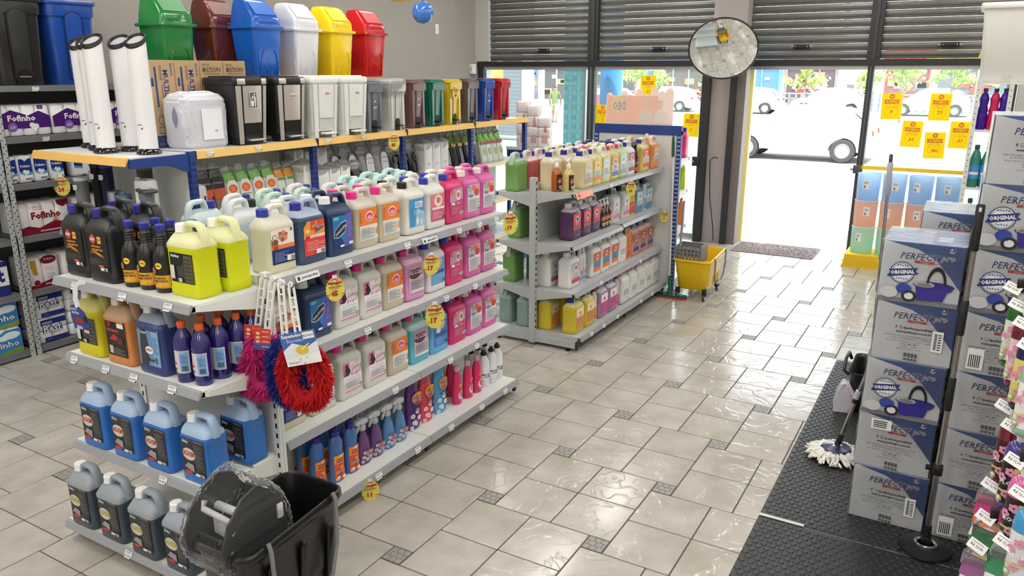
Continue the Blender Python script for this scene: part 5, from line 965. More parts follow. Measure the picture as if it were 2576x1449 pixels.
def A_redwhite(w, h): return [('p', [(-w/2, 0), (w/2, 0), (w/2, h*.3), (w*.1, h*.2), (-w/2, h*.08)], WINE), ('e', w*.18, h*.88, w*.25, h*.14, WINE), ('t', 'Fofinho', w*.2, h*.9, h*.07, WHITE), ('r', -w*.38, h*.66, -w*.2, h*.92, P((196, 150, 60), .4)), ('p', [(-w*.32, h*.45), (-w*.18, h*.42), (-w*.2, h*.66), (-w*.36, h*.66)], P((196, 150, 60), .4)), ('t', 'o Macio e', w*.16, h*.62, h*.06, RED), ('t', 'Aconchegante', w*.18, h*.54, h*.05, RED), ('e', w*.15, h*.38, w*.08, h*.08, P((220, 224, 232), .4)), ('e', w*.27, h*.36, w*.07, h*.07, P((206, 212, 222), .4)), ('e', -w*.25, h*.18, w*.1, h*.1, P((226, 200, 206), .4)), ('e', -w*.25, h*.18, w*.09, h*.09, WINE), ('r', 0, h*.08, w*.45, h*.12, P((226, 190, 200), .4))]
NB = P((30, 44, 126), .35)
def A_best(w, h): return [('r', -w*.35, h*.72, w*.45, h*.95, NB), ('t', 'Best', .0, h*.56, h*.36, NB, {'b': .09, 'w': w*.62}), ('t', 'Best', .0, h*.56, h*.33, WHITE, {'b': .02, 'w': w*.56}), ('r', -w*.3, h*.76, .0, h*.86, P((150, 150, 155), .35)), ('t', 'Folha Dupla', w*.05, h*.36, h*.09, P((110, 110, 115), .4), {'s': .3}), ('r', -w*.28, h*.04, w*.45, h*.22, NB), ('t', 'Pratico', -w*.1, h*.13, h*.06, P((120, 190, 230), .4))]
def A_bestdark(w, h): return [('r', -w/2, 0, w/2, h, NB), ('r', -w/2, h*.3, w/2, h*.85, WHITE), ('t', 'Best', .0, h*.6, h*.4, NB, {'b': .06, 'w': w*.8}), ('t', 'Folha Dupla', .0, h*.4, h*.1, P((110, 110, 115), .4))]
def A_sky(w, h): return [('r', -w/2, 0, w/2, h*.92, P((54, 128, 196), .35)), ('e', w*.25, h*.7, w*.22, h*.14, P((225, 235, 242), .4)), ('e', w*.05, h*.64, w*.15, h*.10, P((225, 235, 242), .4)), ('p', [(-w/2, 0), (w/2, 0), (w/2, h*.2), (w*.1, h*.14), (-w*.2, h*.02)], P((120, 150, 60), .4)), ('p', [(-w/2, h*.92), (-w/2, h*.5), (w*.1, h*.92)], P((240, 242, 244), .35)), ('t', 'Fofinho', .0, h*.38, h*.24, P((40, 90, 160), .4), {'b': .08, 'w': w*.85}), ('t', 'Fofinho', .0, h*.38, h*.22, WHITE, {'b': .02, 'w': w*.82})]
for (x, y, z, h), wd in zip(((-4.86, 8.62, 1.30, .55), (-4.70, 8.60, 1.30, .5), (-4.56, 8.62, 1.30, .36)), ('tallest', 'middle', 'lowest')):
    put(pack(.15, h, .2, 1, (228, 220, 218), [('r', -.02, .05, .05, .15, P((206, 160, 160), .4)), ('p', [(.0, h*.5), (.05, h*.5), (.03, h*.75), (.01, h*.7)], P((200, 140, 140), .4))], max(2, int(h/.12))), 'tissue_pack', '%s wrapped tissue stack on the blue stand by the window' % wd, 'pack', (x, y, z), .3, 'tissue packs by the window')
# ---- grey wall shelving with paper goods
t = thing('wall_shelving', 'grey wall shelving full of toilet paper packs', 'shelf', (-6.63, 2.03, 0))
def angle(h):
    mb = MB(); mb.box(0, -.02, 0, .003, .02, h, SHG); mb.box(-.04, .017, 0, .003, .02, h, SHG); z = .05
    while z < h:
        for q in (-.009, .009): mb.box(.0032, q-.004, z+(.0 if q < 0 else .02), .0036, q+.004, z+.01+(.0 if q < 0 else .02), SLOT)
        z += .05
    return mb.mesh('upright', 0)
am = angle(2.10)
for y in (.02, 1.085, 1.135, 2.28, 3.4): ob('upright', am, t, (.37, y, 0))
for k, (yy, LL) in enumerate(((.02, 1.07), (1.135, 1.14), (2.28, 1.12))):
    for i, z in enumerate((2.10, 1.72, 1.365, .955, .52, .06)):
        mb = MB(); mb.box(-.36, .0, z-.012, -.0, LL, z, DGREY); mb.box(-.012, 0, z-.045, 0, LL, z-.012, DGREY)
        sh = ob('shelf', mb.mesh('shelf', 0), t, (.366, yy, 0))
        if k == 1:
            for q in ((.3,), (.32,), (), (.4,), (), (.42,))[i]: ob('price_tag', price_tag(PT[i]), sh, (.003, q, z-.026), rot=(0, 0, H9))
    ob('back_panel', MB().box(.002, yy, .05, .006, yy+LL, 2.08, P((84, 86, 90), .6)).mesh('back_panel', 0), t)
GW = 'paper packs on the wall shelving'; XP = -6.45; aw = 'on the wall shelving'
def pk(key, fn, nm, label, y, z, x=XP): put(S(key, fn), nm, label, 'pack', (x, y, z), H9, GW)
for i, y in enumerate((3.37, 3.81, 4.25)): pk('pkpur', lambda: pack(.42, .235, .24, 4, (240, 240, 244), A_purple(.42, .235)), 'toilet_paper_pack', 'purple and white toilet paper pack, %s along the upper wall shelf' % ORD[i], y, 1.721)
for i, y in enumerate((3.20, 3.315, 3.43, 3.56)): pk('pktow', lambda: pack(.105, .21, .11, 1, (240, 240, 244), A_towel(.105, .21)), 'paper_towel_roll', 'navy and white paper towel, %s along the wall shelf below purple packs' % ORD[i], y, 1.366, -6.36)
pk('pktow3', lambda: pack(.30, .20, .11, 3, (240, 240, 244), A_towel(.30, .20)), 'paper_towel_pack', 'navy and white triple paper towel pack '+aw, 3.86, 1.366, -6.40)
for i, y in enumerate((3.40, 3.86)): pk('pkred', lambda: pack(.42, .25, .26, 4, (242, 240, 240), A_red(.42, .25)), 'toilet_paper_pack', '%s wine red and white toilet paper pack at mid height' % ('nearer', 'farther')[i], y, .956)
for i, y in enumerate((3.33, 3.62, 3.91)): pk('pkrw', lambda: pack(.26, .25, .26, 2, (242, 240, 240), A_redwhite(.26, .25)), 'toilet_paper_pack', 'white pack with wine red base and gold ribbon, %s along its shelf' % ORD[i], y, .521)
for i, y in enumerate((3.32, 3.60, 3.88)):
    for r in (0, 1): pk('pkbest', lambda: pack(.26, .205, .24, 2, (240, 240, 244), A_best(.26, .205), 2), 'toilet_paper_pack', 'white pack with navy bands, %s %s on the lowest wall shelf' % (('lower', 'upper')[r], ORD[i]), y, .061+.209*r, -6.43)
for i, y in enumerate((2.92, 2.60)):
    pk('pkbd', lambda: pack(.28, .27, .26, 2, (240, 240, 244), A_bestdark(.28, .27)), 'toilet_paper_pack', '%s navy pack with large lettering on the wall shelving' % ('nearer the double upright', 'farther from the double upright')[i] if 0 else ('navy pack with large lettering beside the double upright' if i == 0 else 'navy pack with large lettering, second from the upright'), y, .521)
    for r in (0, 1): pk('pksky', lambda: pack(.30, .21, .26, 3, (240, 240, 244), A_sky(.30, .21)), 'toilet_paper_pack', 'sky blue toilet paper pack, %s one %s' % (('lower', 'upper')[r], ('beside the double upright', 'second from the double upright')[i]), y-.02*i, .061+.214*r, -6.43)
rl = MB(); rl.lathe([(.018, 0), (.06, 0), (.062, .004), (.062, .106), (.06, .11), (.018, .11), (.018, 0)], P((236, 236, 238), .8), 20, c0=False, c1=False)
put([('paper', rl.mesh('paper', 40), None), ('core', MB().lathe([(.0178, 0), (.0178, .11)], P((150, 130, 110), .8), 14, c0=False, c1=False).mesh('core', 40), None)], 'toilet_roll', 'single toilet paper roll lying on the wall shelving', 'roll', (-6.36, 2.93, .955+.064), 0, rot=(0, PI/2, 0))
def big_bin(c, win):
    m = P(c, .2, coat=.35); mb = MB(); mb.loft([[(x, y, z) for x, y in rr(w, d, .04, 4)] for z, w, d in ((0, .31, .28), (.008, .32, .29), (.57, .37, .34))], m)
    mb.loft([[(x, y, z) for x, y in rr(w, d, .045, 4)] for z, w, d in ((.52, .385, .355), (.56, .392, .362), (.61, .392, .362))], m)
    lid = MB(); lid.rbox(-.21, -.195, .605, .21, .185, .645, m, .04, .012, 4)
    ch = MB(); dk = P(tuple(v*.6 for v in c), .25)
    def fr(u, v, l): return (u*(1+.1*v), -(.147+.0438*v)-.008-l, v)
    arc = [(.075*math.cos(a), .50+.06*math.sin(a)) for a in [PI*k/10 for k in range(11)]]
    ch.art([('p', [(-.075, .05), (.075, .05)]+arc, dk), ('p', [(-.064, .05), (.064, .05)]+[(x*.85, y-.008) for x, y in arc], m)], fr, .002)
    sp = [('body', mb.mesh('bin_body', 40), None), ('lid', lid.mesh('lid', 35), None), ('channel', ch.mesh('channel', 0), None)]
    if win:
        ar = MB(); ar.art([('p', [(-.06, .0), (.06, .0), (.06, .07)]+[(.06*math.cos(a), .07+.05*math.sin(a)) for a in [PI*k/8 for k in range(9)]], P((14, 14, 15), .4)), ('r', -.04, .06, .045, .07, P((120, 122, 126), .4))], fr, .006); sp.append(('pedal_opening', ar.mesh('pedal_opening', 0), None))
    return sp
put(big_bin((44, 44, 46), True), 'pedal_bin', 'large black pedal bin on top of the wall shelving', 'bin', (-6.44, 3.41, 2.10), H9, 'large bins on the wall shelving')
put(big_bin((34, 76, 160), False), 'waste_bin', 'large blue waste bin on top of the wall shelving', 'bin', (-6.44, 3.84, 2.10), H9, 'large bins on the wall shelving')
# ================================================================== RIGHT SIDE: MAT, BOXES, MOPS, RACK, HANGING GOODS
RUB = P((34, 36, 40), .45, noise=(.12, 30))
def mat_mesh(L):
    mb = MB(); mb.rbox(0, 0, 0, 1.0, L, .004, RUB, .004, .001, 1); return mb.mesh('mat_base', 0)
def studs(L):
    mb = MB(); n = 8; y = .02; r_ = 0
    ci = [(math.cos(2*PI*k/n), math.sin(2*PI*k/n)) for k in range(n)]
    while y < L-.015:
        x = .02+(.0205 if r_ % 2 else 0)
        while x < .985:
            vs = [(x+.0155*c, y+.0155*s, .0042) for c, s in ci]+[(x+.0125*c, y+.0125*s, .0075) for c, s in ci]
            o = len(mb.v); mb.v += vs; mb.f += [(o+k, o+(k+1) % n, o+n+(k+1) % n, o+n+k) for k in range(n)]+[tuple(range(o+n, o+2*n))]; mb.m += [0]*(n+1)
            x += .041
        y += .0355; r_ += 1
    mb.mats = [RUB]; return mb.mesh('studs', 30)
for lab_, y0, L in (('black studded rubber mat under the box stacks', 3.70, 2.58), ('black studded rubber mat in the near corner', 1.40, 2.29)):
    t = thing('rubber_mat', lab_, 'mat', (-.68, y0, .0005)); ob('base', mat_mesh(L), t); o = ob('studs', studs(L), t); o['kind'] = 'stuff'
ob('seam_strip', MB().box(.0, -.012, .0075, .22, .012, .009, P((190, 192, 194), .4, .5)).mesh('seam_strip', 0), bpy.data.objects['rubber_mat'])
# ---- printed boxes
BXG = P((224, 226, 229), .45, noise=(.03, 6)); BXB = P((44, 82, 152), .4); BXD = P((120, 122, 126), .5); PRN = P((32, 54, 120), .4)
bw, bd, bh = .167, .19, .143
def bx_common():
    a = [('r', -bw, -bh, bw, bh, BXG), ('p', [(bw, bh), (bw, -.06), (.12, .0), (.06, .07), (-.02, .115), (-.15, bh)], BXB), ('t', 'PERFECT', -.012, .082, .034, WHITE, {'s': .25, 'b': .045, 'w': .165}), ('t', 'PERFECT', -.012, .082, .031, PRN, {'s': .25, 'b': .015, 'w': .16}), ('t', 'pro', .103, .080, .034, WHITE, {'s': .25, 'b': .05, 'w': .062}), ('t', 'pro', .103, .080, .031, BXB, {'s': .25, 'w': .058}), ('p', [(.10, .125), (.107, .118), (.122, .118), (.130, .126), (.122, .112), (.107, .112)], WHITE), ('p', [(.112, .135), (.118, .128), (.112, .121), (.106, .128)], WHITE), ('p', [(.124, .14), (.129, .134), (.124, .128), (.119, .134)], P((230, 70, 60), .4)), ('r', -.03, .052, .05, .064, P((206, 60, 70), .4)), ('t', 'Condor', .01, .058, .008, WHITE), ('r', .05, .056, .13, .0575, P((206, 60, 70), .4))]
    return a
def ringp(cx, cy, r0, r1, a0=0, a1=2*PI, n=20, sy=1):
    return [(cx+r1*math.cos(a0+(a1-a0)*k/n), cy+sy*r1*math.sin(a0+(a1-a0)*k/n)) for k in range(n+1)]+[(cx+r0*math.cos(a1-(a1-a0)*k/n), cy+sy*r0*math.sin(a1-(a1-a0)*k/n)) for k in range(n+1)]
def bxA():
    a = bx_common()+[('r', -bw, -bh, bw, -bh+.022, BXD), ('e', -.075, .0, .052, .052, PRN), ('e', -.075, .0, .048, .048, BXG), ('e', -.075, .0, .044, .044, PRN), ('e', -.075, .0, .042, .042, BXG), ('p', [(-.137, -.020), (-.125, .000), (-.132, .012), (-.012, .030), (-.020, .012), (-.006, .002), (-.022, -.003), (-.130, -.024)], PRN), ('t', 'ORIGINAL', -.074, .004, .019, WHITE, {'b': .04, 'a': .15, 'w': .10})]
    for k in range(5): a.append(('e', -.095+k*.01, -.026-.002*(k % 2), .003, .003, PRN)); a.append(('e', -.095+k*.01, .034+.002*(k % 2), .003, .003, PRN))
    a += [('p', [(-.015, -.045), (.125, -.045), (.105, -.115), (.0, -.12)], P((52, 44, 140), .35)), ('e', .06, -.045, .085, .018, P((44, 38, 120), .35)), ('e', .022, -.043, .042, .013, P((176, 174, 170), .3)), ('e', .022, -.045, .032, .009, P((120, 118, 116), .3)), ('p', [(.09, -.04), (.13, -.052), (.14, -.06), (.11, -.075)], P((52, 44, 140), .35)), ('p', ringp(.07, -.035, .030, .040, 0, PI, 14, 2.0), BLACK), ('e', -.12, -.095, .038, .028, P((196, 198, 204), .5)), ('e', -.06, -.072, .032, .024, P((52, 72, 160), .6)), ('p', ringp(-.035, -.105, .020, .032, 0, 2*PI, 20, .85), P((40, 40, 44), .4)), ('e', -.035, -.105, .019, .016, P((225, 226, 228), .5))]
    for k in range(12): a.append(('p', [(-.06+.026*math.cos(k*.52), -.072+.02*math.sin(k*.52)), (-.06+.036*math.cos(k*.52+.1), -.072+.028*math.sin(k*.52+.1)), (-.06+.026*math.cos(k*.52+.3), -.072+.02*math.sin(k*.52+.3))], P((42, 60, 150), .6)))
    return a
def bxB(st):
    a = bx_common()+[('t', 'f', -.075, .026, .014, INK, {'b': .04}), ('e', -.055, .026, .008, .008, INK), ('e', -.055, .026, .006, .006, BXG), ('e', -.055, .026, .003, .003, INK), ('t', '/perfect.prooficial', .016, .024, .015, INK, {'b': .03, 'w': .12}), ('t', 'www.perfectpro.com.br', -.0, .004, .014, INK, {'b': .03, 'w': .15})]
    for k, w_ in enumerate((.22, .16, .20, .08, .07, .11)): a.append(('t', ('IMPORTADO E DISTRIBUIDO POR', 'DE LIMPEZA CNPJ', 'Rua Anne Nimoni, 937 - Vila A', 'CEP', 'TEL: (42)', 'www.perfectpro.com.br')[k], -.01, -.016-k*.0125, .0075, P((80, 82, 90), .5), {'w': w_}))
    a += bars(-.03, -.115, .03, -.096, INK, 12)+bars(-.03, -.132, .03, -.12, INK, 12)
    if st == 1: a += [('r', .08, -.07, .125, .03, WHITE), ('r', .088, -.06, .10, .02, MUTE)]+[('r', .104, -.06+k*.012, .118, -.055+k*.012, INK) for k in range(7)]
    if st == 2: a += [('r', -.11, .07, -.02, .125, WHITE)]+[('r', -.10, .08+k*.01, -.04, .085+k*.01, INK) for k in range(4)]
    if st == 3: a += [('r', -.12, -.12, -.055, -.02, WHITE)]+[('r', -.112+k*.008, -.11, -.108+k*.008, -.05, INK) for k in range(6)]
    return a
def pbox(art_):
    mb = MB(); mb.rbox(-bw, -bd, 0, bw, bd, 2*bh, BXG, .004, .002, 1)
    pr = MB(); pr.art(art_, lambda u, v, l: (u, -bd-.0006-l, v+bh))
    tp = MB(); tp.art([('r', -bw+.002, -bd+.002, bw-.002, bd-.002, P((128, 146, 186), .35)), ('r', -.03, -bd, .03, bd, P((176, 184, 200), .2)), ('r', .05, -.1, .11, .02, P((200, 206, 214), .4))], lambda u, v, l: (u, v, 2*bh+l))  # blue lid, tape strip, and a film glint put in as a pale patch
    sd_ = MB(); sd_.art([('r', -bd, 0, bd, 2*bh, BXG), ('p', [(-bd, 2*bh), (bd, 2*bh), (bd, bh*.6), (-bd*.3, bh*1.4)], BXB)], lambda u, v, l: (-bw-.0005-l, -u, v)); sd_.art([('r', -bd, 0, bd, 2*bh, BXB)], lambda u, v, l: (bw+.0005+l, u, v))
    fm = MB(); rnd = random.Random(9); R = []
    for z in (.004, .05, .10, .15, .20, .25, 2*bh+.004):
        R.append([(x+rnd.uniform(0, .003)*(1 if x > 0 else -1), y+rnd.uniform(0, .003)*(1 if y > 0 else -1), z) for x, y in rr(2*bw+.008, 2*bd+.008, .008, 4)])
    fm.loft(R, P((235, 238, 242), .12, clear=.015, bump=(.9, 14, (1, 1, 2.2))), False, True)
    return [('carton', mb.mesh('carton', 0), None), ('front_print', pr.mesh('front_print', 0), None), ('lid_print_glint', tp.mesh('lid_print_glint', 0), None), ('side_print', sd_.mesh('side_print', 0), None), ('film', fm.mesh('film', 50), None)]
PB = {'A': pbox(bxA()), 'B': pbox(bxB(0)), 'B1': pbox(bxB(1)), 'B2': pbox(bxB(2)), 'B3': pbox(bxB(3))}
GX = 'blue and grey bucket cartons'
lv = ['lowest', 'second lowest', 'third from bottom', 'fourth from bottom', 'fifth from bottom', 'second from top', 'topmost']
for i, k in enumerate(('B1', 'B2', 'A', 'B1', 'A')): put(PB[k], 'bucket_carton', 'blue and grey carton, %s of the near stack beside the cotton mop' % (lv[i] if i < 4 else 'topmost'), 'box', (-.122+(.006, -.004, .004, .010, .008)[i], 4.125+(.0, .006, -.004, .004, 0)[i], .0085+i*.2885), (.0, .01, -.01, .012, -.012)[i], GX)
for i, k in enumerate(('B3', 'B', 'B', 'B3', 'A', 'A', 'B')): put(PB[k], 'bucket_carton', 'blue and grey carton, %s of the tall stack beside the flat mop' % lv[i], 'box', (.235+(.0, .004, .012, .006, .012, .004, .010)[i], 4.125+(.002, 0, .006, .0, .004, -.003, 0)[i], .0085+i*.2885), (.0, .008, .012, -.006, .008, 0, .01)[i], GX)
pal = thing('pallet', 'low wooden pallet under the rear carton stack', 'pallet', (.02, 4.62, .0085))
for k in range(4): ob('board', MB().box(-.17, -.18+k*.095, .05, .17, -.10+k*.095, .07, P((170, 140, 100), .7)).mesh('board', 0), pal)
for x in (-.15, 0, .15): ob('runner', MB().box(x-.02, -.18, 0, x+.02, .185, .05, P((160, 130, 92), .7)).mesh('runner', 0), pal)
for i in range(5): put(PB['A' if i % 2 else 'B'], 'bucket_carton', 'blue and grey carton, %s of the rear stack on the pallet' % (lv[i] if i < 4 else 'topmost'), 'box', (.01, 4.62, .0805+i*.2885), 0, GX)
t = thing('grey_carton', 'open grey carton on the floor beside the wire display', 'box', (.44, 3.62, .0095))
ob('box', MB().rbox(-.15, -.11, 0, .15, .11, .27, P((176, 174, 172), .6), .004, .002, 1).mesh('box', 0), t); ob('flap', MB().box(-.15, -.115, .268, .15, -.02, .272, P((190, 188, 184), .6)).mesh('flap', 0), t); ob('band', MB().box(-.151, -.1115, .17, .151, .1115, .25, BXB).mesh('band', 0), t)
# ---- mops
def pole(path, r, m, grips):
    mb = MB(); mb.tube(path, r, m, 12); sp = [mb.mesh('pole', 40)]
    return sp
t = thing('flat_mop', 'steel-poled mop with round black plate in front of the cartons', 'mop', (.075, 3.785, .0085))
d = MB(); d.lathe([(.112, 0), (.115, .006), (.112, .016), (.085, .024), (.05, .03), (.045, .034)], P((24, 25, 27), .35), 28); ob('plate', d.mesh('plate', 40), t)
d = MB(); d.lathe([(.05, .03), (.05, .036), (.040, .040), (.036, .034)], CHROME, 24); ob('ring', d.mesh('ring', 40), t)
d = MB(); d.rbox(-.022, -.02, .034, .022, .02, .07, BLACK, .008); d.lathe([(.018, .06), (.018, .10), (.016, .13)], BLACK, 12); ob('joint', d.mesh('joint', 40), t)
ob('pole', MB().lathe([(.0125, .12), (.0125, 1.52)], P((168, 162, 156), .25, 1.0), 14).mesh('pole', 40), t)
for z0, z1, r_ in ((.72, .88, .0165), (1.08, 1.24, .0165), (1.46, 1.66, .0175)): ob('grip', MB().lathe([(r_*.9, z0), (r_, z0+.005), (r_, z1-.006), (r_*.8, z1)], P((26, 27, 29), .55), 14).mesh('grip', 40), t)
d = MB(); d.rbox(-.022, -.026, .40, .022, .022, .445, BLACK, .008); d.rbox(-.05, -.012, .415, -.02, .008, .435, BLACK, .004); ob('clip', d.mesh('clip', 35), t)
d = MB(); d.rbox(-.006, -.0185, 1.63, .006, .0185, 1.65, P((210, 210, 210), .4), .004); ob('hang_hole', d.mesh('hang_hole', 35), t)
t = thing('cotton_mop', 'spin mop with white cotton head and dark blue disc', 'mop', (-.44, 4.56, .0085))
d = MB(); d.lathe([(.088, .04), (.09, .046), (.078, .062), (.04, .070), (.03, .072)], P((48, 46, 92), .25), 26); ob('disc', d.mesh('disc', 40), t)
d = MB(); d.lathe([(.03, .068), (.03, .075), (.012, .078)], CHROME, 18); ob('hub', d.mesh('hub', 40), t)
h = MB(); COT = P((226, 224, 216), .9); rnd = random.Random(4)
for k in range(110):
    a = 2*PI*k/110+rnd.uniform(-.04, .04); L = rnd.uniform(.145, .175); z1 = rnd.uniform(.008, .022); ph = rnd.uniform(-.25, .25)
    pts = []
    for q in range(6):
        s_ = q/5; rad = .06+s_*(L-.06); aa = a+ph*s_*s_; pts.append((rad*math.cos(aa), rad*math.sin(aa), .042*(1-s_)**.8+z1*s_+.006*math.sin(q*2.1+k)))
    h.tube(pts, [.0075]*5+[.006], COT, 6)
for k in range(60):
    a = 2*PI*k/60+rnd.uniform(-.04, .04); L = rnd.uniform(.10, .14); pts = [((.06+s_*(L-.06))*math.cos(a), (.06+s_*(L-.06))*math.sin(a), .055-.02*s_+.004*math.sin(s_*9+k)) for s_ in (0, .33, .66, 1)]
    h.tube(pts, .0075, COT, 6)
ob('cotton_head', h.mesh('cotton_head', 60), t)
d = MB(); d.tube([(0, 0, .07), (.012, -.004, .10), (.022, -.008, .15)], [.016, .018, .014], P((28, 28, 34), .4), 10); ob('joint', d.mesh('joint', 40), t)
ob('pole', MB().tube([(.02, -.008, .14), (.125, -.06, .62), (.165, -.08, .80)], .0105, P((190, 188, 184), .2, 1.0), 12).mesh('pole', 40), t)
d = MB(); d.tube([(.075, -.036, .40), (.086, -.041, .45)], .016, P((200, 200, 200), .3), 10); d.tube([(.07, -.033, .37), (.076, -.036, .41)], .015, BLACK, 10); ob('clip', d.mesh('clip', 40), t)
t = thing('spin_bucket', 'black spin bucket standing behind the near carton stack', 'bucket', (-.36, 5.48, .0085))
d = MB(); d.loft([[(x, y, z) for x, y in rr(w, dd, .05, 4)] for z, w, dd in ((0, .20, .36), (.01, .21, .37), (.26, .25, .42), (.27, .27, .44), (.28, .265, .435), (.262, .235, .40), (.05, .19, .35))], P((26, 28, 32), .4)); ob('body', d.mesh('body', 40), t)
d = MB(); d.tube([(-.13, -.18, .25), (-.16, -.19, .28), (-.165, -.1, .33), (-.165, .05, .33), (-.15, .1, .27)], .011, P((20, 22, 26), .35), 8); ob('handle', d.mesh('handle', 40), t)
d = MB(); rnd = random.Random(2); d.loft([[(x+rnd.uniform(-.012, .012), y+rnd.uniform(-.012, .012), z) for x, y in rr(w, .1, .02, 3, -.14, -.2)] for z, w in ((.0, .10), (.06, .13), (.14, .11), (.2, .04))], P((232, 226, 236), .2, trans=.4)); ob('plastic_bag', d.mesh('plastic_bag', 25), t)
t = thing('telescopic_mop', 'telescopic silver mop handle rising from the spin bucket', 'mop', (-.365, 5.30, .30), rot=(.0, -.03, 0))
ob('pole', MB().lathe([(.011, -.02), (.011, 1.20)], P((190, 186, 186), .22, 1.0), 12).mesh('pole', 40), t)
for z0, z1, r_, c in ((.55, .60, .0145, (110, 112, 118)), (.76, .80, .0145, (110, 112, 118)), (1.17, 1.37, .0165, (170, 172, 176)), (1.37, 1.42, .011, (70, 76, 80))): ob('grip', MB().lathe([(r_*.85, z0), (r_, z0+.004), (r_, z1-.008), (r_*.7, z1)], P(c, .4), 12).mesh('grip', 40), t)
# ---- white rack with bottles and the bin on top
t = thing('storage_rack', 'white perforated rack with purple bottles near the poster window', 'shelf', (.0, 7.95, 0))
def wup(h):
    mb = MB(); mb.box(-.018, -.018, 0, .018, .018, h, SHW); z = .05
    while z < h-.02: mb.box(-.004, -.0186, z, .004, -.018, z+.008, SLOT); z += .05
    return mb.mesh('upright', 0)
um = wup(2.14)
for x in (.0, .24, .55):
    for y in (0, .8): ob('upright', um, t, (x, y, 0))
for z in (.2, .75, 1.22, 1.72, 2.12):
    ob('shelf', MB().box(-.02, -.02, z-.02, .57, .82, z, SHW).mesh('shelf', 0), t)
for i, (x, c, nm) in enumerate(((.055, (70, 30, 160), 'violet'), (.135, (226, 40, 100), 'hot pink'), (.205, (66, 34, 170), 'indigo'))):
    put(S('sd'+nm, lambda: B_softdrink(c)), 'cleaner_bottle', '%s waisted bottle on the white rack' % nm, 'bottle', (x, 7.99, 1.721), 0, 'bottles on the white rack').scale = (1.0, 1.0, 1.22)
for i, (x, z) in enumerate(((.06, 1.221), (.15, 1.221), (.07, .751), (.16, .751))): put(S('teal2l', lambda: bottle([(.04, 0), (.045, .006), (.045, .20), (.03, .25), (.016, .27), (.016, .28)], P((60, 150, 130), .2, trans=.2), 16, lab=[('r', -.06, .06, .06, .16, P((70, 150, 210), .4)), ('r', -.04, .09, .04, .11, WHITE)], lr=.0453, cap=[(.018, .272), (.02, .276), (.02, .30), (.016, .305)], capm=P((40, 90, 80), .4))), 'cleaner_bottle', 'green bottle on the white rack, %s on the %s tier' % (('outer', 'inner')[i % 2], ('third', 'fourth')[i//2]), 'bottle', (x, 8.0, z), 0, 'bottles on the white rack').scale = (1, 1, 1.2)
t = thing('storage_bin', 'large white plastic bin on top of the white rack', 'bin', (.20, 8.2, 2.121))
d = MB(); d.loft([[(x, y, z) for x, y in rr(w, dd, .03, 4)] for z, w, dd in ((0, .40, .40), (.008, .41, .41), (.60, .50, .48))], P((226, 226, 222), .4)); ob('body', d.mesh('body', 40), t)
d = MB(); d.rbox(-.275, -.265, .59, .275, .265, .64, P((228, 228, 224), .4), .03, .012); ob('rim', d.mesh('rim', 40), t)
d = MB(); d.art([('p', [(-.045, .0), (.045, .0), (.045, .04)]+[(.045*math.cos(a), .04+.035*math.sin(a)) for a in [PI*k/8 for k in range(9)]], P((200, 196, 180), .5)), ('e', .01, .055, .006, .006, BLACK)], front(.207)); ob('foot_plate', d.mesh('foot_plate', 0), t)
d = MB(); d.prism([(-.24, .20), (-.232, .235), (-.222, .27), (-.218, .22), (-.228, .195)], -.255, -.24, P((214, 190, 110), .6), 'y'); ob('paper_flag', d.mesh('paper_flag', 0), t)
# ---- hanging wire display
t = thing('wire_display', 'wire hook display of soaps at the right edge of the photo', 'display', (.45, 2.95, 0))
MET = P((170, 172, 174), .3, .9)
ob('base', MB().rbox(-.22, -.70, 0.009, .22, .55, .04, P((90, 92, 96), .5), .02).mesh('base', 30), t)
for x in (.0, .12):
    for y in (-.62, .48): ob('post', MB().lathe([(.012, .035), (.012, 2.0)], MET, 10, x, y).mesh('post', 40), t)
for k in range(9): ob('grid_wire', MB().tube([(.0, -.62, .2+k*.22), (.0, .48, .2+k*.22)], .004, MET, 6).mesh('grid_wire', 40), t)
for k in range(12): ob('grid_wire', MB().tube([(.0, -.6+k*.096, .15), (.0, -.6+k*.096, 1.98)], .003, MET, 6).mesh('grid_wire', 40), t)
hooks = [(.215, 3.10, 1.44), (.228, 2.95, 1.42), (.24, 2.8, 1.40), (.25, 2.65, 1.375), (.235, 2.85, 1.10), (.25, 2.7, 1.095), (.262, 2.55, 1.05), (.275, 2.4, 1.02), (.23, 2.75, .86), (.22, 2.6, .82), (.205, 2.5, .77), (.27, 2.9, 1.86), (.27, 2.7, 1.80), (.26, 2.4, .86)]
for i, (x, y, z) in enumerate(hooks):
    hk = ob('hook', MB().tube([(-.0, y-2.95, z+.03), (x-.45+.012, y-2.95, z+.03), (x-.45-.015, y-2.95, z+.045)], .003, MET, 6).mesh('hook', 40), t)
    pt = MB(); pt.box(-.026, -.0006, -.016, .026, 0, .016, P((240, 240, 240), .3)); pt.art([('t', 'R$ 12,90', 0, -.002, .009, INK, {'b': .02}), ('r', -.02, .008, .015, .010, MUTE)], front(.0006)); ob('price_tag', pt.mesh('price_tag', 0), hk, (x-.47, y-2.965, z+.05), rot=(-.5, .35, -.3))
    if i % 3 == 0: ob('clip', MB().rbox(-.012, -.012, -.022, .012, .012, .022, BLACK, .004).mesh('clip', 30), hk, (x-.448, y-2.955, z+.06))
SO = [((30, 100, 40), (220, 226, 210), 'MACA', 'green'), ((110, 20, 50), (236, 200, 214), 'ROMA', 'wine red'), ((24, 28, 70), (225, 214, 120), 'LAV', 'navy'), ((150, 190, 170), (235, 238, 235), 'ALOE', 'pale green'), ((120, 24, 50), (70, 20, 40), 'ALGA', 'burgundy'), ((70, 60, 140), (30, 28, 30), 'FLOR', 'violet with black label'), ((206, 100, 160), (40, 36, 40), 'ROSA', 'pink with black floral label'), ((60, 150, 200), (225, 230, 236), 'MAR', 'aqua blue')]
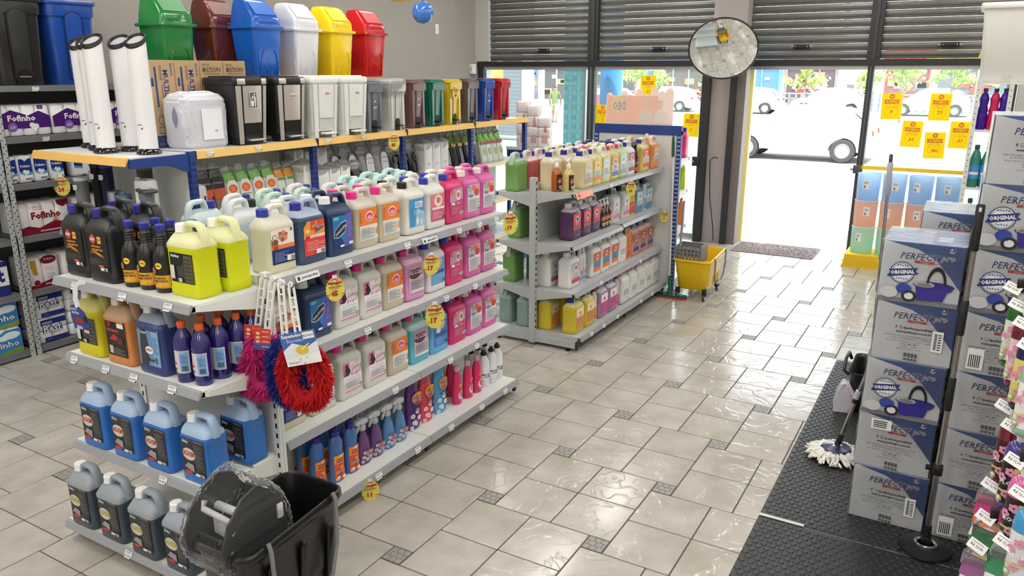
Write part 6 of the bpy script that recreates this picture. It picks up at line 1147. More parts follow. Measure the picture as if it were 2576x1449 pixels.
for (c, lc, tx, nm), (x, y, z) in zip(SO, hooks[:8]):
    put(B_soap(c, lc, tx), 'soap_bottle', '%s soap bottle hanging at the right edge' % nm, 'bottle', (x+.012, y, z-.235), -.35, 'soap bottles on the wire display').scale = (.88, .88, .95)
for i, (c, hd, nm) in enumerate((((226, 120, 60), (190, 60, 130), 'orange and magenta'), ((236, 214, 60), (60, 120, 80), 'yellow and green'), ((226, 222, 226), (150, 90, 140), 'white and mauve'), ((226, 90, 50), (240, 230, 220), 'coral red'), ((120, 170, 60), (236, 200, 80), 'leaf green'), ((220, 230, 234), (60, 130, 90), 'clear and green'))):
    x, y, z = hooks[8+i]
    put(pouch(.12, .22, .045, c, hd, [('e', .0, .1, .03, .03, WHITE), ('e', .0, .1, .02, .02, P(hd, .4)), ('r', -.04, .04, .04, .055, P(hd, .4))], .02), 'scented_pouch', '%s pouch hanging on the wire display' % nm, 'pouch', (x+.005, y, z-.23), -.35, 'pouches on the wire display')
# ================================================================== BUCKETS
def mop_bucket(c, w, l, h, lab_, loc, logo=None):
    m = P(c, .3); t = thing('mop_bucket', lab_, 'bucket', loc)
    def ring(sw, sl, z, wave=0, rad=.06):
        out = []
        for x, y in rr(w*sw, l*sl, rad, 5):
            t_ = y/(l*.5); out.append((x, y, z+wave*(.5+.5*math.tanh(t_*4))+wave*.35*math.cos(t_*PI)))
        return out
    d = MB(); d.loft([ring(.72, .78, .10), ring(.76, .82, .11), ring(.93, .95, h*.86, .03), ring(.95, .97, h*.90, .03), ring(1.0, 1.0, h*.91, .035), ring(1.03, 1.02, h*.93, .035), ring(1.02, 1.01, h*.96, .04), ring(.97, .975, h*.97, .04), ring(.93, .95, h*.95, .04), ring(.88, .90, h*.6), ring(.72, .78, .14)], m)
    ob('body', d.mesh('body', 45), t)
    for s_ in (-1, 1):
        for yy in (-.16, .02, .18): ob('rib', MB().rbox(-.006, -.018, .14, .006, .018, h*.8, m, .005).mesh('rib', 30), t, (s_*(w*.362), yy*l/.5*.85, 0), rot=(0, s_*.085, 0))
    g = P((120, 122, 124), .35); x = w*.525
    pts = [(x, -.30*l, h*.98), (x+.012, -.30*l, h*.93), (x+.012, -.29*l, h*.55), (x+.012, -.22*l, h*.40), (x+.012, -.08*l, h*.34), (x+.012, .10*l, h*.36), (x+.012, .26*l, h*.48), (x+.012, .33*l, h*.70), (x+.012, .34*l, h*1.0), (x, .34*l, h*1.04)]
    ob('bail_handle', MB().tube(pts, .0085, g, 8).mesh('bail_handle', 40), t); ob('grip', MB().tube([p for p in pts[4:6]], .014, P((150, 150, 150), .5), 8).mesh('grip', 40), t)
    for sx in (-1, 1):
        for sy in (-1, 1):
            cs = ob('caster', MB().rbox(-.022, -.03, .05, .022, .03, .115, BLACK, .008).mesh('caster', 30), t, (sx*w*.36, sy*l*.38, 0))
            wl = MB(); wl.xf = Matrix.Translation((0, sy*.012, .036)) @ Matrix.Rotation(H9, 4, 'Y'); wl.lathe([(.0, -.012), (.034, -.012), (.036, -.008), (.036, .008), (.034, .012), (.0, .012)], P((70, 72, 74), .5), 18); wl.lathe([(.02, -.0135), (.02, .0135)], P((200, 202, 204), .3), 14); ob('wheel', wl.mesh('wheel', 40), cs)
    if logo: ob('logo', MB().art(logo, lambda u, v, l_: (u, -l*.455-l_-(v-.3)*.15, v)).mesh('logo', 0), t)
    return t
bb = mop_bucket((15, 15, 16), .30, .52, .60, 'black mop bucket on casters in front of the end display', (-2.12, 1.80, 0), [('t', 'M', -.03, .33, .10, WHITE, {'b': .03, 's': .3, 'a': -.5}), ('t', 'Pro', -.01, .25, .05, WHITE, {'s': .3})])
t = thing('mop_wringer', 'dark wringer sealed in clear plastic resting on the black bucket', 'wringer', (-2.16, 1.69, .505)); t.scale = (.84, .84, .84)
DG = P((52, 54, 56), .4); LG = P((176, 178, 180), .4)
def plate(x): 
    return MB().prism([(-.19, .02), (-.20, .10), (-.16, .20), (-.08, .285), (.0, .31), (.08, .28), (.14, .18), (.16, .04), (.13, -.03), (-.13, -.03)], x-.006, x+.006, DG, 'x')
for x in (-.12, .12): ob('side_plate', plate(x).mesh('side_plate', 0), t)
ob('basket', MB().box(-.115, -.12, -.03, .115, .14, -.015, DG).box(-.115, .128, -.03, .115, .14, .20, DG).box(-.115, -.13, -.03, .115, -.118, .08, DG).mesh('basket', 0), t)
ob('roller', MB().tube([(-.115, -.02, .16), (.115, -.02, .16)], .02, LG, 12).mesh('roller', 40), t)
ob('lever', MB().tube([(-.09, -.10, .23), (-.085, -.115, .20), (.115, -.05, .11)], .014, LG, 10).mesh('lever', 40), t)
ob('press_plate', MB().prism([(-.10, .05), (.10, .02), (.10, .09), (-.10, .13)], -.06, -.052, P((214, 214, 214), .4), 'y').mesh('press_plate', 0), t)
ob('lever_tip', MB().rbox(.10, .10, .10, .135, .135, .17, P((226, 226, 226), .4), .008).mesh('lever_tip', 30), t)
fm = MB(); rnd = random.Random(11); R = []
prof_ = [(-.05, .27, .34, 0), (.0, .30, .40, -.01), (.07, .31, .42, -.015), (.14, .30, .40, -.015), (.22, .29, .33, -.01), (.28, .27, .22, -.005), (.32, .25, .10, 0), (.36, .16, .06, .02)]
for q in range(29):
    u = q/28*7; i = min(6, int(u)); f_ = u-i; z, w, l, cy = [prof_[i][j]+(prof_[i+1][j]-prof_[i][j])*f_ for j in range(4)]
    R.append([(x+rnd.uniform(-.006, .006), y+cy+rnd.uniform(-.006, .006), z+rnd.uniform(-.006, .006)) for x, y in rr(w, l, .06, 12)])
fm.loft(R, P((244, 246, 248), .08, clear=.012, ior=1.16), True, True); ob('plastic_bag', fm.mesh('plastic_bag', 10), t)
yb = mop_bucket((240, 196, 16), .38, .58, .44, 'yellow mop bucket on casters beside the far gondola', (-2.215, 7.58, 0))
t = thing('mop_wringer', 'grey plastic wringer seated on the yellow bucket', 'wringer', (-2.27, 7.45, .43))
GW_ = P((128, 130, 134), .45)
ob('frame', MB().box(-.14, -.11, -.05, -.128, .11, .10, GW_).box(.128, -.11, -.05, .14, .11, .12, GW_).box(-.128, .10, -.05, .128, .11, .11, GW_).mesh('frame', 0), t)
for k in range(7): ob('slat', MB().box(-.125+k*.037, -.112, -.04, -.105+k*.037, -.10, .10, GW_).mesh('slat', 0), t)
for k in range(4): ob('slat', MB().box(-.125, -.114, -.035+k*.036, .125, -.10, -.022+k*.036, GW_).mesh('slat', 0), t)
ob('press', MB().rbox(-.10, -.06, .04, .10, .06, .07, P((96, 98, 102), .4), .01).mesh('press', 30), t)
ob('lever', MB().tube([(-.12, .02, .06), (-.13, .08, .30), (-.14, .12, .52)], [.012, .012, .014], P((150, 152, 156), .4), 10).mesh('lever', 40), t)
t = thing('flat_mop', 'green-gripped flat mop leaning against the blue post', 'mop', (-2.42, 7.32, 0))
d = MB(); d.rbox(-.17, -.055, .012, .17, .055, .03, P((20, 96, 72), .4), .03); ob('head', d.mesh('head', 30), t); d = MB(); d.rbox(-.175, -.06, .0005, .175, .06, .012, P((190, 60, 56), .8), .03); ob('pad', d.mesh('pad', 30), t)
d = MB(); d.tube([(0, 0, .025), (-.005, .005, .07), (-.012, .012, .16), (-.02, .016, .22)], [.03, .022, .018, .015], P((20, 96, 72), .4), 10); ob('socket', d.mesh('socket', 40), t)
ob('pole', MB().tube([(-.018, .014, .19), (-.075, .075, 1.50)], .0115, P((206, 208, 208), .35), 12).mesh('pole', 40), t)
d = MB(); d.tube([(-.07, .07, 1.40), (-.076, .076, 1.53), (-.08, .08, 1.58), (-.081, .081, 1.61)], [.015, .0165, .013, .006], P((20, 84, 60), .4), 10); ob('grip', d.mesh('grip', 40), t)
# ---- dusters on a wire
t = thing('duster_wire', 'thin metal wire hook carrying the fluffy dusters', 'hook', (-2.60, 2.265, 1.335))
ob('wire', MB().tube([(-.005, 0, -.06), (-.004, 0, .012), (.05, -.010, .012), (.262, -.050, .010), (.272, -.052, .03)], .0028, MET, 8).mesh('wire', 40), t)
def duster(fur, wire_x, sway, rz, lab_, card, yy, hw=.7):
    t = thing('duster', lab_, 'duster', (wire_x, 2.262-.19*(wire_x+2.60), 1.345), rz)
    WP = P((234, 234, 230), .4); hb = MB()
    hb.xf = Matrix.Rotation(sway, 4, 'Y')
    hb.tube([(.0, 0, .0), (.008, 0, .012), (.0, 0, .020), (-.008, 0, .012), (-.008, 0, -.02)], .005, WP, 6)
    for s_ in (-.0105, .0105): hb.box(s_-.0035, -.007, -.24, s_+.0035, .007, -.004, WP)
    for k in range(5): hb.box(-.0105, -.005, -.05-.042*k, .0105, .005, -.045-.042*k, WP)
    hb.rbox(-.02, -.013, -.275, .02, .013, -.235, WP, .006); ob('handle', hb.mesh('handle', 30), t)
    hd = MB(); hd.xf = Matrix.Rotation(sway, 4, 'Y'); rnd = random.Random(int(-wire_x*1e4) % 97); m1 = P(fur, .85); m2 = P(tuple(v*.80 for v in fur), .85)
    path = [(-.014, -.27), (-.05, -.31), (-.066, -.38), (-.06, -.45), (-.034, -.49), (0, -.50), (.034, -.49), (.06, -.45), (.066, -.38), (.05, -.31), (.014, -.27)]; path = [(x*hw, z) for x, z in path]
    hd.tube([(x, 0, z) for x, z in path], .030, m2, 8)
    for k in range(3400):
        q = rnd.uniform(0, len(path)-1.001); i = int(q); f_ = q-i; cx = path[i][0]+(path[i+1][0]-path[i][0])*f_; cz = path[i][1]+(path[i+1][1]-path[i][1])*f_
        n_ = Vector((rnd.gauss(0, 1)+cx*14, rnd.gauss(0, .8), rnd.gauss(0, .8)-.5-(.9 if cz < -.43 else 0))).normalized()
        b0 = Vector((cx, 0, cz))+n_*.020; L_ = rnd.uniform(.032, .054); tip = b0+n_*L_+Vector((0, 0, -.012)); sd_ = n_.cross(Vector((rnd.uniform(-1, 1), rnd.uniform(-1, 1), rnd.uniform(-1, 1)))).normalized()*.0034
        md = b0+n_*L_*.55+sd_*1.2
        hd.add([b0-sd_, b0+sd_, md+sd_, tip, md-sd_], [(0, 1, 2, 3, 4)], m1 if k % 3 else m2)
    ob('fluffy_head', hd.mesh('fluffy_head', 0), t)
    if card == 'none': return t
    cb = MB(); cb.xf = Matrix.Rotation(sway, 4, 'Y') @ Matrix.Translation((0.02, -.055, -.245)) @ Matrix.Rotation(-.12, 4, 'Y')
    if card == 'blue':
        cb.box(-.075, -.001, -.08, .075, 0, .065, P((240, 240, 242), .35)); cb.art([('r', -.075, -.01, .075, .065, P((62, 104, 176), .35)), ('p', [(-.075, -.01), (-.03, .02), (.03, -.005), (.075, .015), (.075, -.035), (.02, -.04), (-.075, -.05)], P((225, 230, 238), .35)), ('t', 'Espanador', -.024, .050, .020, WHITE, {'b': .03, 'w': .086}), ('t', 'Eletrostático', -.014, .030, .013, WHITE, {'w': .07}), ('e', .005, -.015, .028, .02, P((214, 190, 60), .5)), ('p', [(.0, -.01), (.04, .012), (.042, .008), (.004, -.016)], P((240, 225, 120), .5)), ('r', .022, .030, .070, .060, WHITE), ('t', 'R$ 54,99', .046, .043, .011, INK, {'b': .02}), ('t', 'Balimpia', -.04, -.066, .013, P((62, 104, 176), .35))], front(.001))
    else:
        cb.xf = cb.xf @ Matrix.Translation((-.02, .005, .0)) @ Matrix.Scale(.75, 4); cb.box(-.05, -.001, -.07, .05, 0, .06, P((235, 235, 235), .35)); cb.art([('r', -.05, -.03, .05, .06, P((206, 60, 50), .35)), ('r', -.05, -.07, .05, -.03, P((60, 80, 160), .35))]+[('e', -.025, .03-.025*k, .012, .009, P((226, 200, 150), .5)) for k in range(3)]+[('r', .0, .04-.03*k, .04, .045-.03*k, P((240, 200, 190), .4)) for k in range(4)], front(.001))
    ob('header_card', cb.mesh('header_card', 0), t)
    return t
duster((214, 40, 124), -2.56, .20, .45, 'hot pink duster hanging closest to the post', 'red', .0, .85)
duster((222, 48, 130), -2.49, .19, .45, 'hot pink duster hanging beside the blue duster', 'red', -.01, .85)
duster((28, 48, 142), -2.43, .0, .45, 'navy blue fluffy duster hanging between pink and red', 'none', -.02)
duster((214, 16, 26), -2.355, -.07, .5, 'scarlet red duster with a blue price card', 'blue', -.035, 1.0)
# ================================================================== SHOP FRONT DETAILS
# tiered waste baskets on the yellow platform
t = thing('platform', 'low platform draped in yellow cloth by the window', 'platform', (-.52, 9.82, 0))
d = MB(); rnd = random.Random(6); R = []
for z, e in ((.0, .02), (.05, .008), (.12, .0), (.15, .0)):
    R.append([(x+rnd.uniform(-.008, .008)*(z < .1), y+rnd.uniform(-.012, .012)*(z < .1), z) for x, y in rr(1.16+2*e, .46+2*e, .03, 6)])
d.loft(R, P((236, 196, 30), .7)); ob('cloth', d.mesh('cloth', 50), t)
def basket(c):
    m = P(c, .3, trans=.7); mb = MB(); mb.lathe([(.115, 0), (.118, .004), (.126, .30), (.130, .305), (.130, .308)], m, 24, c1=False)
    st = MB(); st.art([('r', -.03, .14, .035, .24, P((240, 240, 240), .4)), ('r', -.024, .215, .02, .222, MUTE), ('r', -.024, .2, .024, .206, MUTE)]+bars(-.02, .15, .0, .18), wrap(.1245), seg=12)
    return [('body', mb.mesh('basket_body', 40), None), ('sticker', st.mesh('sticker', 0), None)]
for r, (c, cn) in enumerate((((200, 236, 222), 'mint'), ((250, 208, 186), 'peach'), ((184, 212, 244), 'sky blue'))):
    bs = basket(c)
    for k in range(4): put(bs, 'waste_basket', '%s round waste basket, %s from the doorway in its tier' % (cn, ORD[k]), 'basket', (-.945+k*.268, 9.80, .151+r*.309), .3*((k*7+r*3) % 5-2)*.5, '%s waste baskets' % cn)
# posters stuck on the glass, read from the street
def poster(price, lines_):
    pp = MB(); pp.box(-.107, -.0008, -.15, .107, .0008, .15, P((250, 226, 20), .55, trans=.55)); R_ = P((232, 120, 30), .55)
    a = MB(); a.art([('e', 0, .112, .028, .028, R_), ('e', .0, .112, .014, .014, P((250, 200, 40), .55)), ('p', [(-.085, .075), (-.072, .052), (-.085, .03), (.085, .03), (.072, .052), (.085, .075)], R_), ('t', 'OFERTA', .0, .053, .028, P((250, 226, 60), .5), {'b': .03, 'mirror': 1, 'w': .125}), ('t', lines_[0], .0, .008, .014, P((190, 140, 20), .5), {'mirror': 1}), ('t', lines_[1], .0, -.014, .014, P((190, 140, 20), .5), {'mirror': 1}), ('t', price, .0, -.065, .052, R_, {'b': .04, 'mirror': 1}), ('p', ringp(0, -.05, .066, .0675, 0, 2*PI, 24, 1.2), R_)], front(.001))
    return [('sheet', pp.mesh('sheet', 0), None), ('print', a.mesh('print', 0), None)]
for i, (x, z, pr, ln, wd) in enumerate(((-.86, 1.81, '9,', ('ÁGUA', 'SANITARIA 5L'), 'top sheet nearer the doorway'), (-.355, 1.81, '17,', ('AMACIANTE', 'BABY 5L'), 'top sheet nearer the white rack'), (-.61, 1.497, '14,', ('DETERGENTE', 'LAVA LOUÇA 5L'), 'middle sheet nearer the doorway'), (-.357, 1.377, '149,', ('CERA LIQUIDA', 'INCOLOR 20L'), 'lowest sheet in the middle'), (-.113, 1.504, '16,', ('ÁLCOOL', 'PERFUMADO 1L'), 'middle sheet nearer the white rack'), (-3.26, 1.51, '9,', ('SABAO', 'LIQUIDO'), 'sheet behind the magenta jug'), (-3.89, 2.0, '12,', ('OFERTA', 'DO DIA'), 'sheet above the peach card'), (-4.55, 1.60, '7,', ('PROMO', 'LIMPEZA'), 'sheet left of the peach card'))):
    put(poster(pr, ln), 'poster', 'yellow sale poster on the glass, %s' % wd, 'poster', (x, YF-.008, z), 0, 'sale posters on the windows', rot=(0, .03*((i % 3)-1), 0))
t = thing('push_bar', 'yellow horizontal bar across the poster window', 'bar', (-.58, YF-.05, 1.085)); ob('bar', MB().rbox(-.56, -.014, -.022, .56, .014, .022, P((248, 206, 30), .4), .006).mesh('bar', 0), t)
for x in (-.5, .5): ob('bracket', MB().box(x-.015, .012, -.015, x+.015, .046, .015, DARK).mesh('bracket', 0), t)
t = thing('door_lock', 'small dark lock plate on the window frame', 'lock', (-1.13, YF-.075, 1.06)); ob('plate', MB().rbox(-.06, -.012, -.05, .03, .012, .05, P((90, 92, 94), .4, .6), .006).mesh('plate', 30), t); ob('bolt', MB().rbox(-.09, -.008, -.015, -.055, .008, .015, STEEL, .004).mesh('bolt', 30), t)
t = thing('door_lock', 'dark lock plate with hook on the pillar post', 'lock', (-3.05, 10.04, 1.07)); ob('plate', MB().rbox(-.07, -.015, -.06, .02, .015, .06, P((60, 62, 64), .4, .6), .006).mesh('plate', 30), t); ob('bolt', MB().lathe([(.012, -.02), (.012, .02)], STEEL, 10, -.05, -.018).mesh('bolt', 30), t)
o = ob('cable', MB().tube([(-2.80, 10.11, 1.12), (-2.86, 10.10, 1.13), (-2.90, 10.09, 1.08), (-2.87, 10.09, .6), (-2.80, 10.09, .2), (-2.785, 10.09, .03)], .006, BLACK, 6).mesh('cable', 40)); tag(o, 'thin black cable hanging down the pillar', 'cable')
t = thing('door_mat', 'grey bristle doormat in the shop entrance', 'mat', (-1.97, 10.05, .0))
d = MB(); d.rbox(-.50, -.29, .0005, .50, .29, .012, P((150, 140, 140), .95, noise=(.35, 160)), .01, .003, 1); ob('backing', d.mesh('backing', 0), t)
d = MB(); rnd = random.Random(8)
for k in range(5200):
    x, y = rnd.uniform(-.49, .49), rnd.uniform(-.28, .28); q = rnd.uniform(0, PI); c, s_ = .004*math.cos(q), .004*math.sin(q)
    d.add([(x-c, y-s_, .0115), (x+c, y+s_, .0115), (x+rnd.uniform(-.006, .006), y+rnd.uniform(-.006, .006), .019)], [(0, 1, 2)], P((176, 166, 166), .95) if k % 3 else P((96, 88, 88), .95))
o = ob('bristles', d.mesh('bristles', 0), t); o['kind'] = 'stuff'
# convex mirror
nrm = Vector((.225, -.83, -.53)).normalized(); q = nrm.to_track_quat('Z', 'Y').to_euler()
t = thing('convex_mirror', 'round convex safety mirror with black rim on the pillar', 'mirror', (-2.665, 9.5, 2.455), rot=q)
d = MB(); Rm, rm_ = 2.4, .39; d.lathe([(max(1e-4, rm_*math.sin(k/14*PI/2)), math.sqrt(Rm**2-(rm_*math.sin(k/14*PI/2))**2)-math.sqrt(Rm**2-rm_**2)) for k in range(14, -1, -1)], P((238, 238, 236), .015, 1.0), 40, c0=False, c1=False); ob('glass', d.mesh('glass', 60), t)
d = MB(); d.lathe([(.385, -.02), (.402, -.012), (.404, .004), (.395, .012), (.387, .004)], P((26, 26, 28), .45), 40, c0=True, c1=False); ob('rim', d.mesh('rim', 40), t)
iv = t.matrix_basis.to_3x3().inverted() if False else q.to_matrix().inverted(); e_ = iv @ (Vector((-2.74, 10.15, 2.40))-Vector((-2.665, 9.5, 2.455)))
ob('arm', MB().tube([(0, 0, -.02), (0, 0, -.10), tuple(e_)], .016, P((40, 40, 42), .4), 8).mesh('arm', 40), t)
# balloons
def balloon(c, loc, r, lab_):
    t = thing('balloon', lab_, 'balloon', loc); d = MB()
    d.lathe([(max(1e-4, r*math.sin(PI*k/18)), -r*math.cos(PI*k/18)*(1.03 if k < 9 else 1.0)) for k in range(19)], P(c, .12, coat=.6), 28, c0=False, c1=False); ob('skin', d.mesh('skin', 60), t)
    ob('neck', MB().lathe([(.004, r*.99), (.012, r+.022)], P(c, .3), 10).mesh('neck', 40), t); ob('string', MB().tube([(0, 0, r+.02), (0, 0, ZC-loc[2])], .0015, WHITE, 5).mesh('string', 40), t)
balloon((58, 118, 206), (-4.42, 5.98, 2.715), .096, 'shiny blue balloon above the waste bins'); balloon((244, 214, 30), (-4.80, 6.16, 3.10), .265, 'big yellow balloon cut by the upper photo edge')
t = thing('switch_plate', 'white blank plate on the textured wall', 'plate', (XL, 9.31, 2.77)); ob('plate', MB().rbox(.0005, -.04, -.065, .010, .04, .065, P((240, 240, 238), .4), .004).mesh('plate', 30), t); ob('insert', MB().rbox(.009, -.025, -.05, .013, .025, .05, P((236, 236, 234), .4), .003).mesh('insert', 30), t)
t = thing('alarm_sensor', 'white alarm sensor at the wall corner by the lintel', 'sensor', (XL, 10.17, 2.235)); ob('case', MB().rbox(.0005, -.05, -.07, .07, .05, .075, P((238, 238, 238), .4), .012).mesh('case', 30), t)
ob('emblem', MB().art([('p', ringp(0, .0, .012, .018, 0, 5.2, 16, 1.6), P((90, 92, 96), .4)), ('e', .0, .0, .006, .008, P((90, 92, 96), .4))], lambda u, v, l: (u*.9+.035, -.0505-l, v)).mesh('emblem', 0), t)
# ---- round offer tags
def offer(price, cents, lab_, loc, rz, s=1.0):
    t = thing('offer_tag', lab_, 'tag', loc, rz, 'yellow offer tags'); t.scale = (s, s, s); n = 44; d = MB()
    pts = [((.048+.0025*math.cos(k*PI))*math.cos(2*PI*k/n), (.060+.0025*math.cos(k*PI))*math.sin(2*PI*k/n)-.06) for k in range(n)]
    d.prism(pts, -.0006, .0006, P((246, 232, 110), .5, trans=.25), 'y'); ob('card', d.mesh('card', 0), t)
    RB = P((178, 48, 42), .5); a = MB()
    top = [((.044)*math.cos(q), .055*math.sin(q)-.06) for q in [PI*.17+PI*.66*k/12 for k in range(13)]]
    a.art([('p', top, RB), ('t', 'OFERTA', .0, -.018, .014, P((250, 236, 150), .5), {'b': .04, 'w': .056}), ('t', 'DO MÊS', .0, -.034, .011, RB, {'b': .04, 'w': .044}), ('r', -.034, -.048, .034, -.045, INK), ('r', -.028, -.056, .02, -.053, MUTE), ('t', price, -.006, -.080, .028, RB, {'b': .05}), ('t', cents, .032, -.086, .009, RB, {'b': .03}), ('t', 'R$', -.035, -.086, .008, INK)], front(.0008)); ob('print', a.mesh('print', 0), t)
    ob('clip', MB().box(-.012, -.001, -.008, .012, .001, .012, P((235, 235, 235), .3)).mesh('clip', 0), t)
offer('45', ',00', 'yellow offer tag reading 45 on the near gondola top rail', (-2.57, 2.70, 1.245), H9-.45)
offer('17', ',95', 'yellow offer tag reading 17 in front of the lilac jug', (-2.57, 3.49, 1.20), H9-.7)
offer('17', ',98', 'yellow offer tag reading 17 above the turquoise jug', (-2.57, 3.51, .90), H9-.6, 1.25)
offer('11', ',98', 'yellow offer tag reading 11 on the near gondola bottom rail', (-2.505, 2.80, .115), H9-.7)
offer('19', ',98', 'yellow offer tag reading 19 at the far corner of near gondola', (-2.57, 4.385, 1.30), H9-.5, 1.2)
offer('85', ',00', 'yellow offer tag reading 85 under the bin shelf', (-4.47, 5.56, 1.66), H9-.5, 1.15)
offer('85', ',00', 'yellow offer tag stuck on the mustard pedal bin', (-4.50, 6.60, 2.05), H9-.2, .95)
offer('14', ',95', 'yellow offer tag reading 14 on the far gondola', (-2.56, 6.50, 1.265), H9-.6, 1.1)
offer('9', ',98', 'small turned offer tag at the far end of far gondola', (-2.55, 7.41, .85), H9-1.2, .9)
offer('24', ',98', 'yellow offer tag reading 24 beside the wine red packs', (-6.245, 3.54, 1.395), H9-.9, 1.3)
t = thing('rail_banner', 'orange advertising strip on the far gondola top rail', 'sign', (-2.575, 5.53, 1.27), rot=(-.36, 0, H9)); ob('strip', MB().box(-.13, -.002, -.026, .17, 0, .026, P((240, 190, 170), .4)).mesh('strip', 0), t); ob('print', MB().art([('r', -.13, -.026, .17, .026, P((244, 150, 120), .4)), ('e', -.08, .0, .022, .018, P((226, 90, 60), .4)), ('t', 'DEO', -.08, 0, .016, NAVY, {'b': .04}), ('t', 'limpeza de verdade', .05, .0, .014, WHITE)], front(.0022)).mesh('print', 0), t)
t = thing('rail_label', 'white category label on the near gondola top rail', 'label', (-2.597, 2.55, 1.281), rot=(-.36, 0, H9)); ob('card', MB().rbox(-.075, -.003, -.016, .075, 0, .016, P((232, 233, 235), .4), .002).mesh('card', 0), t); ob('print', MB().art([('r', -.066, -.009, -.05, .009, INK), ('t', 'LAVA ROUPAS', .012, 0, .013, INK, {'b': .03, 'w': .105})], front(.0032)).mesh('print', 0), t)
t = thing('rail_label', 'white category label on the far module of the top rail', 'label', (-2.597, 3.52, 1.276), rot=(-.36, 0, H9)); ob('card', MB().rbox(-.07, -.003, -.014, .07, 0, .014, P((232, 233, 235), .4), .002).mesh('card', 0), t); ob('print', MB().art([('r', -.06, -.008, -.046, .008, INK), ('t', 'AMACIANTE', .012, 0, .012, INK, {'b': .03, 'w': .09})], front(.0032)).mesh('print', 0), t)
t = thing('shelf_wobbler', 'car-care advert tag hanging from a white strip', 'tag', (-3.30, 1.895, 1.30))
ob('strip', MB().tube([(.02, .0, .012), (.015, -.02, .015), (.0, -.035, .0), (-.012, -.036, -.06), (-.012, -.03, -.10)], 0, P((236, 236, 236), .4), 8, flat=(.0012, .010)).mesh('strip', 40), t)
d = MB(); d.prism([(-.07, -.10), (-.03, -.088), (.0, -.10), (.03, -.115), (.052, -.15), (.058, -.215), (.03, -.225), (-.01, -.20), (-.06, -.205), (-.075, -.15)], -.031, -.0295, P((40, 60, 130), .4), 'y'); ob('card', d.mesh('card', 0), t)
ob('print', MB().art([('t', 'AUTO', -.045, -.112, .012, WHITE, {'b': .03}), ('t', 'MOTIVA', -.035, -.128, .011, WHITE, {'b': .03}), ('p', [(-.05, -.165), (-.03, -.148), (.01, -.15), (.025, -.168), (-.03, -.178)], P((150, 30, 40), .4)), ('r', .02, -.165, .045, -.135, BLACK), ('t', 'DEO', -.015, -.193, .018, P((220, 230, 245), .4), {'b': .04, 's': .2}), ('r', .015, -.212, .052, -.198, P((230, 180, 120), .4))], front(.0312)).mesh('print', 0), t)

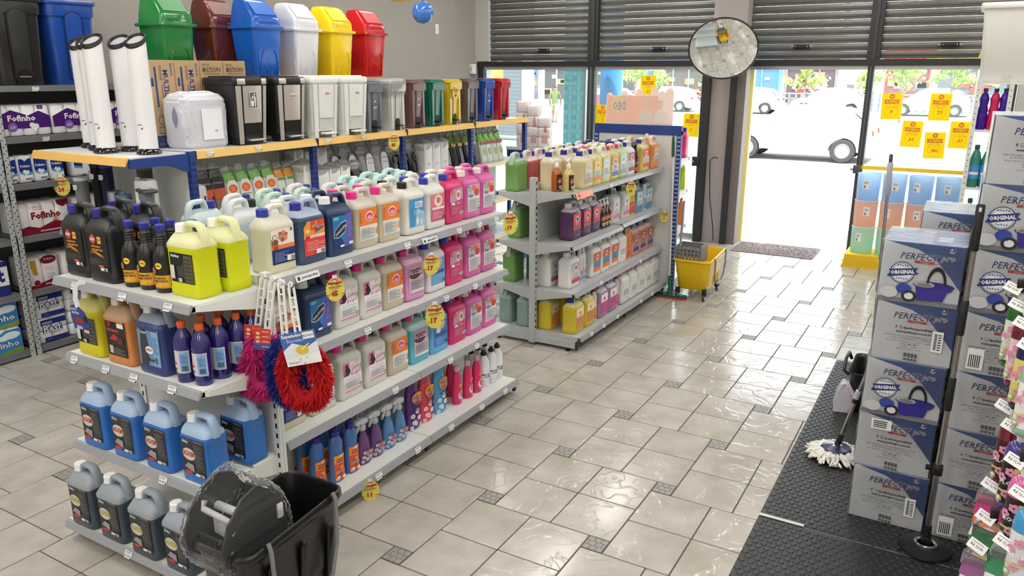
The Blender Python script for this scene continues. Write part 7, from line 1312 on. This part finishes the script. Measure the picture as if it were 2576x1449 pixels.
# ================================================================== THE STREET
PAVE = P((168, 164, 158), .9, noise=(.08, .8)); ROAD = P((128, 126, 124), .9, noise=(.06, .5))
struct('pavement', MB().box(-60, YF+.3, -.10, 40, 17.5, -.02, PAVE).mesh('pavement', 0))
struct('threshold', MB().box(XL, YF+.1, -.08, XR, YF+.5, -.004, P((190, 186, 180), .7)).mesh('threshold', 0))
struct('road', MB().box(-90, 17.5, -.25, 70, 120, -.15, ROAD).mesh('road', 0))
struct('kerb', MB().box(-60, 17.35, -.2, 40, 17.55, -.012, P((190, 188, 184), .9)).mesh('kerb', 0))
struct('far_pavement', MB().box(-90, 52, -.2, 70, 70, -.03, PAVE).mesh('far_pavement', 0))
def car(c, lab_, loc, rz=0, grp=None, s=1.0):
    t = thing('car', lab_, 'car', loc, rz, grp); t.scale = (s, s, s); paint = P(c, .25, coat=.5); gl = P((150, 160, 164), .2); tr = P((60, 58, 60), .8); rim_ = P((170, 170, 172), .4, .6)
    prof = [(-1.92, .30), (-1.96, .55), (-1.86, .78), (-1.05, .94), (-.55, 1.34), (-.2, 1.45), (.7, 1.46), (1.35, 1.36), (1.80, .98), (1.92, .86), (1.95, .5), (1.90, .30)]
    def arch(cx): return [(cx+.36*math.cos(a), .30+.36*math.sin(a)) for a in [PI-PI*k/10 for k in range(11)]]
    low = [(-1.92, .22)]+arch(-1.25)+arch(1.25)+[(1.90, .22)]
    ring = prof[::-1]; poly = low+[(1.95, .5)]+[p for p in ring[2:-2]]+[(-1.96, .55)]
    d = MB(); n = len(poly); R = []
    for y, k, zz in ((-.82, .99, 0), (-.84, 1.0, 0), (.84, 1.0, 0), (.82, .99, 0)):
        R.append([(x*k, y*(1 if z < .95 else 1-.22*(z-.95)/.5), z) for x, z in poly])
    vs = [p for r in R for p in r]; fs = []
    for k in range(3): fs += [(k*n+j, k*n+(j+1) % n, (k+1)*n+(j+1) % n, (k+1)*n+j) for j in range(n)]
    fs += [tuple(range(n-1, -1, -1)), tuple(range(3*n, 4*n))]; d.add(vs, fs, paint); ob('body', d.mesh('car_body', 30), t)
    for sd_, nm in ((-1, 'a'), (1, 'b')):
        for wn in ([(-.86, 1.0), (-.48, 1.31), (-.12, 1.38), (-.05, 1.0)], [(.02, 1.0), (-.03, 1.38), (.62, 1.38), (.72, 1.0)], [(.80, 1.0), (.70, 1.37), (1.15, 1.30), (1.42, 1.02)]):
            g = MB(); yy = [sd_*(.845*(1-.22*(z-.95)/.5)+.004) for x, z in wn]; vs = [(x, y, z) for (x, z), y in zip(wn, yy)]; g.add(vs, [(0, 1, 2, 3) if sd_ > 0 else (3, 2, 1, 0)], gl); ob('side_window', g.mesh('side_window', 0), t)
    for pts in ([(-1.02, .96), (-.54, 1.34)], [(1.40, 1.34), (1.80, 1.0)]):
        g = MB(); (x0, z0), (x1, z1) = pts; e = -.012 if x0 < 0 else .012; g.add([(x0+e, -.70, z0+.01), (x0+e, .70, z0+.01), (x1+e, .62, z1+.01), (x1+e, -.62, z1+.01)], [(0, 1, 2, 3) if x0 > 0 else (3, 2, 1, 0)], gl); ob('windscreen', g.mesh('windscreen', 0), t)
    wl = MB(); wl.xf = Matrix.Rotation(H9, 4, 'X'); wl.lathe([(.20, -.10), (.29, -.10), (.315, -.07), (.315, .07), (.29, .10), (.20, .10)], tr, 28, c0=False, c1=False); wm = wl.mesh('tyre', 40)
    hb = MB(); hb.xf = Matrix.Rotation(H9, 4, 'X'); hb.lathe([(.205, -.085), (.19, -.10), (.06, -.075), (.04, -.095)], rim_, 24, c0=True, c1=True); hb.lathe([(.205, .085), (.19, .10), (.06, .075), (.04, .095)][::-1], rim_, 24)
    for k in range(16):
        a = 2*PI*k/16
        for y in (-.104, .104): hb.add([(.165*math.cos(a)+.014*math.cos(a+q), .165*math.sin(a)+.014*math.sin(a+q), -y) for q in (0, PI/2, PI, -PI/2)], [(0, 1, 2, 3)], P((60, 60, 62), .6))
    hm = hb.mesh('hubcap', 30)
    for x in (-1.25, 1.25):
        for y in (-.74, .74): w_ = ob('wheel', wm, t, (x, y, .315)); ob('hubcap', hm, w_)
    for x, z, cc in ((-1.93, .70, (225, 228, 230)), (1.93, .80, (190, 40, 40))):
        for y in (-.65, .65): ob('headlamp' if x < 0 else 'tail_lamp', MB().rbox(x-.03, y-.14, z-.07, x+.03, y+.14, z+.07, P(cc, .2), .02).mesh('lamp', 30), t)
    for x in (-.02, .85): ob('door_handle', MB().rbox(x-.10, -.862, .86, x+.04, -.842, .885, paint, .006).mesh('door_handle', 30), t)
    ob('mirror', MB().rbox(-.72, -.96, .93, -.58, -.83, 1.06, paint, .03).mesh('mirror', 30), t)
    return t
car((238, 238, 238), 'white hatchback parked across the road opposite the doorway', (-4.15, 23.1, -.15))
GC = 'cars parked on the far side'
for x, y, c, l in ((-11.6, 47, (236, 236, 238), 'white car parked far behind the nearer hatchback'), (-7.2, 48, (232, 232, 234), 'white car behind the lamp pole on the far side'), (-2.2, 49, (236, 236, 238), 'white car in front of the yellow-framed shop'), (-16.6, 47, (228, 228, 232), 'pale car at the far side beyond the pillar'), (-19.5, 44, (190, 30, 40), 'red car seen past the blue column')): car(c, l, (x, y, -.15), 0, GC)
def tree(lab_, loc, h, r, seed):
    t = thing('street_tree', lab_, 'tree', loc, 0, 'young street trees'); rnd = random.Random(seed); BK_ = P((150, 132, 118), .9)
    d = MB(); d.tube([(0, 0, 0), (.04, 0, h*.4), (.0, .05, h*.75), (.05, 0, h)], [.07, .06, .045, .02], BK_, 8)
    for k in range(6):
        a = rnd.uniform(0, 2*PI); z = h*rnd.uniform(.5, .9); d.tube([(.02, 0, z), (.5*r*math.cos(a), .5*r*math.sin(a), z+.35*r), (.85*r*math.cos(a), .85*r*math.sin(a), z+.6*r)], [.03, .02, .01], BK_, 6)
    ob('trunk', d.mesh('trunk', 40), t); f_ = MB(); ms = [P((176, 196, 110), .7, trans=.3), P((140, 170, 86), .7, trans=.3), P((200, 210, 140), .7, trans=.3)]
    cl = [Vector((rnd.gauss(0, .45)*r, rnd.gauss(0, .45)*r, h*.95+rnd.gauss(0, .35)*r)) for k in range(14)]
    for k in range(520):
        c = cl[k % 14]+Vector((rnd.gauss(0, .16), rnd.gauss(0, .16), rnd.gauss(0, .14)))*r; a = Vector((rnd.gauss(0, 1), rnd.gauss(0, 1), rnd.gauss(0, 1))).normalized()*.12; b = a.cross(Vector((rnd.gauss(0, 1), rnd.gauss(0, 1), rnd.gauss(0, 1)))).normalized()*.06
        f_.add([c-a, c+b, c+a, c-b], [(0, 1, 2, 3)], ms[k % 3])
    ob('leaves', f_.mesh('leaves', 0), t)
for i, (x, y, h, r, l) in enumerate(((-15.6, 43, 2.1, .9, 'left of the pillar beside the kiosk'), (-12.6, 44, 2.2, .8, 'right of the pillar'), (-7.9, 44, 2.1, .8, 'left of the lamp pole'), (-5.0, 46, 2.0, .7, 'right of the lamp pole'), (-3.1, 42, 2.5, 1.1, 'in front of the poster window'), (-1.2, 46, 2.3, .8, 'before the yellow-framed shop'), (-18.2, 46, 2.4, 1.0, 'behind the peach card'))): tree('small yellow-green street tree %s' % l, (x, y, -.15), h, r, i+3)
# far shops
def shop(lab_, x0, x1, wall, open_, trim_, extra=None, h=5.0, y=58):
    t = thing('shop_building', lab_, 'building', ((x0+x1)/2, y, -.03), 0, 'shops across the street'); w_ = x1-x0
    ob('wall', MB().box(-w_/2, 0, 0, w_/2, 6, h, P(wall, .8)).mesh('wall', 0), t)
    ob('shopfront', MB().box(-w_/2+.25, -.06, .05, w_/2-.25, 0, 2.75, P(open_, .5)).mesh('shopfront', 0), t)
    ob('fascia', MB().box(-w_/2, -.25, 2.75, w_/2, 0, 3.6, P(trim_, .6)).mesh('fascia', 0), t)
    n_ = max(2, int(w_/1.1))
    for k in range(n_+1):
        x = -w_/2+.25+(w_-.5)*k/n_; ob('mullion', MB().box(x-.05, -.12, 0, x+.05, -.06, 2.75, P(trim_, .6)).mesh('mullion', 0), t)
    rnd = random.Random(int(abs(x0)*10))
    for k in range(n_*3):
        x = rnd.uniform(-w_/2+.5, w_/2-.5); z = rnd.uniform(.3, 2.2); c = rnd.choice(((190, 60, 50), (60, 100, 170), (220, 200, 90), (210, 210, 210), (90, 90, 96), (160, 120, 90))); s_ = rnd.uniform(.15, .4)
        ob('goods', MB().box(x-s_, -.10, z-s_*.6, x+s_, -.055, z+s_*.6, P(c, .6)).mesh('goods', 0), t)
    return t
for a in (('grey shop front beyond the teal pillar', -44, -31, (190, 188, 186), (100, 104, 112), (150, 152, 156)), ('dark shop with shelves seen left of the pillar', -31, -22.5, (206, 200, 192), (62, 60, 62), (196, 190, 184)), ('shop with dark entrance beside the pillar', -22.5, -16, (214, 206, 200), (84, 72, 70), (120, 150, 190)), ('blue shop front beyond the white cars', -16, -11.9, (120, 160, 196), (70, 110, 160), (90, 160, 206)), ('shop with dark graffiti shutter beyond the cars', -11.9, -8.2, (150, 140, 140), (74, 66, 70), (120, 112, 114)), ('white shop front behind the lamp pole', -8.2, -5.6, (226, 224, 222), (170, 190, 205), (214, 214, 214)), ('red and white shop front beyond the poster window', -5.6, -2.6, (214, 206, 206), (120, 70, 76), (196, 60, 60)), ('yellow-framed shop beyond the poster window', -2.6, 4.5, (206, 200, 190), (90, 100, 110), (232, 210, 110))): shop(*a)
gm = MB(); gs = bpy.data.objects['shop_building.004']
gm.art([('e', -.6, 1.4, .55, .6, P((150, 50, 60), .7)), ('e', .5, 1.3, .6, .65, P((190, 186, 190), .7)), ('e', .5, 1.3, .4, .45, P((90, 80, 86), .7)), ('t', 'RSB', .0, 1.45, .8, P((206, 200, 204), .7), {'b': .04, 's': .2, 'w': 2.4}), ('e', 1.1, .8, .4, .35, P((120, 40, 50), .7))], front(.125)); ob('graffiti', gm.mesh('graffiti', 0), gs)
# rail fence, lamp pole, kiosk
t = thing('street_fence', 'low lattice fence along the far kerb', 'fence', (-6, 51.5, -.1))
for z in (.35, .65, .95): ob('rail', MB().box(-16, -.03, z, 9, .03, z+.06, P((196, 198, 204), .6)).mesh('rail', 0), t)
for k in range(64): ob('baluster', MB().box(-16+k*.395, -.03, 0, -15.9+k*.395, .03, .98, P((120, 128, 150), .6)).mesh('baluster', 0) if k == 0 else bpy.data.meshes['baluster'], t, (0 if k == 0 else k*.395, 0, 0))
t = thing('street_lamp', 'pale street lamp pole opposite the doorway', 'lamp post', (-5.35, 38, -.15)); ob('pole', MB().lathe([(.16, 0), (.16, .3), (.12, .35), (.10, 6.5)], P((176, 160, 154), .7), 14).mesh('pole', 40), t); ob('base', MB().rbox(-.22, -.22, 0, .22, .22, .12, P((170, 166, 160), .8), .02).mesh('base', 0), t); ob('lantern', MB().rbox(-.2, -.5, 6.4, .2, .3, 6.6, P((120, 122, 126), .5), .05).mesh('lantern', 30), t)
t = thing('crate_stack', 'brown wicker crates on the far pavement beside the pillar', 'crate', (-14.9, 53.0, -.03))
for z in (0, .5): ob('crate', MB().rbox(-.9, -.4, z, .9, .4, z+.46, P((190, 160, 130), .8, noise=(.25, 12)), .04).mesh('crate', 30), t)
# teal tiled pillar, blue column, neighbour shutter and sign
t = thing('tiled_pillar', 'teal glass-tiled pillar outside the left window', 'pillar', (-5.46, 11.3, -.02))
ob('core', MB().box(-.19, .006, 0, .19, .36, 3.4, P((150, 190, 196), .6)).mesh('core', 0), t)
tm = [MB().rbox(-.0345, -.004, -.0345, .0345, .006, .0345, P(c, .12, coat=.4), .003, .001, 1).mesh('mosaic_tile', 0) for c in ((66, 150, 162), (84, 166, 176), (58, 138, 156), (96, 172, 178))]
for r in range(36):
    for k in range(5): ob('mosaic_tile', tm[(r*3+k*5+r*k) % 4], t, (-.148+k*.074, 0, .045+r*.074))
o = ob('round_column', MB().lathe([(.17, 0), (.17, 3.4)], P((40, 130, 206), .5), 28).mesh('round_column', 60), None, (-4.93, 11.5, -.02)); tag(o, 'smooth sky blue round column outside the window', 'column')
t = thing('shop_building', 'neighbouring building with grey roller door left of the street', 'building', (-15.0, 24, -.03), 0, 'shops across the street')
ob('wall', MB().box(-4, 0, 0, 1.6, .5, 5, P((206, 204, 200), .8)).mesh('wall', 0), t); rs = MB().rbox(.2, -.03, 0, 1.4, .0, .12, P((98, 102, 110), .5, .3), .01).mesh('door_slat', 0)
for k in range(22): ob('door_slat', rs, t, (0, 0, .05+k*.125))
ob('pillar', MB().box(1.45, -.12, 0, 1.6, 0, 4.2, P((196, 196, 196), .7)).mesh('pillar', 0), t)
o = ob('street_sign', MB().rbox(-.19, -.04, 0, .19, .04, .6, P((236, 160, 50), .5), .02).mesh('street_sign', 0), None, (-10.5, 17.2, 1.9)); tag(o, 'plain amber sign at the window corner', 'sign')
ob('sign_pole', MB().lathe([(.04, -1.92), (.04, .0)], P((150, 150, 150), .5, .5), 10).mesh('sign_pole', 40), o)
# ---- person walking
def person(loc, rz):
    t = thing('person', 'person in green shirt and pale shorts walking away', 'person', loc, rz)
    J_ = {'pel': (0, 0, .92, .125), 'sp': (0, .01, 1.10, .13), 'ch': (0, .02, 1.30, .155), 'nk': (0, .02, 1.46, .058), 'hd0': (0, .03, 1.54, .075), 'hd1': (0, .035, 1.63, .095), 'hd2': (0, .03, 1.71, .07),
      'shl': (-.17, .02, 1.40, .062), 'ell': (-.25, -.05, 1.14, .046), 'wrl': (-.24, .07, .92, .034), 'hnl': (-.235, .11, .84, .036), 'shr': (.17, .02, 1.40, .062), 'elr': (.25, .08, 1.15, .046), 'wrr': (.235, .22, .96, .034), 'hnr': (.23, .27, .90, .036),
      'hpl': (-.09, 0, .86, .095), 'knl': (-.10, .16, .50, .062), 'anl': (-.10, .08, .10, .042), 'tol': (-.10, .24, .045, .038), 'hpr': (.09, 0, .86, .095), 'knr': (.10, -.04, .48, .062), 'anr': (.10, -.26, .14, .042), 'tor': (.10, -.16, .045, .038)}
    E_ = [('pel', 'sp'), ('sp', 'ch'), ('ch', 'nk'), ('nk', 'hd0'), ('hd0', 'hd1'), ('hd1', 'hd2'), ('ch', 'shl'), ('shl', 'ell'), ('ell', 'wrl'), ('wrl', 'hnl'), ('ch', 'shr'), ('shr', 'elr'), ('elr', 'wrr'), ('wrr', 'hnr'), ('pel', 'hpl'), ('hpl', 'knl'), ('knl', 'anl'), ('anl', 'tol'), ('pel', 'hpr'), ('hpr', 'knr'), ('knr', 'anr'), ('anr', 'tor')]
    ks = list(J_); me = bpy.data.meshes.new('figure'); me.from_pydata([J_[k][:3] for k in ks], [(ks.index(a), ks.index(b)) for a, b in E_], [])
    o = bpy.data.objects.new('figure_tmp', me); TMP.collection.objects.link(o); sk = o.modifiers.new('skin', 'SKIN'); sk.use_smooth_shade = True
    for i, k in enumerate(ks): v = me.skin_vertices[0].data[i]; v.radius = (J_[k][3], J_[k][3]*(.8 if k in ('pel', 'sp', 'ch') else 1)); v.use_root = (k == 'pel')
    o.modifiers.new('sub', 'SUBSURF').levels = 2
    TMP.view_layers[0].update(); dg = TMP.view_layers[0].depsgraph; fm_ = bpy.data.meshes.new_from_object(o.evaluated_get(dg)); bpy.data.objects.remove(o)
    fm_.materials.clear()
    for m in (P((150, 104, 78), .6), P((96, 110, 58), .8), P((170, 160, 140), .8), P((60, 44, 36), .9), P((90, 80, 76), .7)): fm_.materials.append(m)
    for p in fm_.polygons:
        c = p.center
        p.material_index = 1 if (c.z > .90 and c.z < 1.47 and not (abs(c.x) > .2 and c.z < 1.22)) else 2 if (.55 < c.z <= .90 and abs(c.x) < .2) else 3 if (c.z > 1.60 and c.y < .08) else 4 if c.z < .09 else 0
    ob('body', fm_, t)
    h = MB()   # fingers, ears
    for s_, hx, hy, hz in ((-1, -.235, .12, .82), (1, .23, .28, .88)):
        for k in range(4): h.tube([(hx+(k-1.5)*.016, hy, hz), (hx+(k-1.5)*.017, hy+.02, hz-.04-.006*(k in (1, 2))), (hx+(k-1.5)*.017, hy+.03, hz-.07-.008*(k in (1, 2)))], [.009, .008, .006], P((196, 150, 120), .6), 6)
        h.tube([(hx-s_*.02, hy+.01, hz+.02), (hx-s_*.04, hy+.03, hz-.01), (hx-s_*.045, hy+.04, hz-.035)], [.01, .009, .007], P((196, 150, 120), .6), 6)
    ob('fingers', h.mesh('fingers', 40), t)
    return t
person((-16.95, 33.0, -.15), .3)

bpy.data.scenes.remove(TMP)
for k_, v_ in LABELS.items():
    if len(v_) > 1: print('SHARED LABEL', k_, v_)
